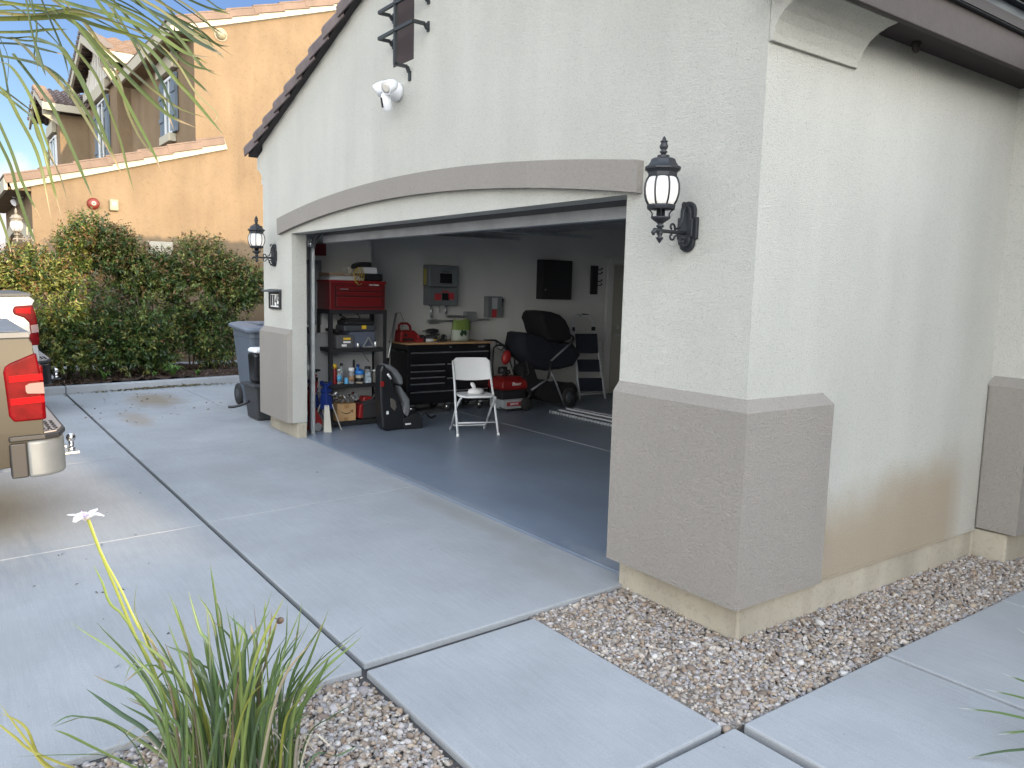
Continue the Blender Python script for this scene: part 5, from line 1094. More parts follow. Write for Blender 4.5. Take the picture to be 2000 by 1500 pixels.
b = MB(); b.tube([(-6.2, 1.14, S3+.2), (-6.2, 1.17, S3+.26), (-6.2, 1.21, S3+.31)], .02); b.build('torch', M_blk, t)
# jack stands and floor jack at the left of the rack
def jack(loc, label, rz, post, legm):
    t = thing('jack_stand', label, 'jack stand', loc, rz, 'car jack stands beside the rack')
    b = MB(); b.hexa([(-.05, -.045, .20), (.05, -.045, .20), (.05, .045, .20), (-.05, .045, .20)], [(-.028, -.028, .36), (.028, -.028, .36), (.028, .028, .36), (-.028, .028, .36)]); b.box((-.035, -.035, .355), (.035, .035, .385)); b.build('body', post, t, bevel=.003)
    for k in range(4):
        a = rad(45+90*k); ca, sa = math.cos(a), math.sin(a); p, q = Vector((.05*ca, .05*sa, .24)), Vector((.13*ca, .13*sa, 0)); s_ = Vector((-sa, ca, 0))
        b = MB(); b.hexa([q-s_*.035, q+s_*.035, q+s_*.035+Vector((ca*.006, sa*.006, 0)), q-s_*.035+Vector((ca*.006, sa*.006, 0))], [p-s_*.02, p+s_*.02, p+s_*.02+Vector((ca*.006, sa*.006, 0)), p-s_*.02+Vector((ca*.006, sa*.006, 0))]); b.build('leg', legm, t)
    b = MB(); b.box((-.018, -.018, .385), (.018, .018, .42)); b.box((-.05, -.02, .42), (.05, .02, .435)); b.box((-.05, -.02, .435), (-.04, .02, .455)); b.box((.04, -.02, .435), (.05, .02, .455)); b.build('saddle', post, t, bevel=.003)
    b = MB(); b.tube([(.03, 0, .34), (.08, 0, .33), (.12, 0, .36)], .007); b.build('handle', M_alu, t); t.scale = (1.25, 1.25, 1.2); return t
jack((-6.03, .50, 0), 'blue jack stand with ivory spread legs in front of the rack', .5, M_blue, M_ivory); jack((-6.22, .42, 0), 'all blue jack stand tucked behind the ivory legged one', .2, M_blue, M_blue)
t = thing('floor_jack', 'red trolley floor jack standing on end behind the metal door track', 'floor jack', (-6.05, .33, 0), world=True)
b = MB(); b.prism([(.30, 0), (.44, .0), (.46, .10), (.36, .30), (.42, .62), (.36, .64), (.30, .34), (.33, .12)], 'x', -6.12, -6.08); b.prism([(.30, 0), (.42, .0), (.44, .10), (.34, .30), (.40, .60), (.34, .62), (.28, .34), (.31, .12)], 'x', -6.02, -5.98); b.build('frame', M_redp, t, bevel=.006)
b = MB(); b.cyl((-6.14, .38, .05), (-5.96, .38, .05), .045); b.cyl((-6.12, .37, .58), (-5.98, .37, .58), .03); b.build('roller', M_steel, t)
b = MB(); b.tube([(-6.05, .36, .3), (-6.05, .30, 1.15)], .012); b.build('handle', M_dgrey, t)
b = MB(); b.cyl((-6.05, .315, .95), (-6.05, .305, 1.08), .025); b.build('grip', M_grey, t)
b = MB(); b.box((-6.49, .30, 0), (-6.40, .42, .9)); tag(b.build('leaning_tool_case', mat('deep_red', (.12, .01, .01), .5), bevel=.01), 'dark red narrow case leaning on the wall behind the door track', 'case')
# electric panel and red box, hook rail on left wall
t = thing('electric_panel', 'pale grey recessed breaker panel on the left wall beside the door track', 'breaker panel', (-6.5, .45, 1.5), world=True)
y0, y1, z0, z1 = R4(600, 508, 628, 634, -6.49)
b = MB(); b.box((-6.499, .2, z0), (-6.485, y1, z1)); b.build('cover', M_grey, t, bevel=.003); b = MB(); b.box((-6.484, .25, z0+.05), (-6.478, y1-.04, z1-.05)); b.build('door', mat('panel_door', (.32, .33, .34), .5), t, bevel=.002)
for k in range(3): b = MB(); b.box((-6.4775, y1-.16, z1-.17-.03*k), (-6.4765, y1-.09, z1-.16-.03*k)); b.build('printed_label', mat('label_red_print', (.3, .05, .05)), t)
y0, y1, z0, z1 = R4(606, 476, 634, 499, -6.49); t = tag(MB().box((-6.5, y0, z0), (-6.44, y1, z1)).build('red_box', mat('dark_red_box', (.14, .008, .014), .5), bevel=.004), 'dark red metal box high on the left wall above the breaker panel', 'box')
b = MB(); b.tube([(-6.49, .52, .64), (-6.44, .55, .63), (-6.44, .60, .625)], .012); b.sph((-6.44, .55, .62), .02, 8, 6); tag(b.build('wall_hook', M_blk), 'small black wall hook left of the rack', 'hook')

# black rolling tool cabinet with wood top
CX0, CX1, CY0, CY1 = -7.02, -6.55, 1.80, 3.06
t = thing('tool_cabinet', 'long black rolling tool cabinet with pale wood top and many drawers', 'tool cabinet', (-6.78, 2.43, 0), world=True)
b = MB(); b.box((CX0, CY0, .12), (CX1, CY1, .885)); b.build('cabinet', M_blkg, t, bevel=.006)
b = MB(); b.box((CX0-.01, CY0-.02, .888), (CX1+.02, CY1+.02, .912)); b.build('wood_top', M_wood, t, bevel=.004)
def drawer(y0, y1, z0, z1):
    b = MB(); b.box((CX1+.001, y0, z0), (CX1+.012, y1, z1)); d_ = b.build('drawer', M_blkg, t, bevel=.003)
    b = MB(); b.box((CX1+.013, y0+.01, z1-.022), (CX1+.026, y1-.01, z1-.008)); b.build('drawer_pull', M_alu, d_, bevel=.003)
drawer(CY0+.03, CY1-.03, .66, .80); ym = 2.36
for z0, z1 in ((.565, .645), (.485, .56), (.405, .48), (.325, .40)): drawer(CY0+.03, ym-.01, z0, z1)
drawer(ym+.01, CY1-.03, .47, .645); drawer(ym+.01, CY1-.03, .30, .46)
drawer(CY0+.03, CY1-.03, .15, .295)
text_mesh('lettering', 'HUSKY', .035, M_grey, t, (CX1+.002, CY1-.14, .845), FX)
b = MB(); b.cyl((CX1+.001, 2.43, .85), (CX1+.012, 2.43, .85), .012); b.build('lock', M_alu, t)
b = MB(); b.tube([(CX1-.06, CY0-.02, .8), (CX1-.06, CY0-.06, .8), (CX0+.1, CY0-.06, .8), (CX0+.1, CY0-.02, .8)], .011); b.build('side_handle', M_blk, t)
for x in (CX0+.06, CX1-.06):
    for y in (CY0+.1, 2.43, CY1-.12):
        b = MB(); b.lathe([(.01, -.018), (.052, -.018), (.058, -.01), (.058, .01), (.052, .018), (.01, .018)], (x, y, .058), 20, Matrix.Rotation(rad(90), 4, 'Y')); ca = b.build('caster', M_rub, t)
        b = MB(); b.lathe([(.005, -.02), (.03, -.02), (.03, .02), (.005, .02)], (x, y, .058), 14, Matrix.Rotation(rad(90), 4, 'Y')); b.box((x-.025, y-.03, .09), (x+.025, y+.03, .125)); b.build('hub', M_chrome, ca)
# on the cabinet
TZ = .913
t = thing('jump_starter', 'red portable jump starter at the left end of the wood top', 'jump starter', (-6.72, 1.9, TZ), world=True)
b = MB(); y0, y1, _, z1 = R4(767, 650, 806, 665, -6.68)
b.prism([(1.76, TZ), (2.03, TZ), (2.03, TZ+.10), (1.97, TZ+.15), (1.78, TZ+.15)], 'x', -6.85, -6.68); b.build('body', M_redp, t, bevel=.015, seg=3)
b = MB(); b.tube([(-6.77, 1.79, TZ+.14), (-6.77, 1.79, TZ+.21), (-6.77, 1.82, TZ+.235), (-6.77, 1.91, TZ+.235), (-6.77, 1.95, TZ+.2), (-6.77, 1.96, TZ+.14)], .016); b.build('handle', M_redp, t)
b = MB(); b.box((-6.679, 1.80, TZ+.02), (-6.672, 1.95, TZ+.05)); b.cyl((-6.679, 1.84, TZ+.09), (-6.67, 1.84, TZ+.09), .02); b.build('sockets', M_blk, t)
b = MB(); b.box((-6.66, 1.96, TZ), (-6.6, 2.06, TZ+.05)); b.cyl((-6.63, 2.0, TZ+.05), (-6.63, 2.0, TZ+.09), .022); tag(b.build('battery_pack', mat('battery_red', (.28, .02, .02), .5), bevel=.008), 'small red battery pack in front of the red jump starter', 'battery')
G_ = 'black cordless tools on the wood topped cabinet'
lbs = ['black cordless drill nearest the red jump starter', 'low black battery tool in the middle of the tool pile', 'stacked black power tool at the top of the tool pile', 'rounded black tool right of the pile', 'black charger at the right end of the tool pile']
for k, (x, y, z, sx_) in enumerate(((-6.72, 2.09, TZ, 1.0), (-6.66, 2.20, TZ, .9), (-6.78, 2.28, TZ+.075, 1.0), (-6.75, 2.22, TZ, 1.0), (-6.70, 2.42, TZ, 1.1))):
    t = thing('power_tool', lbs[k], 'power tool', (x, y, z), k*.7, G_)
    b = MB(); b.tube([(-.09*sx_, 0, .055), (-.05, 0, .055), (.03, 0, .058), (.09*sx_, 0, .056)], [.014, .032, .036, .02], 14); b.build('motor_housing', M_blk, t)
    b = MB(); b.tube([(.03, 0, .05), (.05, .02, .02)], [.02, .022], 10); b.box((.0, -.04, 0), (.10, .05, .028)); b.build('grip', M_dgrey if k % 2 else M_blk, t, bevel=.006)
    b = MB(); b.tube([(-.13*sx_, 0, .055), (-.09*sx_, 0, .055)], [.010, .016], 10); b.build('chuck', M_grey, t)
t = thing('glue_bottle', 'small white bottle with yellow tip lying on the wood top', 'bottle', (-6.60, 2.2, TZ), world=True)
b = MB(); b.cyl((-6.6, 2.10, TZ+.024), (-6.6, 2.20, TZ+.024), .023); b.build('body', M_white, t); b = MB(); b.cyl((-6.6, 2.201, TZ+.024), (-6.6, 2.27, TZ+.024), .02, .008); b.build('tip', M_yel, t)
# green-white bag
t = thing('grass_seed_bag', 'clear and lime green printed bag of seed standing on the wood top', 'bag', (-6.72, 2.72, TZ), world=True)
y0, y1, z0, z1 = R4(884, 616, 919, 661, -6.68); b = MB(); yc = (y0+y1)/2; hw = (y1-y0)/2
rings = []
for z, k, d in ((TZ, .9, .07), (TZ+.03, 1.0, .09), (TZ+.15, 1.0, .08), (TZ+.22, .98, .05), (TZ+.285, .86, .012)):
    rings.append([Vector((-6.72+d*math.cos(a), yc+hw*k*math.sin(a)+(z-TZ)*.1, z+.012*math.sin(3*a)*(z > TZ+.2))) for a in [2*math.pi*j/16 for j in range(16)]])
b.loft(rings); b.build('bag', mat('white_green_bag', (.38, .42, .36), .45), t)
b = MB(); rg = [[p+Vector((.004, 0, 0)) for p in r_] for r_ in rings[2:]]; b.loft([[Vector((-6.72+(p.x+6.72)*1.05, p.y, p.z)) for p in r_] for r_ in rings[2:]], True, False); b.build('green_band', M_greenb, t)
b = MB(); b.prism([(yc-.05, TZ+.09), (yc-.02, TZ+.06), (yc+.03, TZ+.065), (yc+.06, TZ+.10), (yc+.04, TZ+.15), (yc+.0, TZ+.14), (yc-.02, TZ+.16)], 'x', -6.645, -6.636); b.build('dark_print', mat('dark_green_print', (.02, .05, .02)), t)
# pole leaning
b = MB(); p0, p1 = PX(758, 700, -6.45), PX(774, 612, -6.78); b.tube([p0, p1], .013, 10); t = thing('broom_handle', 'aluminium pole leaning on the left end of the tool cabinet', 'pole', (-6.5, 1.5, 0), world=True); b.build('pole', M_alu, t)
b = MB(); q = Vector((p0.x+.05, p0.y-.02, .03)); b.tube([p0, p0+(p0-p1)*.12], .019, 10); b.tube([p0+(p0-p1)*.12, q], .012, 8); b.box((q.x-.12, q.y-.03, 0), (q.x+.12, q.y+.03, .06)); b.build('head', M_blk, t)
b = MB(); b.tube([p1, p1+Vector((.02, .05, .01)), p1+Vector((0, .10, -.08)), (-6.8, 1.86, 1.1)], .003, 6); b.build('strap', M_blk, t)

# inverter
t = thing('solar_inverter', 'grey solar inverter with black display and red stickers on the back wall', 'inverter', (WX, 2.58, 1.4), world=True)
y0, y1, z0, z1 = R4(838, 518, 896, 597, WX+.17); zm = z0+(z1-z0)*.46
b = MB(); b.box((WX, y0, zm), (WX+.17, y1, z1)); b.build('upper_case', M_invg, t, bevel=.02, seg=3)
b = MB(); b.box((WX, y0+.005, z0), (WX+.165, y1-.005, zm-.004)); b.build('lower_case', M_invg, t, bevel=.015, seg=3)
b = MB(); b.box((WX+.1705, y0+(y1-y0)*.36, zm+.05), (WX+.174, y0+(y1-y0)*.76, zm+.18)); b.build('display', M_blkg, t)
text_mesh('logo', 'SolarEdge', .028, M_blk, t, (WX+.1715, (y0+y1)/2+.02, z1-.085), FX)
b = MB(); b.box((WX+.02, y0-.002, zm+.03), (WX+.10, y0-.0005, z1-.05)); b.build('side_label', mat('yellow_label', (.42, .36, .08), .6), t)
b = MB(); b.box((WX+.1655, y0+.09, z0+.07), (WX+.168, y0+.19, z0+.16)); b.box((WX+.1655, y1-.16, z0+.085), (WX+.168, y1-.07, z0+.17)); b.box((WX+.1655, y0+.2, z0+.175), (WX+.168, y0+.31, z0+.195)); b.build('warning_sticker', mat('sticker_red', (.45, .04, .05), .6), t)
b = MB(); b.box((WX+.1655, y0+.205, z0+.07), (WX+.168, y0+.31, z0+.165)); b.build('rating_plate', M_blkg, t)
for y, l_, r_ in ((y0+.1, .16, .016), (y0+.33, .12, .016), (y0+.23, .09, .008)): MB().cyl((WX+.06, y, z0), (WX+.06, y, z0-l_), r_).build('conduit', M_steel, t)
t = thing('conduit_run', 'grey conduit elbows and junction box between the inverter and switch', 'conduit', (WX, 3.0, 1.15), world=True)
b = MB(); zc = z0-.18; b.tube([(WX+.06, y0+.1, z0-.15), (WX+.06, y0+.1, zc-.02), (WX+.06, y0+.16, zc-.03), (WX+.06, y0+.75, zc-.03)], .016); b.tube([(WX+.06, y0+.33, z0-.1), (WX+.06, y0+.34, zc+.03), (WX+.06, y0+.8, zc+.035)], .016); b.box((WX+.03, y0+.05, zc-.06), (WX+.1, y0+.2, zc-.01)); b.build('conduit', M_steel, t)
y2, y3, z2, z3 = R4(912, 609, 930, 629, WX+.1); b = MB(); b.box((WX, y2, z2), (WX+.1, y3, z3)); b.build('junction_box', M_grey, t, bevel=.004)
b = MB(); b.tube([(WX+.05, y3, z2+.03), (WX+.05, y3+.25, z2+.03)], .014); b.build('conduit', M_steel, t)
t = thing('disconnect_switch', 'grey disconnect switch box with red label right of the inverter', 'switch box', (WX, 3.4, 1.35), world=True)
y0, y1, z0, z1 = R4(954, 579, 981, 620, WX+.12); b = MB(); b.box((WX, y0, z0), (WX+.12, y1, z1)); b.build('housing', M_invg, t, bevel=.005)
b = MB(); b.box((WX+.1205, y0+.06, z0+.0), (WX+.123, y0+.14, z0+.11)); b.build('red_label', mat('sticker_red', (.4, .04, .05)), t); b = MB(); b.box((WX+.1205, y0+.06, z0+.12), (WX+.123, y0+.15, z1-.02)); b.build('white_label', mat('dull_white_label', (.4, .42, .44), .6), t)
b = MB(); b.tube([(WX+.08, y1+.01, z1-.12), (WX+.09, y1+.03, z1-.03)], .012); b.box((WX+.03, y1, z1-.15), (WX+.1, y1+.02, z1-.08)); b.build('lever', M_blk, t)
y0, y1, z0, z1 = R4(994, 620, 1008, 637, WX+.01); tag(MB().box((WX, y0, z0), (WX+.01, y1, z1)).build('wall_plate', M_dry, bevel=.003), 'blank white wall plate right of the grey switch box', 'wall plate')
# black cabinet
t = thing('wall_cabinet', 'black square metal wall cabinet high on the back wall', 'wall cabinet', (WX, 4.5, 1.8), world=True)
y0, y1, z0, z1 = R4(1060, 508, 1118, 585, WX+.15); b = MB(); b.box((WX, y0, z0), (WX+.14, y1, z1)); b.build('cabinet', M_blackp, t, bevel=.004); b = MB(); b.box((WX+.141, y0+.01, z0+.01), (WX+.155, y1-.01, z1-.01)); b.build('door', M_blackp, t, bevel=.004)
b = MB(); b.cyl((WX+.156, y0+.05, z0+.14), (WX+.165, y0+.05, z0+.14), .012); b.build('lock', M_grey, t)
t = thing('key_rack', 'narrow black vertical rack with hooks between black cabinet and door', 'key rack', (WX, 5.2, 1.8), world=True)
y0, y1, z0, z1 = R4(1156, 519, 1168, 575, WX+.04); b = MB(); b.box((WX, y0, z0), (WX+.04, y1, z1)); b.build('board', M_blackp, t, bevel=.003)
for z in (z1-.06, z1-.12, z0+.2, z0+.14): b = MB(); b.tube([(WX+.04, y1-.01, z), (WX+.08, y1+.02, z), (WX+.09, y1+.03, z+.02)], .008, 6); b.sph((WX+.09, y1+.03, z+.02), .014, 8, 6); b.build('hook', M_blackp, t)

# folding chair
ch = thing('folding_chair', 'white metal and plastic folding chair standing on the garage floor', 'folding chair', (-5.09, 1.86, 0), rad(-18))
def tube_part(nm, segs, r=.0125, m=None, par=ch):
    b = MB()
    for s in segs: b.tube(s, r, 10)
    return b.build(nm, m or M_whitem, par)
# local: front of the chair = +x, width along y
for s in (-1, 1):
    y = .215*s
    tube_part('front_leg', [[(.20, y*1.08, .0), (.06, y*1.05, .30), (-.06, y, .56), (-.17, y*.98, .80)]])
    tube_part('rear_leg', [[(-.25, y*.94, .0), (-.02, y*.95, .28), (.14, y*.93, .40), (.17, y*.9, .425)]])
    b = MB(); b.cyl((.202, y*1.08, 0), (.195, y*1.08, .03), .016); b.build('foot_cap', M_white, ch)
    b = MB(); b.cyl((-.252, y*.94, 0), (-.245, y*.94, .03), .016); b.build('foot_cap', M_white, ch)
tube_part('stretcher', [[(.13, -.225, .14), (.13, .225, .14)]], .009); tube_part('stretcher', [[(-.20, -.20, .07), (-.20, -.17, .055), (-.20, .17, .055), (-.20, .20, .07)]], .009)
b = MB(); rings = []
for i, z in enumerate(np.linspace(.60, .835, 9)):
    k = 1-max(0, (z-.77)/.065)**2*.22; hw = .225*k;
    xb = -.085-(z-.6)*.36
    rings.append([Vector((xb-.035*(1-(j/10*2-1)**2)+ (.0), (j/10*2-1)*hw, z-(.018*(1-(j/10*2-1)**2) if i == 0 else 0))) for j in range(11)]+[Vector((xb-.035*(1-(j/10*2-1)**2)-.012, (j/10*2-1)*hw, z-(.018*(1-(j/10*2-1)**2) if i == 0 else 0))) for j in range(10, -1, -1)])
b.loft(rings); b.build('backrest', M_white, ch, bevel=.003)
b = MB(); out = []
for a in range(0, 360, 15):
    c_, s_ = math.cos(rad(a)), math.sin(rad(a)); out.append((.02+.205*abs(c_)**.6*(1 if c_ > 0 else -1), .20*abs(s_)**.6*(1 if s_ > 0 else -1)))
b.prism(out, 'z', .425, .447); b.build('seat', M_white, ch, bevel=.008, seg=3)
t = thing('wipes_pack', 'crumpled white wipes packet standing on the chair seat', 'wipes packet', (-5.06, 1.86, .448), -.2)
b = MB(); rings = []
for z, a_, c_ in ((0, .085, .05), (.015, .095, .058), (.045, .085, .052), (.062, .05, .03)):
    rings.append([Vector((c_*math.cos(q)*(1+.12*math.sin(3*q+z*60)), a_*math.sin(q)*(1+.08*math.cos(4*q)), z)) for q in [2*math.pi*j/18 for j in range(18)]])
b.loft(rings); b.build('pack', mat('crinkled_film', (.66, .66, .66), .4, bump=.9, bscale=40, bdist=.01), t)
b = MB(); b.loft([[Vector((.012*math.cos(q), -.02+.028*k_*math.sin(q)-dz*.35, z)) for q in [2*math.pi*j/10 for j in range(10)]] for z, k_, dz in ((.06, .6, 0), (.085, .9, .03), (.11, 1.0, .06), (.128, .6, .08))]); b.build('pulled_wipe', M_white, t)

# pressure washer
pw = thing('pressure_washer', 'red and grey electric pressure washer beside the tool cabinet', 'pressure washer', (-6.28, 3.24, 0), world=True)
y0, y1 = 3.02, 3.44; X = -6.2
b = MB(); b.loft([[Vector((-6.38+.19*cx_*k, 3.235+.20*sy_*k2, z)) for (cx_, sy_) in ((1, -1), (1, 1), (-1, 1), (-1, -1))] for z, k, k2 in ((.28, .9, .95), (.31, 1, 1.05), (.40, .95, 1.0), (.455, .6, .7))], smooth=False); b.build('hood', M_redp, pw, bevel=.03, seg=3)
text_mesh('lettering', 'Bauer', .062, M_white, pw, (-6.188, 3.25, .365), (math.pi/2-.1, 0, math.pi/2), font_shear=.3)
b = MB(); b.box((-6.5, 3.04, .15), (-6.22, 3.44, .28)); b.build('motor_housing', M_blk, pw, bevel=.02)
b = MB(); b.box((-6.5, 3.03, .03), (-6.19, 3.42, .16)); b.box((-6.45, 3.30, .16), (-6.22, 3.42, .20)); b.build('base', mat('washer_grey', (.34, .36, .38), .5), pw, bevel=.02, seg=3)
b = MB(); b.box((-6.189, 3.10, .07), (-6.186, 3.33, .125)); b.build('spec_label', mat('label_dark_red', (.28, .02, .03), .5), pw)
text_mesh('lettering', '2000 PSI', .038, M_white, pw, (-6.185, 3.215, .097), FX, font_shear=.2)
for y in (3.06, 3.40): b = MB(); b.lathe([(.02, -.02), (.08, -.02), (.085, 0), (.08, .02), (.02, .02)], (-6.46, y, .085), 18, Matrix.Rotation(rad(90), 4, 'X')); b.build('wheel', M_rub, pw)
b = MB(); b.tube([(-6.47, 3.08, .28), (-6.49, 3.06, .6), (-6.5, 3.08, .82)], .011); b.tube([(-6.47, 3.42, .28), (-6.49, 3.43, .6), (-6.5, 3.42, .82)], .011); b.tube([(-6.5, 3.08, .82), (-6.5, 3.12, .86), (-6.5, 3.38, .86), (-6.5, 3.42, .82)], .013); b.build('handle', M_blk, pw)
b = MB(); b.tube([(-6.3, 3.1, .46), (-6.28, 3.12, .52), (-6.3, 3.2, .54), (-6.36, 3.26, .5), (-6.38, 3.2, .46)], .012); b.tube([(-6.4, 3.38, .3), (-6.2, 3.46, .5), (-6.3, 3.44, .8), (-6.4, 3.3, .9)], .010); b.tube([(-6.22, 3.0, .06), (-6.15, 3.1, .02), (-6.14, 3.35, .02), (-6.2, 3.45, .05), (-6.3, 3.47, .2)], .009); b.build('hose', M_blk, pw)
b = MB(); b.cyl((-6.42, 3.12, .53), (-6.38, 3.22, .53), .05); b.build('hose_coupling', M_blk, pw)
t = thing('spray_wand', 'black spray wand with red trigger shield hanging from the washer handle', 'spray gun', (-6.4, 3.3, .7), world=True)
b = MB(); p_ = [PX(945, 664, -6.4), PX(968, 665, -6.4), PX(985, 676, -6.4), PX(992, 690, -6.4), PX(1003, 730, -6.35), PX(1012, 785, -6.25)]; b.tube(p_, [.008, .014, .018, .014, .007, .007], 8); b.build('lance', M_blk, t)
b = MB(); b.tube([p_[1], PX(971, 680, -6.4), PX(980, 684, -6.4), p_[2]], .007, 6); b.build('trigger_guard', M_blk, t)
b = MB(); c = PX(989, 698, -6.38); b.sph(c, (.05, .07, .10), 14, 9, Matrix.Rotation(rad(-20), 4, 'X')); b.build('shield', mat('shield_red', (.30, .015, .015), .45), t)

# child car seat
t = thing('child_car_seat', 'black and grey child car seat standing upright by the rack', 'child seat', (-5.65, 1.15, 0), 0, world=True)
xc = -5.62
def sp(pts, x0, x1, nm, m, bev=.03):  # silhouette in photo plane facing roughly the camera, given in pixels at x
    P_ = [PX(u, v, xc) for u, v in pts]; b = MB(); b.prism([(p.y, p.z) for p in P_], 'x', x0, x1); return b.build(nm, m, t, bevel=bev, seg=3)
sp([(748, 712), (758, 716), (765, 735), (773, 760), (784, 790), (792, 812), (800, 825), (790, 838), (755, 843), (747, 835), (743, 780), (743, 725)], xc-.15, xc-.0, 'shell', mat('seat_shell', (.011, .012, .014), .4), .025)
sp([(752, 711), (763, 713), (776, 722), (786, 736), (788, 750), (781, 752), (775, 740), (767, 728), (753, 718)], xc-.15, xc+.012, 'headrest', mat('seat_grey_fabric', (.12, .128, .14), .85), .02)
sp([(781, 753), (790, 765), (800, 780), (801, 800), (797, 815), (787, 806), (791, 790), (784, 770)], xc-.15, xc+.012, 'side_bolster', mat('seat_grey_fabric', (.12, .128, .14)), .02)
sp([(786, 818), (800, 812), (812, 806), (822, 810), (826, 822), (824, 843), (815, 843), (812, 838), (790, 838)], xc-.15, xc+.005, 'seat_base', M_blk, .02)
sp([(762, 778), (766, 778), (772, 783), (774, 795), (770, 802), (763, 795)], xc+.001, xc+.01, 'round_hub', mat('seat_hub', (.10, .09, .08), .5), .004)
b = MB(); pts = [PX(757, 730, xc+.008), PX(764, 740, xc+.008)]; b.tube(pts, .012, 8); b.build('white_label', M_white, t); b = MB(); p = PX(797, 828, xc+.012); b.box((p.x-.004, p.y-.035, p.z-.008), (p.x+.004, p.y+.035, p.z+.008)); b.build('white_label', M_white, t); b = MB(); p = PX(757, 806, xc+.008); b.box((p.x-.004, p.y-.012, p.z-.018), (p.x+.004, p.y+.012, p.z+.018)); b.build('white_label', M_white, t)
b = MB(); p = PX(747, 750, xc+.008); b.box((p.x-.01, p.y-.025, p.z-.03), (p.x+.01, p.y+.02, p.z+.03)); b.build('red_latch', M_redp, t, bevel=.006)
b = MB(); b.tube([PX(822, 812, xc), PX(832, 805, xc-.05), PX(836, 812, xc-.1), PX(842, 816, xc-.15), PX(850, 812, xc-.2)], .012, 8); b.tube([PX(824, 838, xc), PX(843, 838, xc)], .005); b.build('strap', M_blk, t)
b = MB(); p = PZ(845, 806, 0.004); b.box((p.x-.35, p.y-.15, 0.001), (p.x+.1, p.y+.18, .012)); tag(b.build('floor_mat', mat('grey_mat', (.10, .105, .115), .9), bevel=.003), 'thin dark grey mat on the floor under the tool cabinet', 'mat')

# stroller (silhouette parts, each with real depth)
t = thing('stroller', 'black folding stroller with navy seat and raised canopy by the far wall', 'stroller', (-6.4, 3.9, 0), world=True)
sx_ = -6.35
def bar3(nm, pts, r, m): b = MB(); b.tube(pts, r, 10); return b.build(nm, m, t)
for dx in (-.22, .22):
    s = sx_+dx
    bar3('frame_tube', [PX(1115, 670, s), PX(1076, 705, s)], .013, M_grey)
    bar3('frame_tube', [PX(1070, 740, s), PX(1038, 762, s)], .014, M_grey)
    bar3('frame_tube', [PX(1074, 722, s), PX(1085, 745, s), PX(1102, 790, s)], .014, M_grey)
    bar3('frame_tube', [PX(1076, 705, s), PX(1074, 722, s), PX(1070, 740, s)], .015, M_blk)
    b = MB(); c = PX(1112, 782, s); r_ = .145; c.z = r_; b.lathe([(.03, -.02), (r_-.02, -.02), (r_, 0), (r_-.02, .02), (.03, .02)], c, 26, Matrix.Rotation(rad(90), 4, 'Y')); wh = b.build('rear_wheel', M_rub, t)
    b = MB(); b.lathe([(.02, -.022), (.08, -.022), (.08, .022), (.02, .022)], c, 18, Matrix.Rotation(rad(90), 4, 'Y')); b.build('hub', M_dgrey, wh)
    b = MB(); c = PX(1028, 790, s); c.z = .095; b.lathe([(.02, -.018), (.085, -.018), (.095, 0), (.085, .018), (.02, .018)], c, 24, Matrix.Rotation(rad(90), 4, 'Y')); wh = b.build('front_wheel', M_rub, t)
    bar3('fork', [PX(1038, 762, s), c+Vector((0, .03, .08)), c], .018, M_blk)
bar3('push_handle', [PX(1115, 670, sx_-.22), PX(1120, 662, sx_-.22), PX(1120, 660, sx_), PX(1120, 662, sx_+.22), PX(1115, 670, sx_+.22)], .017, M_blk)
bar3('bumper_bar', [PX(1098, 660, sx_-.2), PX(1110, 652, sx_), PX(1120, 658, sx_+.2)], .014, M_blk)
# canopy dome
def loft_px(nm, sections, m, bev=0):   # sections: (dx, scale, pts)
    b = MB(); rings = []
    ctr = None
    for dx, k, pts in sections:
        P_ = [PX(u, v, sx_) for u, v in pts]; c = sum(P_, Vector())/len(P_); rings.append([Vector((sx_+dx, c.y+(p.y-c.y)*k, c.z+(p.z-c.z)*k)) for p in P_])
    b.loft(rings, True, True, True); return b.build(nm, m, t, bevel=bev)
can = [(1043, 606), (1058, 607), (1075, 613), (1087, 624), (1095, 640), (1099, 660), (1080, 668), (1050, 664), (1043, 645), (1040, 632), (1035, 620), (1038, 611)]
M_canopy = mat('canopy_black', (.006, .0065, .008), .85)
loft_px('canopy', [(-.25, .82, can), (-.20, .97, can), (0, 1.02, can), (.20, .97, can), (.25, .82, can)], M_canopy)
seat = [(1005, 650), (1012, 648), (1038, 655), (1050, 662), (1080, 668), (1102, 668), (1118, 690), (1104, 712), (1080, 718), (1050, 722), (1030, 712), (1004, 690), (1000, 675)]
loft_px('seat', [(-.21, .85, seat), (-.17, 1.0, seat), (.17, 1.0, seat), (.21, .85, seat)], mat('seat_navy', (.007, .009, .017), .85))
loft_px('leg_pad', [(-.17, .9, [(1004, 650), (1040, 655), (1062, 676), (1060, 700), (1030, 698), (1006, 686)]), (.235, .95, [(1004, 650), (1040, 655), (1062, 676), (1060, 700), (1030, 698), (1006, 686)])], mat('seat_navy', (.007, .009, .017)), .01)
bask = [(1045, 738), (1075, 748), (1104, 745), (1098, 765), (1080, 785), (1050, 782), (1035, 770)]
loft_px('basket', [(-.2, .9, bask), (.2, 1.0, bask)], M_canopy, .01)
loft_px('front_panel', [(-.12, .95, [(1012, 715), (1030, 706), (1042, 745), (1030, 770), (1020, 765), (1010, 740)]), (.12, 1.0, [(1012, 715), (1030, 706), (1042, 745), (1030, 770), (1020, 765), (1010, 740)])], M_canopy, .01)

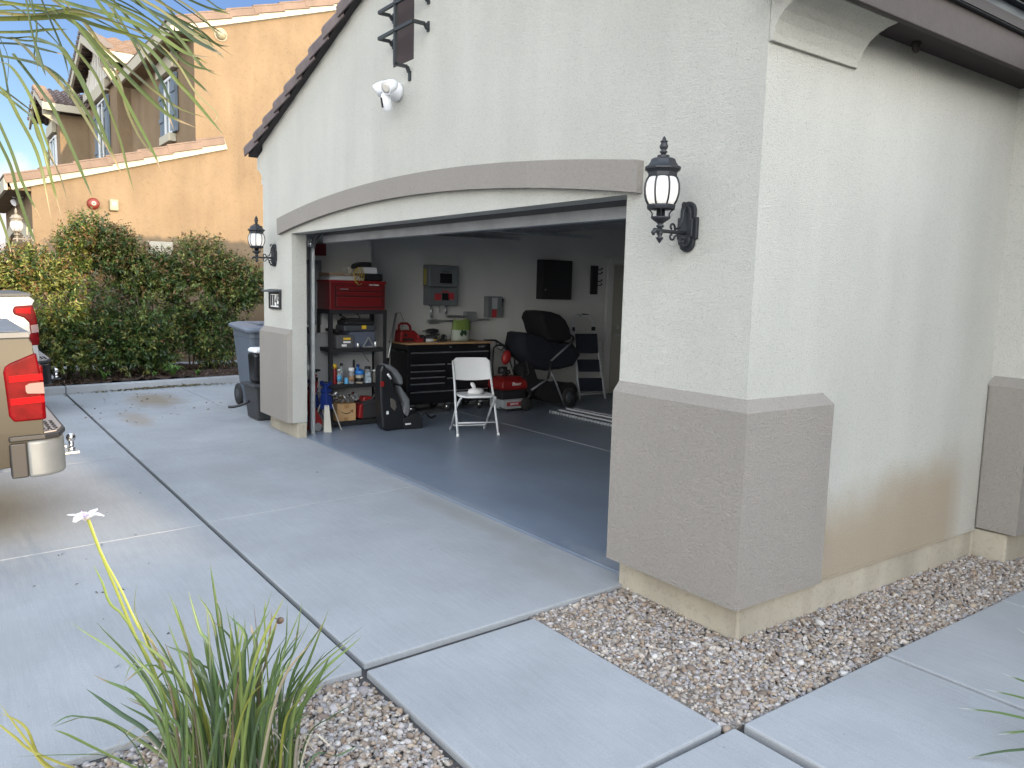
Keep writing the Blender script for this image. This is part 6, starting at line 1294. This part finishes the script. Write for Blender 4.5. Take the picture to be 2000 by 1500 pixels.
# step ladder
t = thing('step_ladder', 'white step ladder with three navy padded steps and hoop handle near the door', 'step ladder', (-6.6, 4.9, 0), world=True)
lx = -6.55
hoop = [(1120, 660), (1117, 645), (1118, 630), (1122, 619), (1132, 615), (1148, 616), (1156, 624), (1160, 640), (1162, 660)]
def Lp(u, v, dx=0): return PX(u, v, lx+dx)
b = MB(); b.tube([Lp(1133, 783), Lp(1128, 740), Lp(1122, 680)]+[Lp(u, v, -.12*(783-v)/170) for u, v in hoop]+[Lp(1170, 700, -.0), Lp(1182, 778)], .016, 10); b.build('front_frame', M_whitem, t)
b = MB(); b.tube([Lp(1128, 616, -.12), Lp(1140, 614.5, -.12), Lp(1149, 616, -.12)], .017, 10); b.build('grip', M_blk, t)
b = MB(); b.tube([Lp(1125, 660, -.1), Lp(1127, 775, -.35)], .010, 8); b.tube([Lp(1172, 668, -.1), Lp(1178, 765, -.35)], .010, 8); b.tube([Lp(1127, 770, -.33), Lp(1178, 762, -.33)], .008, 8); b.tube([Lp(1134, 771), Lp(1176, 768)], .008, 8); b.build('rear_frame', M_whitem, t)
for (u0, v0, u1, v1) in ((1124, 652, 1166, 690), (1128, 702, 1170, 726), (1131, 738, 1175, 764)):
    P_ = [Lp(u0, v0), Lp(u1, v0), Lp(u1+2, v1), Lp(u0+3, v1)]; b = MB(); b.hexa([p+Vector((-.02, 0, 0)) for p in P_], [p+Vector((.012, 0, 0)) for p in P_]); b.build('step', M_navy, t, bevel=.012, seg=3)
for (u, v) in ((1119, 643), (1159, 642)): b = MB(); p = Lp(u, v, -.1); b.box((p.x-.02, p.y-.025, p.z-.03), (p.x+.02, p.y+.025, p.z+.03)); b.build('joint', M_blk, t, bevel=.006)

# bundle of white window blind rails lying on floor
t = thing('blind_bundle', 'bundle of white slatted blind rails lying on the garage floor', 'blinds', (-5.3, 3.75, 0), world=True)
p, q = Vector((-5.85, 3.62, 0)), Vector((-4.2, 3.60, 0)); d = (q-p).normalized()
for k in range(4):
    b = MB(); 
    b.box((0, -.03, 0), (1.9-.12*k, .03, .022)); T = Matrix.Translation((-5.86+.05*k, 3.62+.085*k, .001+.024*(k > 0)+.022*(k > 1))) @ Matrix.Rotation(math.atan2(q.y-p.y, q.x-p.x)+.02*k, 4, 'Z')
    o_ = b.build('rail', mat('rail_white', (.42, .44, .47), .6), t, bevel=.003); o_.data.transform(T)
b = MB()
for k in range(30): b.cbox((-5.84+.06*k, 3.56, .02), (.012, .02, .035), (0, .2, 0))
b.build('punched_edge', mat('rail_white', (.42, .44, .47)), t)
# ---- hedge shrubs along the kerb (x about -11.5)
zb = .12
shrub('tall dark green photinia shrub with a pointed top near the hedge middle', (-11.5, -.95), .5, .7, zb, 2.4, 2100, [(-11.5, -.95, 1.2, .50, .72, 1.0), (-11.5, -.9, .6, .5, .75, .5), (-11.5, -1.05, 2.05, .3, .33, .42), (-11.45, -.68, 2.0, .2, .2, .30)], 1)
shrub('low olive photinia shrub between the tall one and the gap in the hedge', (-11.45, -.25), .5, .6, zb, 2.0, 1700, [(-11.45, -.25, 1.1, .48, .60, .85), (-11.5, -.2, 1.7, .3, .35, .30), (-11.4, -.4, .55, .45, .55, .45)], 2)
shrub('wide rounded photinia shrub at the right end of the hedge', (-11.55, .72), .5, .8, zb, 2.2, 2100, [(-11.55, .72, 1.35, .52, .72, .70), (-11.5, .58, 1.85, .4, .45, .40), (-11.5, 1.22, 1.55, .35, .42, .40), (-11.5, .75, .65, .40, .40, .45)], 3)
shrub('golden tipped photinia shrub behind the white pickup', (-11.4, -1.75), .5, .6, zb, 1.95, 1700, [(-11.35, -1.75, 1.15, .50, .60, .80), (-11.4, -1.8, 1.65, .3, .4, .28), (-11.35, -1.5, .6, .4, .55, .45)], 4, .35)
shrub('photinia shrub at the far left end of the hedge behind the pickups', (-11.5, -2.7), .5, .7, zb, 1.95, 1100, [(-11.5, -2.7, 1.1, .5, .75, .85), (-11.4, -2.5, 1.6, .3, .4, .3)], 5, .35)

# ---- strap leaves
M_strap = attr_mat('strap_leaf', .42, .45, transl=.18)
def strip(pts, w, col, fold=.25, side=None, n=14, tipw=.04, basew=.8, tint_tip=None):
    """tapered folded blade along a smooth curve"""
    pts = [Vector(p) for p in pts]
    # Catmull-Rom resample
    P_ = [pts[0]*2-pts[1]]+pts+[pts[-1]*2-pts[-2]]; S = []
    m = len(pts)-1
    for i in range(n+1):
        g = i/n*m; k = min(int(g), m-1); t = g-k; a, b_, c, d = P_[k], P_[k+1], P_[k+2], P_[k+3]
        S.append(.5*((2*b_)+(c-a)*t+(2*a-5*b_+4*c-d)*t*t+(3*b_-a-3*c+d)*t**3))
    V = []; C = []
    for i, p in enumerate(S):
        t = (S[min(i+1, n)]-S[max(i-1, 0)]).normalized(); sd_ = side - t*side.dot(t); sd_.normalize(); nn = t.cross(sd_)
        f = i/n; ww = w*(basew+(1-basew)*min(1, f*3))*(1 if f < .55 else max(tipw, 1-((f-.55)/.45)**2.3))
        V += [p-sd_*ww/2+nn*ww*fold, p, p+sd_*ww/2+nn*ww*fold]
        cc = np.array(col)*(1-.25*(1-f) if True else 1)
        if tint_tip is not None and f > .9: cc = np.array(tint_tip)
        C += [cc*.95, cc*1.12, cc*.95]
    F = []
    for i in range(n):
        for j in (0, 1): F.append((i*3+j, i*3+j+1, i*3+j+4, i*3+j+3))
    return V, F, C
class Strips:
    def __init__(s): s.V = []; s.F = []; s.C = []
    def add(s, *a, **k):
        V, F, C = strip(*a, **k); o = len(s.V); s.V += [tuple(v) for v in V]; s.F += [tuple(i+o for i in f) for f in F]; s.C += list(C)
    def build(s, name, m, parent=None):
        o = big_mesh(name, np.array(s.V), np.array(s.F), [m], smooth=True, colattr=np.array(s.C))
        if parent is not None: o.parent = parent; o.matrix_parent_inverse = Matrix.Translation(parent.location).inverted()
        return o
rs = random.Random(11)
GRN = [(.10, .155, .045), (.08, .13, .048), (.14, .20, .06), (.07, .11, .05), (.18, .23, .065)]
fwd = (RM @ Vector((0, 0, -1))); rightv = RM @ Vector((1, 0, 0))
t = thing('fortnight_lily', 'clump of strap leaved iris with one white flower in the gravel', 'plant', (-.20, -2.2, -.07), world=True)
base0 = Vector((-.17, -2.27, -.075)); D0 = (base0-CAM).dot(fwd)
def bp(u, dd=0):  # a point on the ground of the clump seen under pixel column u
    p = PZ(u, 1500, -.07); q = Vector((base0.x, base0.y, -.07)); rr = (Vector((rightv.x, rightv.y, 0))).normalized()
    return q+rr*((u-430)/1547*D0)+Vector((fwd.x, fwd.y, 0)).normalized()*dd
def blade(S_, u0, mids, tip, w=.014, col=None, dd=0, dt=0, **k):
    col = col or rs.choice(GRN); v_ = rs.uniform(.8, 1.2); col = tuple(c*v_ for c in col)
    b0 = bp(u0, dd); d0 = (b0-CAM).dot(fwd); pts = [b0]; n_ = len(mids)+1
    for i, (u, v) in enumerate(mids+[tip]): pts.append(PD(u, v, d0+dt*(i+1)/n_))
    sd_ = (rightv*math.cos(a_ := rs.uniform(-1.0, 1.0))+fwd*math.sin(a_)); S_.add(pts, w, col, side=sd_, **k)
S = Strips(); brown = (.22, .16, .10)
L_ = [  # (base column, mids, tip, width)
 (372, [(300, 1440), (232, 1390)], (168, 1345), .022), (400, [(330, 1400), (268, 1300)], (242, 1330), .016), (395, [(330, 1440), (290, 1390)], (240, 1335), .02),
 (410, [(370, 1440), (300, 1385)], (250, 1362), .012), (400, [(350, 1380), (300, 1300)], (242, 1333), .02), (425, [(390, 1400), (355, 1340)], (322, 1256), .018),
 (420, [(395, 1400), (340, 1345)], (300, 1338), .014), (415, [(380, 1370), (330, 1310)], (298, 1336), .016), (430, [(405, 1330), (370, 1280)], (322, 1260), .02),
 (440, [(415, 1370), (385, 1310)], (345, 1262), .018), (445, [(425, 1380), (410, 1310)], (360, 1295), .018), (455, [(432, 1350), (415, 1300)], (400, 1250), .02),
 (440, [(415, 1290), (390, 1230)], (368, 1155), .014), (450, [(432, 1300), (415, 1210)], (385, 1160), .013), (460, [(440, 1290), (420, 1170)], (410, 1100), .014),
 (455, [(440, 1260), (430, 1200)], (421, 1170), .012), (470, [(455, 1310), (450, 1250)], (412, 1210), .02), (470, [(462, 1330), (455, 1280)], (450, 1220), .018),
 (480, [(470, 1300), (462, 1250)], (455, 1195), .014), (485, [(478, 1310), (480, 1240)], (445, 1200), .02), (490, [(485, 1300), (478, 1240)], (478, 1205), .012),
 (495, [(492, 1320), (500, 1270)], (490, 1220), .018), (500, [(500, 1330), (520, 1280)], (545, 1200), .018), (505, [(510, 1380), (505, 1330)], (512, 1285), .024),
 (510, [(525, 1360), (540, 1290)], (548, 1260), .016), (520, [(535, 1380), (545, 1300)], (592, 1225), .014), (515, [(550, 1330), (575, 1270)], (590, 1175), .012),
 (530, [(560, 1400), (600, 1300)], (642, 1190), .012), (540, [(570, 1430), (615, 1340)], (645, 1280), .020), (525, [(560, 1370), (580, 1320)], (598, 1295), .014),
 (520, [(545, 1340), (565, 1310)], (582, 1306), .010), (545, [(600, 1440), (650, 1400)], (690, 1375), .008), (545, [(610, 1480), (660, 1475)], (700, 1455), .010),
 (350, [(280, 1450), (180, 1400)], (100, 1420), .016), (345, [(250, 1440), (150, 1400)], (98, 1418), .016), (330, [(220, 1480), (140, 1475)], (30, 1478), .010), (335, [(200, 1470), (140, 1440)], (105, 1425), .016),
 (500, [(490, 1400), (478, 1360)], (475, 1320), .022), (470, [(460, 1420), (450, 1370)], (440, 1330), .022), (520, [(515, 1440), (512, 1400)], (520, 1360), .022),
 (455, [(440, 1430), (425, 1390)], (405, 1340), .022), (430, [(405, 1440), (385, 1400)], (365, 1370), .02)]
for (u0, mids, tip, w_) in L_:
    blade(S, u0, mids, tip, w_*.74, dd=rs.uniform(-.12, .16), dt=rs.uniform(-.04, .04), tint_tip=brown if rs.random() < .3 else None)
for k in range(115):   # dense fan of inner leaves
    u0 = rs.uniform(360, 545); a_ = (u0-450)/95; lean = a_*.50+rs.gauss(0, .20); hh = (rs.uniform(80, 250) if rs.random() < .62 else rs.uniform(230, 370))*(1-.2*abs(a_))
    tip = (u0+hh*lean*1.1, 1500-hh+abs(lean)*30); mid = (u0+hh*lean*.46, 1500-hh*.54)
    blade(S, u0, [mid], tip, rs.uniform(.007, .0125), dd=rs.uniform(-.22, .22), dt=rs.uniform(-.15, .15), tint_tip=brown if rs.random() < .2 else None, col=rs.choice(GRN) if rs.random() < .88 else rs.choice([(.25, .26, .05), (.20, .15, .09), (.28, .24, .17)]))
for k in range(26):
    u0 = rs.uniform(330, 560); a_ = rs.choice((-1, 1)); L2_ = rs.uniform(60, 150)
    blade(S, u0, [(u0+a_*L2_*.5, 1450-rs.uniform(0, 30))], (u0+a_*L2_, 1470-rs.uniform(-20, 30)), rs.uniform(.005, .012), dd=rs.uniform(-.1, .2), col=(.34, .30, .24))
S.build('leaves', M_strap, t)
# dry seed stalks, flower stalks
S = Strips(); bs = (.14, .09, .06)
blade(S, 505, [(503, 1360), (503, 1290), (500, 1230)], (495, 1178), .007, col=bs); blade(S, 508, [(505, 1370), (520, 1290), (528, 1230)], (531, 1192), .006, col=(.13, .10, .05)); blade(S, 520, [(545, 1310), (558, 1250)], (561, 1180), .006, col=(.06, .10, .03))
blade(S, 515, [(517, 1240)], (519, 1170), .007, col=(.16, .22, .05))
S.build('seed_stalks', M_strap, t)
b = MB(); p = PD(547, 1212, D0); b.sph(p, (.011, .011, .022), 10, 7, Matrix.Rotation(rad(60), 4, 'Y')); p2 = PD(532, 1205, D0); b.tube([p2, p], .002, 5)
for (u, v) in ((463, 1325), (478, 1340)): b.sph(PD(u, v, D0-.02), (.010, .010, .024), 9, 6)
b.build('seed_pods', mat('seed_pod_brown', (.07, .05, .04), .8), t)
S = Strips(); fl = (.20, .23, .04)
blade(S, 395, [(330, 1380), (290, 1290), (262, 1240), (225, 1150), (195, 1080)], (170, 1014), .011, col=fl, tipw=.8); blade(S, 398, [(335, 1350), (300, 1260), (270, 1225), (235, 1150), (200, 1085)], (174, 1016), .008, col=fl, tipw=.8)
blade(S, 400, [(345, 1390), (310, 1300), (282, 1240), (262, 1190)], (268, 1135), .009, col=fl); blade(S, 402, [(330, 1330), (300, 1280), (285, 1250)], (262, 1192), .009, col=fl); blade(S, 396, [(262, 1240), (215, 1180), (200, 1140)], (182, 1102), .009, col=(.13, .18, .04))
S.build('flower_stalks', M_strap, t)
S = Strips(); c = PD(168, 1016, D0); M_pet = attr_mat('petal', .6, .2, transl=.35)
for k in range(6):
    a = rad(60*k+20); o_ = rightv*math.cos(a)+Vector((fwd.x, fwd.y, 0)).normalized()*math.sin(a); u_ = Vector((0, 0, 1))
    S.add([c, c+o_*.028+u_*.022, c+o_*.054+u_*(.024 if k % 2 else .010)], .034 if k % 2 == 0 else .024, (.80, .80, .80) if k % 2 == 0 else (.78, .77, .80), side=o_.cross(u_), fold=.10, n=8, tipw=.35, basew=.3)
for k in range(3): a = rad(120*k+50); o_ = rightv*math.cos(a)+fwd*math.sin(a); S.add([c, c+o_*.006+Vector((0, 0, .018)), c+o_*.016+Vector((0, 0, .032))], .009, (.55, .45, .68), side=o_.cross(Vector((0, 0, 1))), n=6)
S.build('flower', M_pet, t)

def clump(label, tips, u_base, base, cols, w=.016, nm='strap_plant', extra=0, hgt=None):
    t = thing(nm, label, 'plant', base, world=True); S = Strips(); B_ = Vector(base); d0 = (B_-CAM).dot(fwd)
    for (mids, tip) in tips:
        if hgt is None: pts = [B_+Vector((rs.uniform(-.04, .04), rs.uniform(-.04, .04), 0))]+[PD(u, v, d0+dz) for (u, v, dz) in mids+[tip]]
        else:
            q = PZ(tip[0], tip[1], hgt+tip[2]); b0 = B_+Vector((rs.uniform(-.04, .04), rs.uniform(-.04, .04), 0)); pts = [b0, b0.lerp(q, .35)+Vector((0, 0, .10)), b0.lerp(q, .7)+Vector((0, 0, .07)), q]
        S.add(pts, w, rs.choice(cols), side=(rightv*.6+fwd*.8*rs.choice((-1, 1))+Vector((0, 0, .3))), tint_tip=(.4, .4, .36) if rs.random() < .6 else None)
    for k in range(extra):
        a = rs.uniform(0, 6.28); r_ = rs.uniform(.25, .5); o_ = Vector((math.cos(a), math.sin(a), 0))
        tip_ = B_+o_*r_+Vector((0, 0, rs.uniform(.15, .5)))
        S.add([B_, B_+o_*r_*.4+Vector((0, 0, .3)), tip_], w, rs.choice(cols), side=o_.cross(Vector((0, 0, 1))))
    S.build('leaves', M_strap, t); return t
clump('yellow green leaning stalks at the lower left corner of the picture', [([(95, 1500, 0), (55, 1450, 0)], (0, 1375, 0)), ([(88, 1490, .02), (50, 1420, .02)], (2, 1392, .02)), ([(70, 1470, 0), (30, 1440, 0)], (-20, 1400, 0))], 0, (-.56, -2.62, -.08), [(.34, .30, .04), (.28, .22, .05)], .009, 'flower_stalk')
clump('dark green strap leaves reaching in from the right edge over the walk', [([(2030, 1400, 0), (1960, 1380, 0)], (1868, 1382, .0)), ([(2040, 1390, 0), (1985, 1365, .05)], (1920, 1345, .05)), ([(2040, 1370, 0), (1990, 1350, .05)], (1958, 1315, .05)), ([(2050, 1430, 0), (1995, 1440, -.1)], (1945, 1436, -.1)), ([(2040, 1450, -.1), (1960, 1460, -.1)], (1870, 1484, -.12)), ([(2060, 1400, 0), (1990, 1410, 0)], (1950, 1430, 0)), ([(2050, 1350, 0), (2010, 1290, .1)], (1985, 1225, .1))], 0, (1.50, .28, -.03), GRN, .015, 'strap_plant', 14, .10)
clump('upright pale green blade at the right edge beside the far wainscot', [([(2010, 1110, 0), (1998, 1080, 0)], (1996, 1038, 0)), ([(2020, 1120, 0), (2003, 1110, 0)], (1993, 1140, 0))], 0, (1.50, 1.35, -.02), [(.14, .22, .06)], .014, 'strap_plant', 0, .25)

# weeds in the mulch
def weed(label, y, s, n_=16, x=-10.98):
    t = thing('weed', label, 'weed', (x, y, .12), world=True, group=None); S = Strips()
    for k in range(n_):
        a = rs.uniform(0, 6.28); o_ = Vector((math.cos(a), math.sin(a), 0)); r_ = s*rs.uniform(.6, 1.1)
        S.add([Vector((x, y, .10)), Vector((x, y, .12))+o_*r_*.5+Vector((0, 0, s*rs.uniform(.5, .9))), Vector((x, y, .12))+o_*r_+Vector((0, 0, s*rs.uniform(.2, .7)))], s*.16, rs.choice([(.09, .17, .035), (.07, .14, .03)]), side=o_.cross(Vector((0, 0, 1))), n=7)
    S.build('leaves', M_strap, t)
weed('broad leaved green weed in the mulch near the kerb middle', PZ(335, 735, .1).y, .22, 18); weed('small green weed in the mulch left of the broad one', PZ(205, 742, .1).y, .14, 12); weed('smallest green weed at the right end of the mulch bed', PZ(393, 737, .1).y, .10, 10); weed('tiny sprout between the two larger weeds', PZ(295, 735, .1).y, .10, 9)
# dry leaf litter along the kerb foot
P = []; 
for k in range(800):
    y = np.random.normal(-.25, .45); x = -10.60+abs(np.random.normal(0, .07))+.05*max(0, y); P.append((x, y, drv(y)+.006+np.random.uniform(0, .012)))
for k in range(115): y = random.uniform(-1.6, 2.5); P.append((random.uniform(-10.6, -7.6), y, drv(y)+.004))
P = np.array(P); n = len(P); D = np.random.normal(0, 1, (n, 3)); D[:, 2] *= .12
C = np.array([(.14, .11, .05), (.10, .07, .035), (.09, .10, .03), (.20, .15, .07)])[np.random.randint(0, 4, n)]*np.random.uniform(.6, 1.2, (n, 1))
o = leaves(P, D, np.random.uniform(.025, .06, n), np.random.uniform(.008, .02, n), C, 0, 'leaf_litter'); tag(o, 'dry leaf litter swept along the foot of the kerb', 'leaf litter', kind='stuff')
P = []
for k in range(12): x, y = random.uniform(-4.6, -.9), random.uniform(-2.6, -.2); P.append((x, y, drv(y)+.004))
for (u, v) in ((265, 1048), (200, 1065), (120, 1083), (195, 1157), (235, 1152), (230, 1300), (68, 1142), (330, 1238)):
    for k in range(2): p = PZ(u+random.uniform(-5, 5), v+random.uniform(-1, 1), -.07); P.append((p.x, p.y, drv(p.y)+.004))
P = np.array(P); n = len(P); D = np.random.normal(0, 1, (n, 3)); D[:, 2] *= .1; C = np.tile(np.array([(.05, .04, .035)]), (n, 1))
o = leaves(P, D, np.random.uniform(.008, .035, n), np.random.uniform(.004, .012, n), C, 0, 'fallen_bits'); tag(o, 'scattered dark leaf crumbs on the driveway slabs', 'leaf litter', kind='stuff')
# bark chips on the mulch
P = np.stack([np.random.uniform(-12.2, -10.83, 7000), np.random.uniform(-3, 3.2, 7000), np.zeros(7000)], 1); P[:, 2] = .115+np.where(P[:, 1] < .15, -.03*(.15-P[:, 1]), 0)+np.random.uniform(-.02, .03, 7000)
D = np.random.normal(0, 1, (7000, 3)); D[:, 2] *= .3; C = np.array([(.05, .03, .02), (.09, .055, .035), (.035, .022, .016), (.13, .09, .06)])[np.random.randint(0, 4, 7000)]
o = leaves(P, D, np.random.uniform(.03, .07, 7000), np.random.uniform(.01, .025, 7000), C, 0, 'bark_chips'); tag(o, 'dark bark chips covering the hedge bed', 'bark mulch', kind='stuff')

# ============================================================ PALM
M_palm = attr_mat('palm_leaflet', .40, .45, transl=.28)
t = thing('palm_tree', 'small feather palm whose drooping fronds hang into the upper left sky', 'palm tree', (-.35, -5.0, -.1), world=True)
crown = Vector((-.30, -4.9, 2.75))
b = MB(); b.tube([(-.35, -5.0, -.15), (-.36, -5.0, .8), (-.33, -4.95, 1.8), crown-Vector((0, 0, .1))], [.13, .10, .09, .11], 16)
for k in range(14): z = .1+k*.18; b.lathe([(.10, 0), (.115, .02), (.10, .05)], (-.35, -4.99, z), 16)
b.build('trunk', mat('palm_trunk', (.17, .14, .11), .9, bump=.6, bscale=40, bdist=.01), t)
PG = [(.085, .115, .025), (.12, .145, .035), (.04, .06, .022), (.17, .165, .07), (.075, .10, .03)]
TR = [
 [((0, 3), (60, 12), (150, 27), (225, 38)), 6, 2.9], [((-30, 22), (80, 22), (160, 32), (222, 40)), 5, 2.95], [((-30, 37), (60, 35), (140, 32), (200, 52), (320, 85)), 9, 2.8],
 [((48, -30), (62, 50), (72, 90), (85, 130), (90, 150)), 8, 2.7], [((70, -30), (100, 40), (115, 75), (127, 110), (135, 150)), 6, 2.72], [((-30, 63), (50, 62), (90, 58), (133, 57)), 5, 2.9],
 [((-30, 72), (60, 74), (100, 88), (125, 100), (150, 140), (175, 190), (215, 290), (240, 345)), 8, 2.75], [((-30, 84), (40, 87), (80, 96), (130, 108)), 5, 2.95],
 [((20, 72), (50, 95), (75, 122), (110, 155), (140, 190), (175, 245), (200, 290)), 7, 2.8], [((-30, 105), (40, 117), (80, 128), (115, 150), (150, 190), (195, 260), (222, 315)), 6, 2.85],
 [((25, 105), (60, 150), (85, 185), (105, 215), (140, 290), (165, 350), (180, 385)), 6, 2.78], [((60, -15), (160, 15), (200, 25), (260, 45), (310, 70), (365, 105), (410, 112)), 9, 3.0],
 [((170, -25), (215, 35), (240, 60), (290, 95), (330, 140), (370, 185), (412, 235), (435, 262)), 7, 2.9], [((200, -25), (260, 45), (300, 85), (340, 120), (390, 165), (415, 190)), 6, 2.95],
 [((225, -20), (290, 20), (330, 40), (375, 75), (410, 95), (438, 108)), 8, 3.0], [((250, -15), (310, 18), (350, 48), (390, 75), (435, 105)), 7, 3.02], [((280, -15), (340, 20), (375, 40), (400, 70), (438, 115)), 5, 3.05],
 [((100, 15), (160, 55), (200, 100), (240, 140), (280, 180), (330, 225), (385, 250)), 8, 2.85], [((120, 10), (165, 70), (195, 110), (225, 160), (265, 235), (300, 300), (315, 335)), 7, 2.8],
 [((160, 25), (220, 55), (260, 75), (300, 130), (325, 180), (350, 245)), 6, 2.88], [((220, 15), (262, 85), (290, 140), (320, 200), (340, 255)), 5, 2.9], [((100, 30), (160, 110), (190, 150), (210, 200), (235, 270), (250, 330), (262, 375)), 6, 2.76],
 [((-25, 150), (13, 186), (36, 229), (75, 308), (100, 427)), 6, 2.7], [((-20, 200), (20, 290), (45, 360), (80, 428)), 5, 2.72], [((-20, 240), (20, 320), (35, 375), (60, 450), (70, 475)), 6, 2.7],
 [((-20, 165), (45, 215), (65, 235), (85, 290), (100, 350), (125, 440)), 6, 2.74], [((320, -15), (370, 20), (405, 45), (450, 75)), 4, 3.05], [((350, -10), (400, 12), (425, 20), (450, 28)), 5, 3.08],
 [((325, -15), (385, 25), (420, 62), (432, 75)), 4, 3.03], [((-15, 385), (10, 450), (22, 495)), 4, 2.68], [((55, -30), (72, 50), (68, 100), (66, 120)), 3, 2.9], [((-5, 80), (8, 130), (18, 185), (26, 200)), 4, 2.85],
 [((-20, -10), (40, 20), (90, 60), (130, 105)), 3, 2.95], [((180, -10), (260, 30), (330, 70), (400, 88), (440, 115)), 6, 2.98], [((240, -25), (300, 30), (350, 75), (395, 130), (430, 150)), 6, 2.97], [((150, -25), (230, 15), (300, 55), (360, 120), (420, 140)), 7, 2.93], [((-20, 120), (20, 130), (60, 190), (85, 260), (110, 330)), 5, 2.74]]
S = Strips()
TR = TR+[[tuple((u+rs.uniform(-6, 6)+(i*rs.choice((-3, 3))), v+rs.uniform(-8, 8)-12) for i, (u, v) in enumerate(pp)), w_*.7, d_+.12] for (pp, w_, d_) in TR if rs.random() < .4]
for (pp, w_, d_) in TR:
    pts = [PD(u, v, d_+rs.uniform(-.05, .05)-.05*i) for i, (u, v) in enumerate(pp)]
    a_ = rs.uniform(-.9, .9); sd_ = (rightv*math.sin(a_)*.5+(RM @ Vector((0, 1, 0)))*.9+fwd*math.sin(a_)*1.0)
    if abs(pp[-1][0]-pp[0][0]) < abs(pp[-1][1]-pp[0][1])*1.2: sd_ = rightv*.9+fwd*math.sin(a_)
    col = np.array(rs.choice(PG))*rs.uniform(.75, 1.2); S.add(pts, w_*2.9/1547*1.05, tuple(col), side=sd_, fold=.22, n=22, tipw=.03, basew=.9, tint_tip=(.30, .22, .12) if rs.random() < .5 else None)
S.build('frond', M_palm, t)
# stems carrying those leaflets back to the crown
b = MB()
for ends in (((-60, 40), 2.9), ((-20, -60), 2.95), ((240, -70), 3.05)):
    p = PD(ends[0][0], ends[0][1], ends[1]); m_ = (crown+p)/2+Vector((0, 0, .35)); b.tube([crown, crown.lerp(m_, .5)+Vector((0, 0, .12)), m_, p.lerp(m_, .4)+Vector((0, 0, .1)), p], [.02, .015, .012, .009, .006], 7)
p = PD(-20, -60, 2.95); b.tube([p, PD(120, -60, 3.0), PD(260, -45, 3.05), PD(350, -20, 3.1)], [.006, .005, .004, .002], 6)
p = PD(-60, 40, 2.9); b.tube([p, PD(-45, 120, 2.82), PD(-30, 250, 2.75), PD(-22, 380, 2.7)], [.006, .005, .004, .002], 6)
b.build('leaf_stems', mat('palm_stem', (.16, .18, .06), .6), t)
# the rest of the crown, turned away from the picture
for az_ in (175, 205, 235, 262, 290, 318, 345, 150):
    S = Strips(); a = rad(az_); o_ = Vector((math.cos(a), math.sin(a), 0)); Lr = 1.7; pts = [crown+o_*Lr*s_+Vector((0, 0, .75*s_-1.35*s_*s_)) for s_ in np.linspace(0, 1, 16)]
    for i in range(2, 16):
        t_ = (pts[i]-pts[i-1]).normalized(); sd_ = t_.cross(Vector((0, 0, 1))).normalized()
        for q in (-1, 1): 
            L3_ = .55*(1-abs(i/16-.45)*.9); S.add([pts[i], pts[i]+sd_*q*L3_*.5+t_*L3_*.3+Vector((0, 0, .03)), pts[i]+sd_*q*L3_*.8+t_*L3_*.6-Vector((0, 0, .25))], .014, rs.choice(PG), side=t_, n=6)
    for i in range(15): S.add([pts[i], (pts[i]+pts[i+1])/2, pts[i+1]], .018, (.14, .16, .05), side=Vector((0, 0, 1)).cross(o_), n=2, tipw=1)
    S.build('frond', M_palm, t)
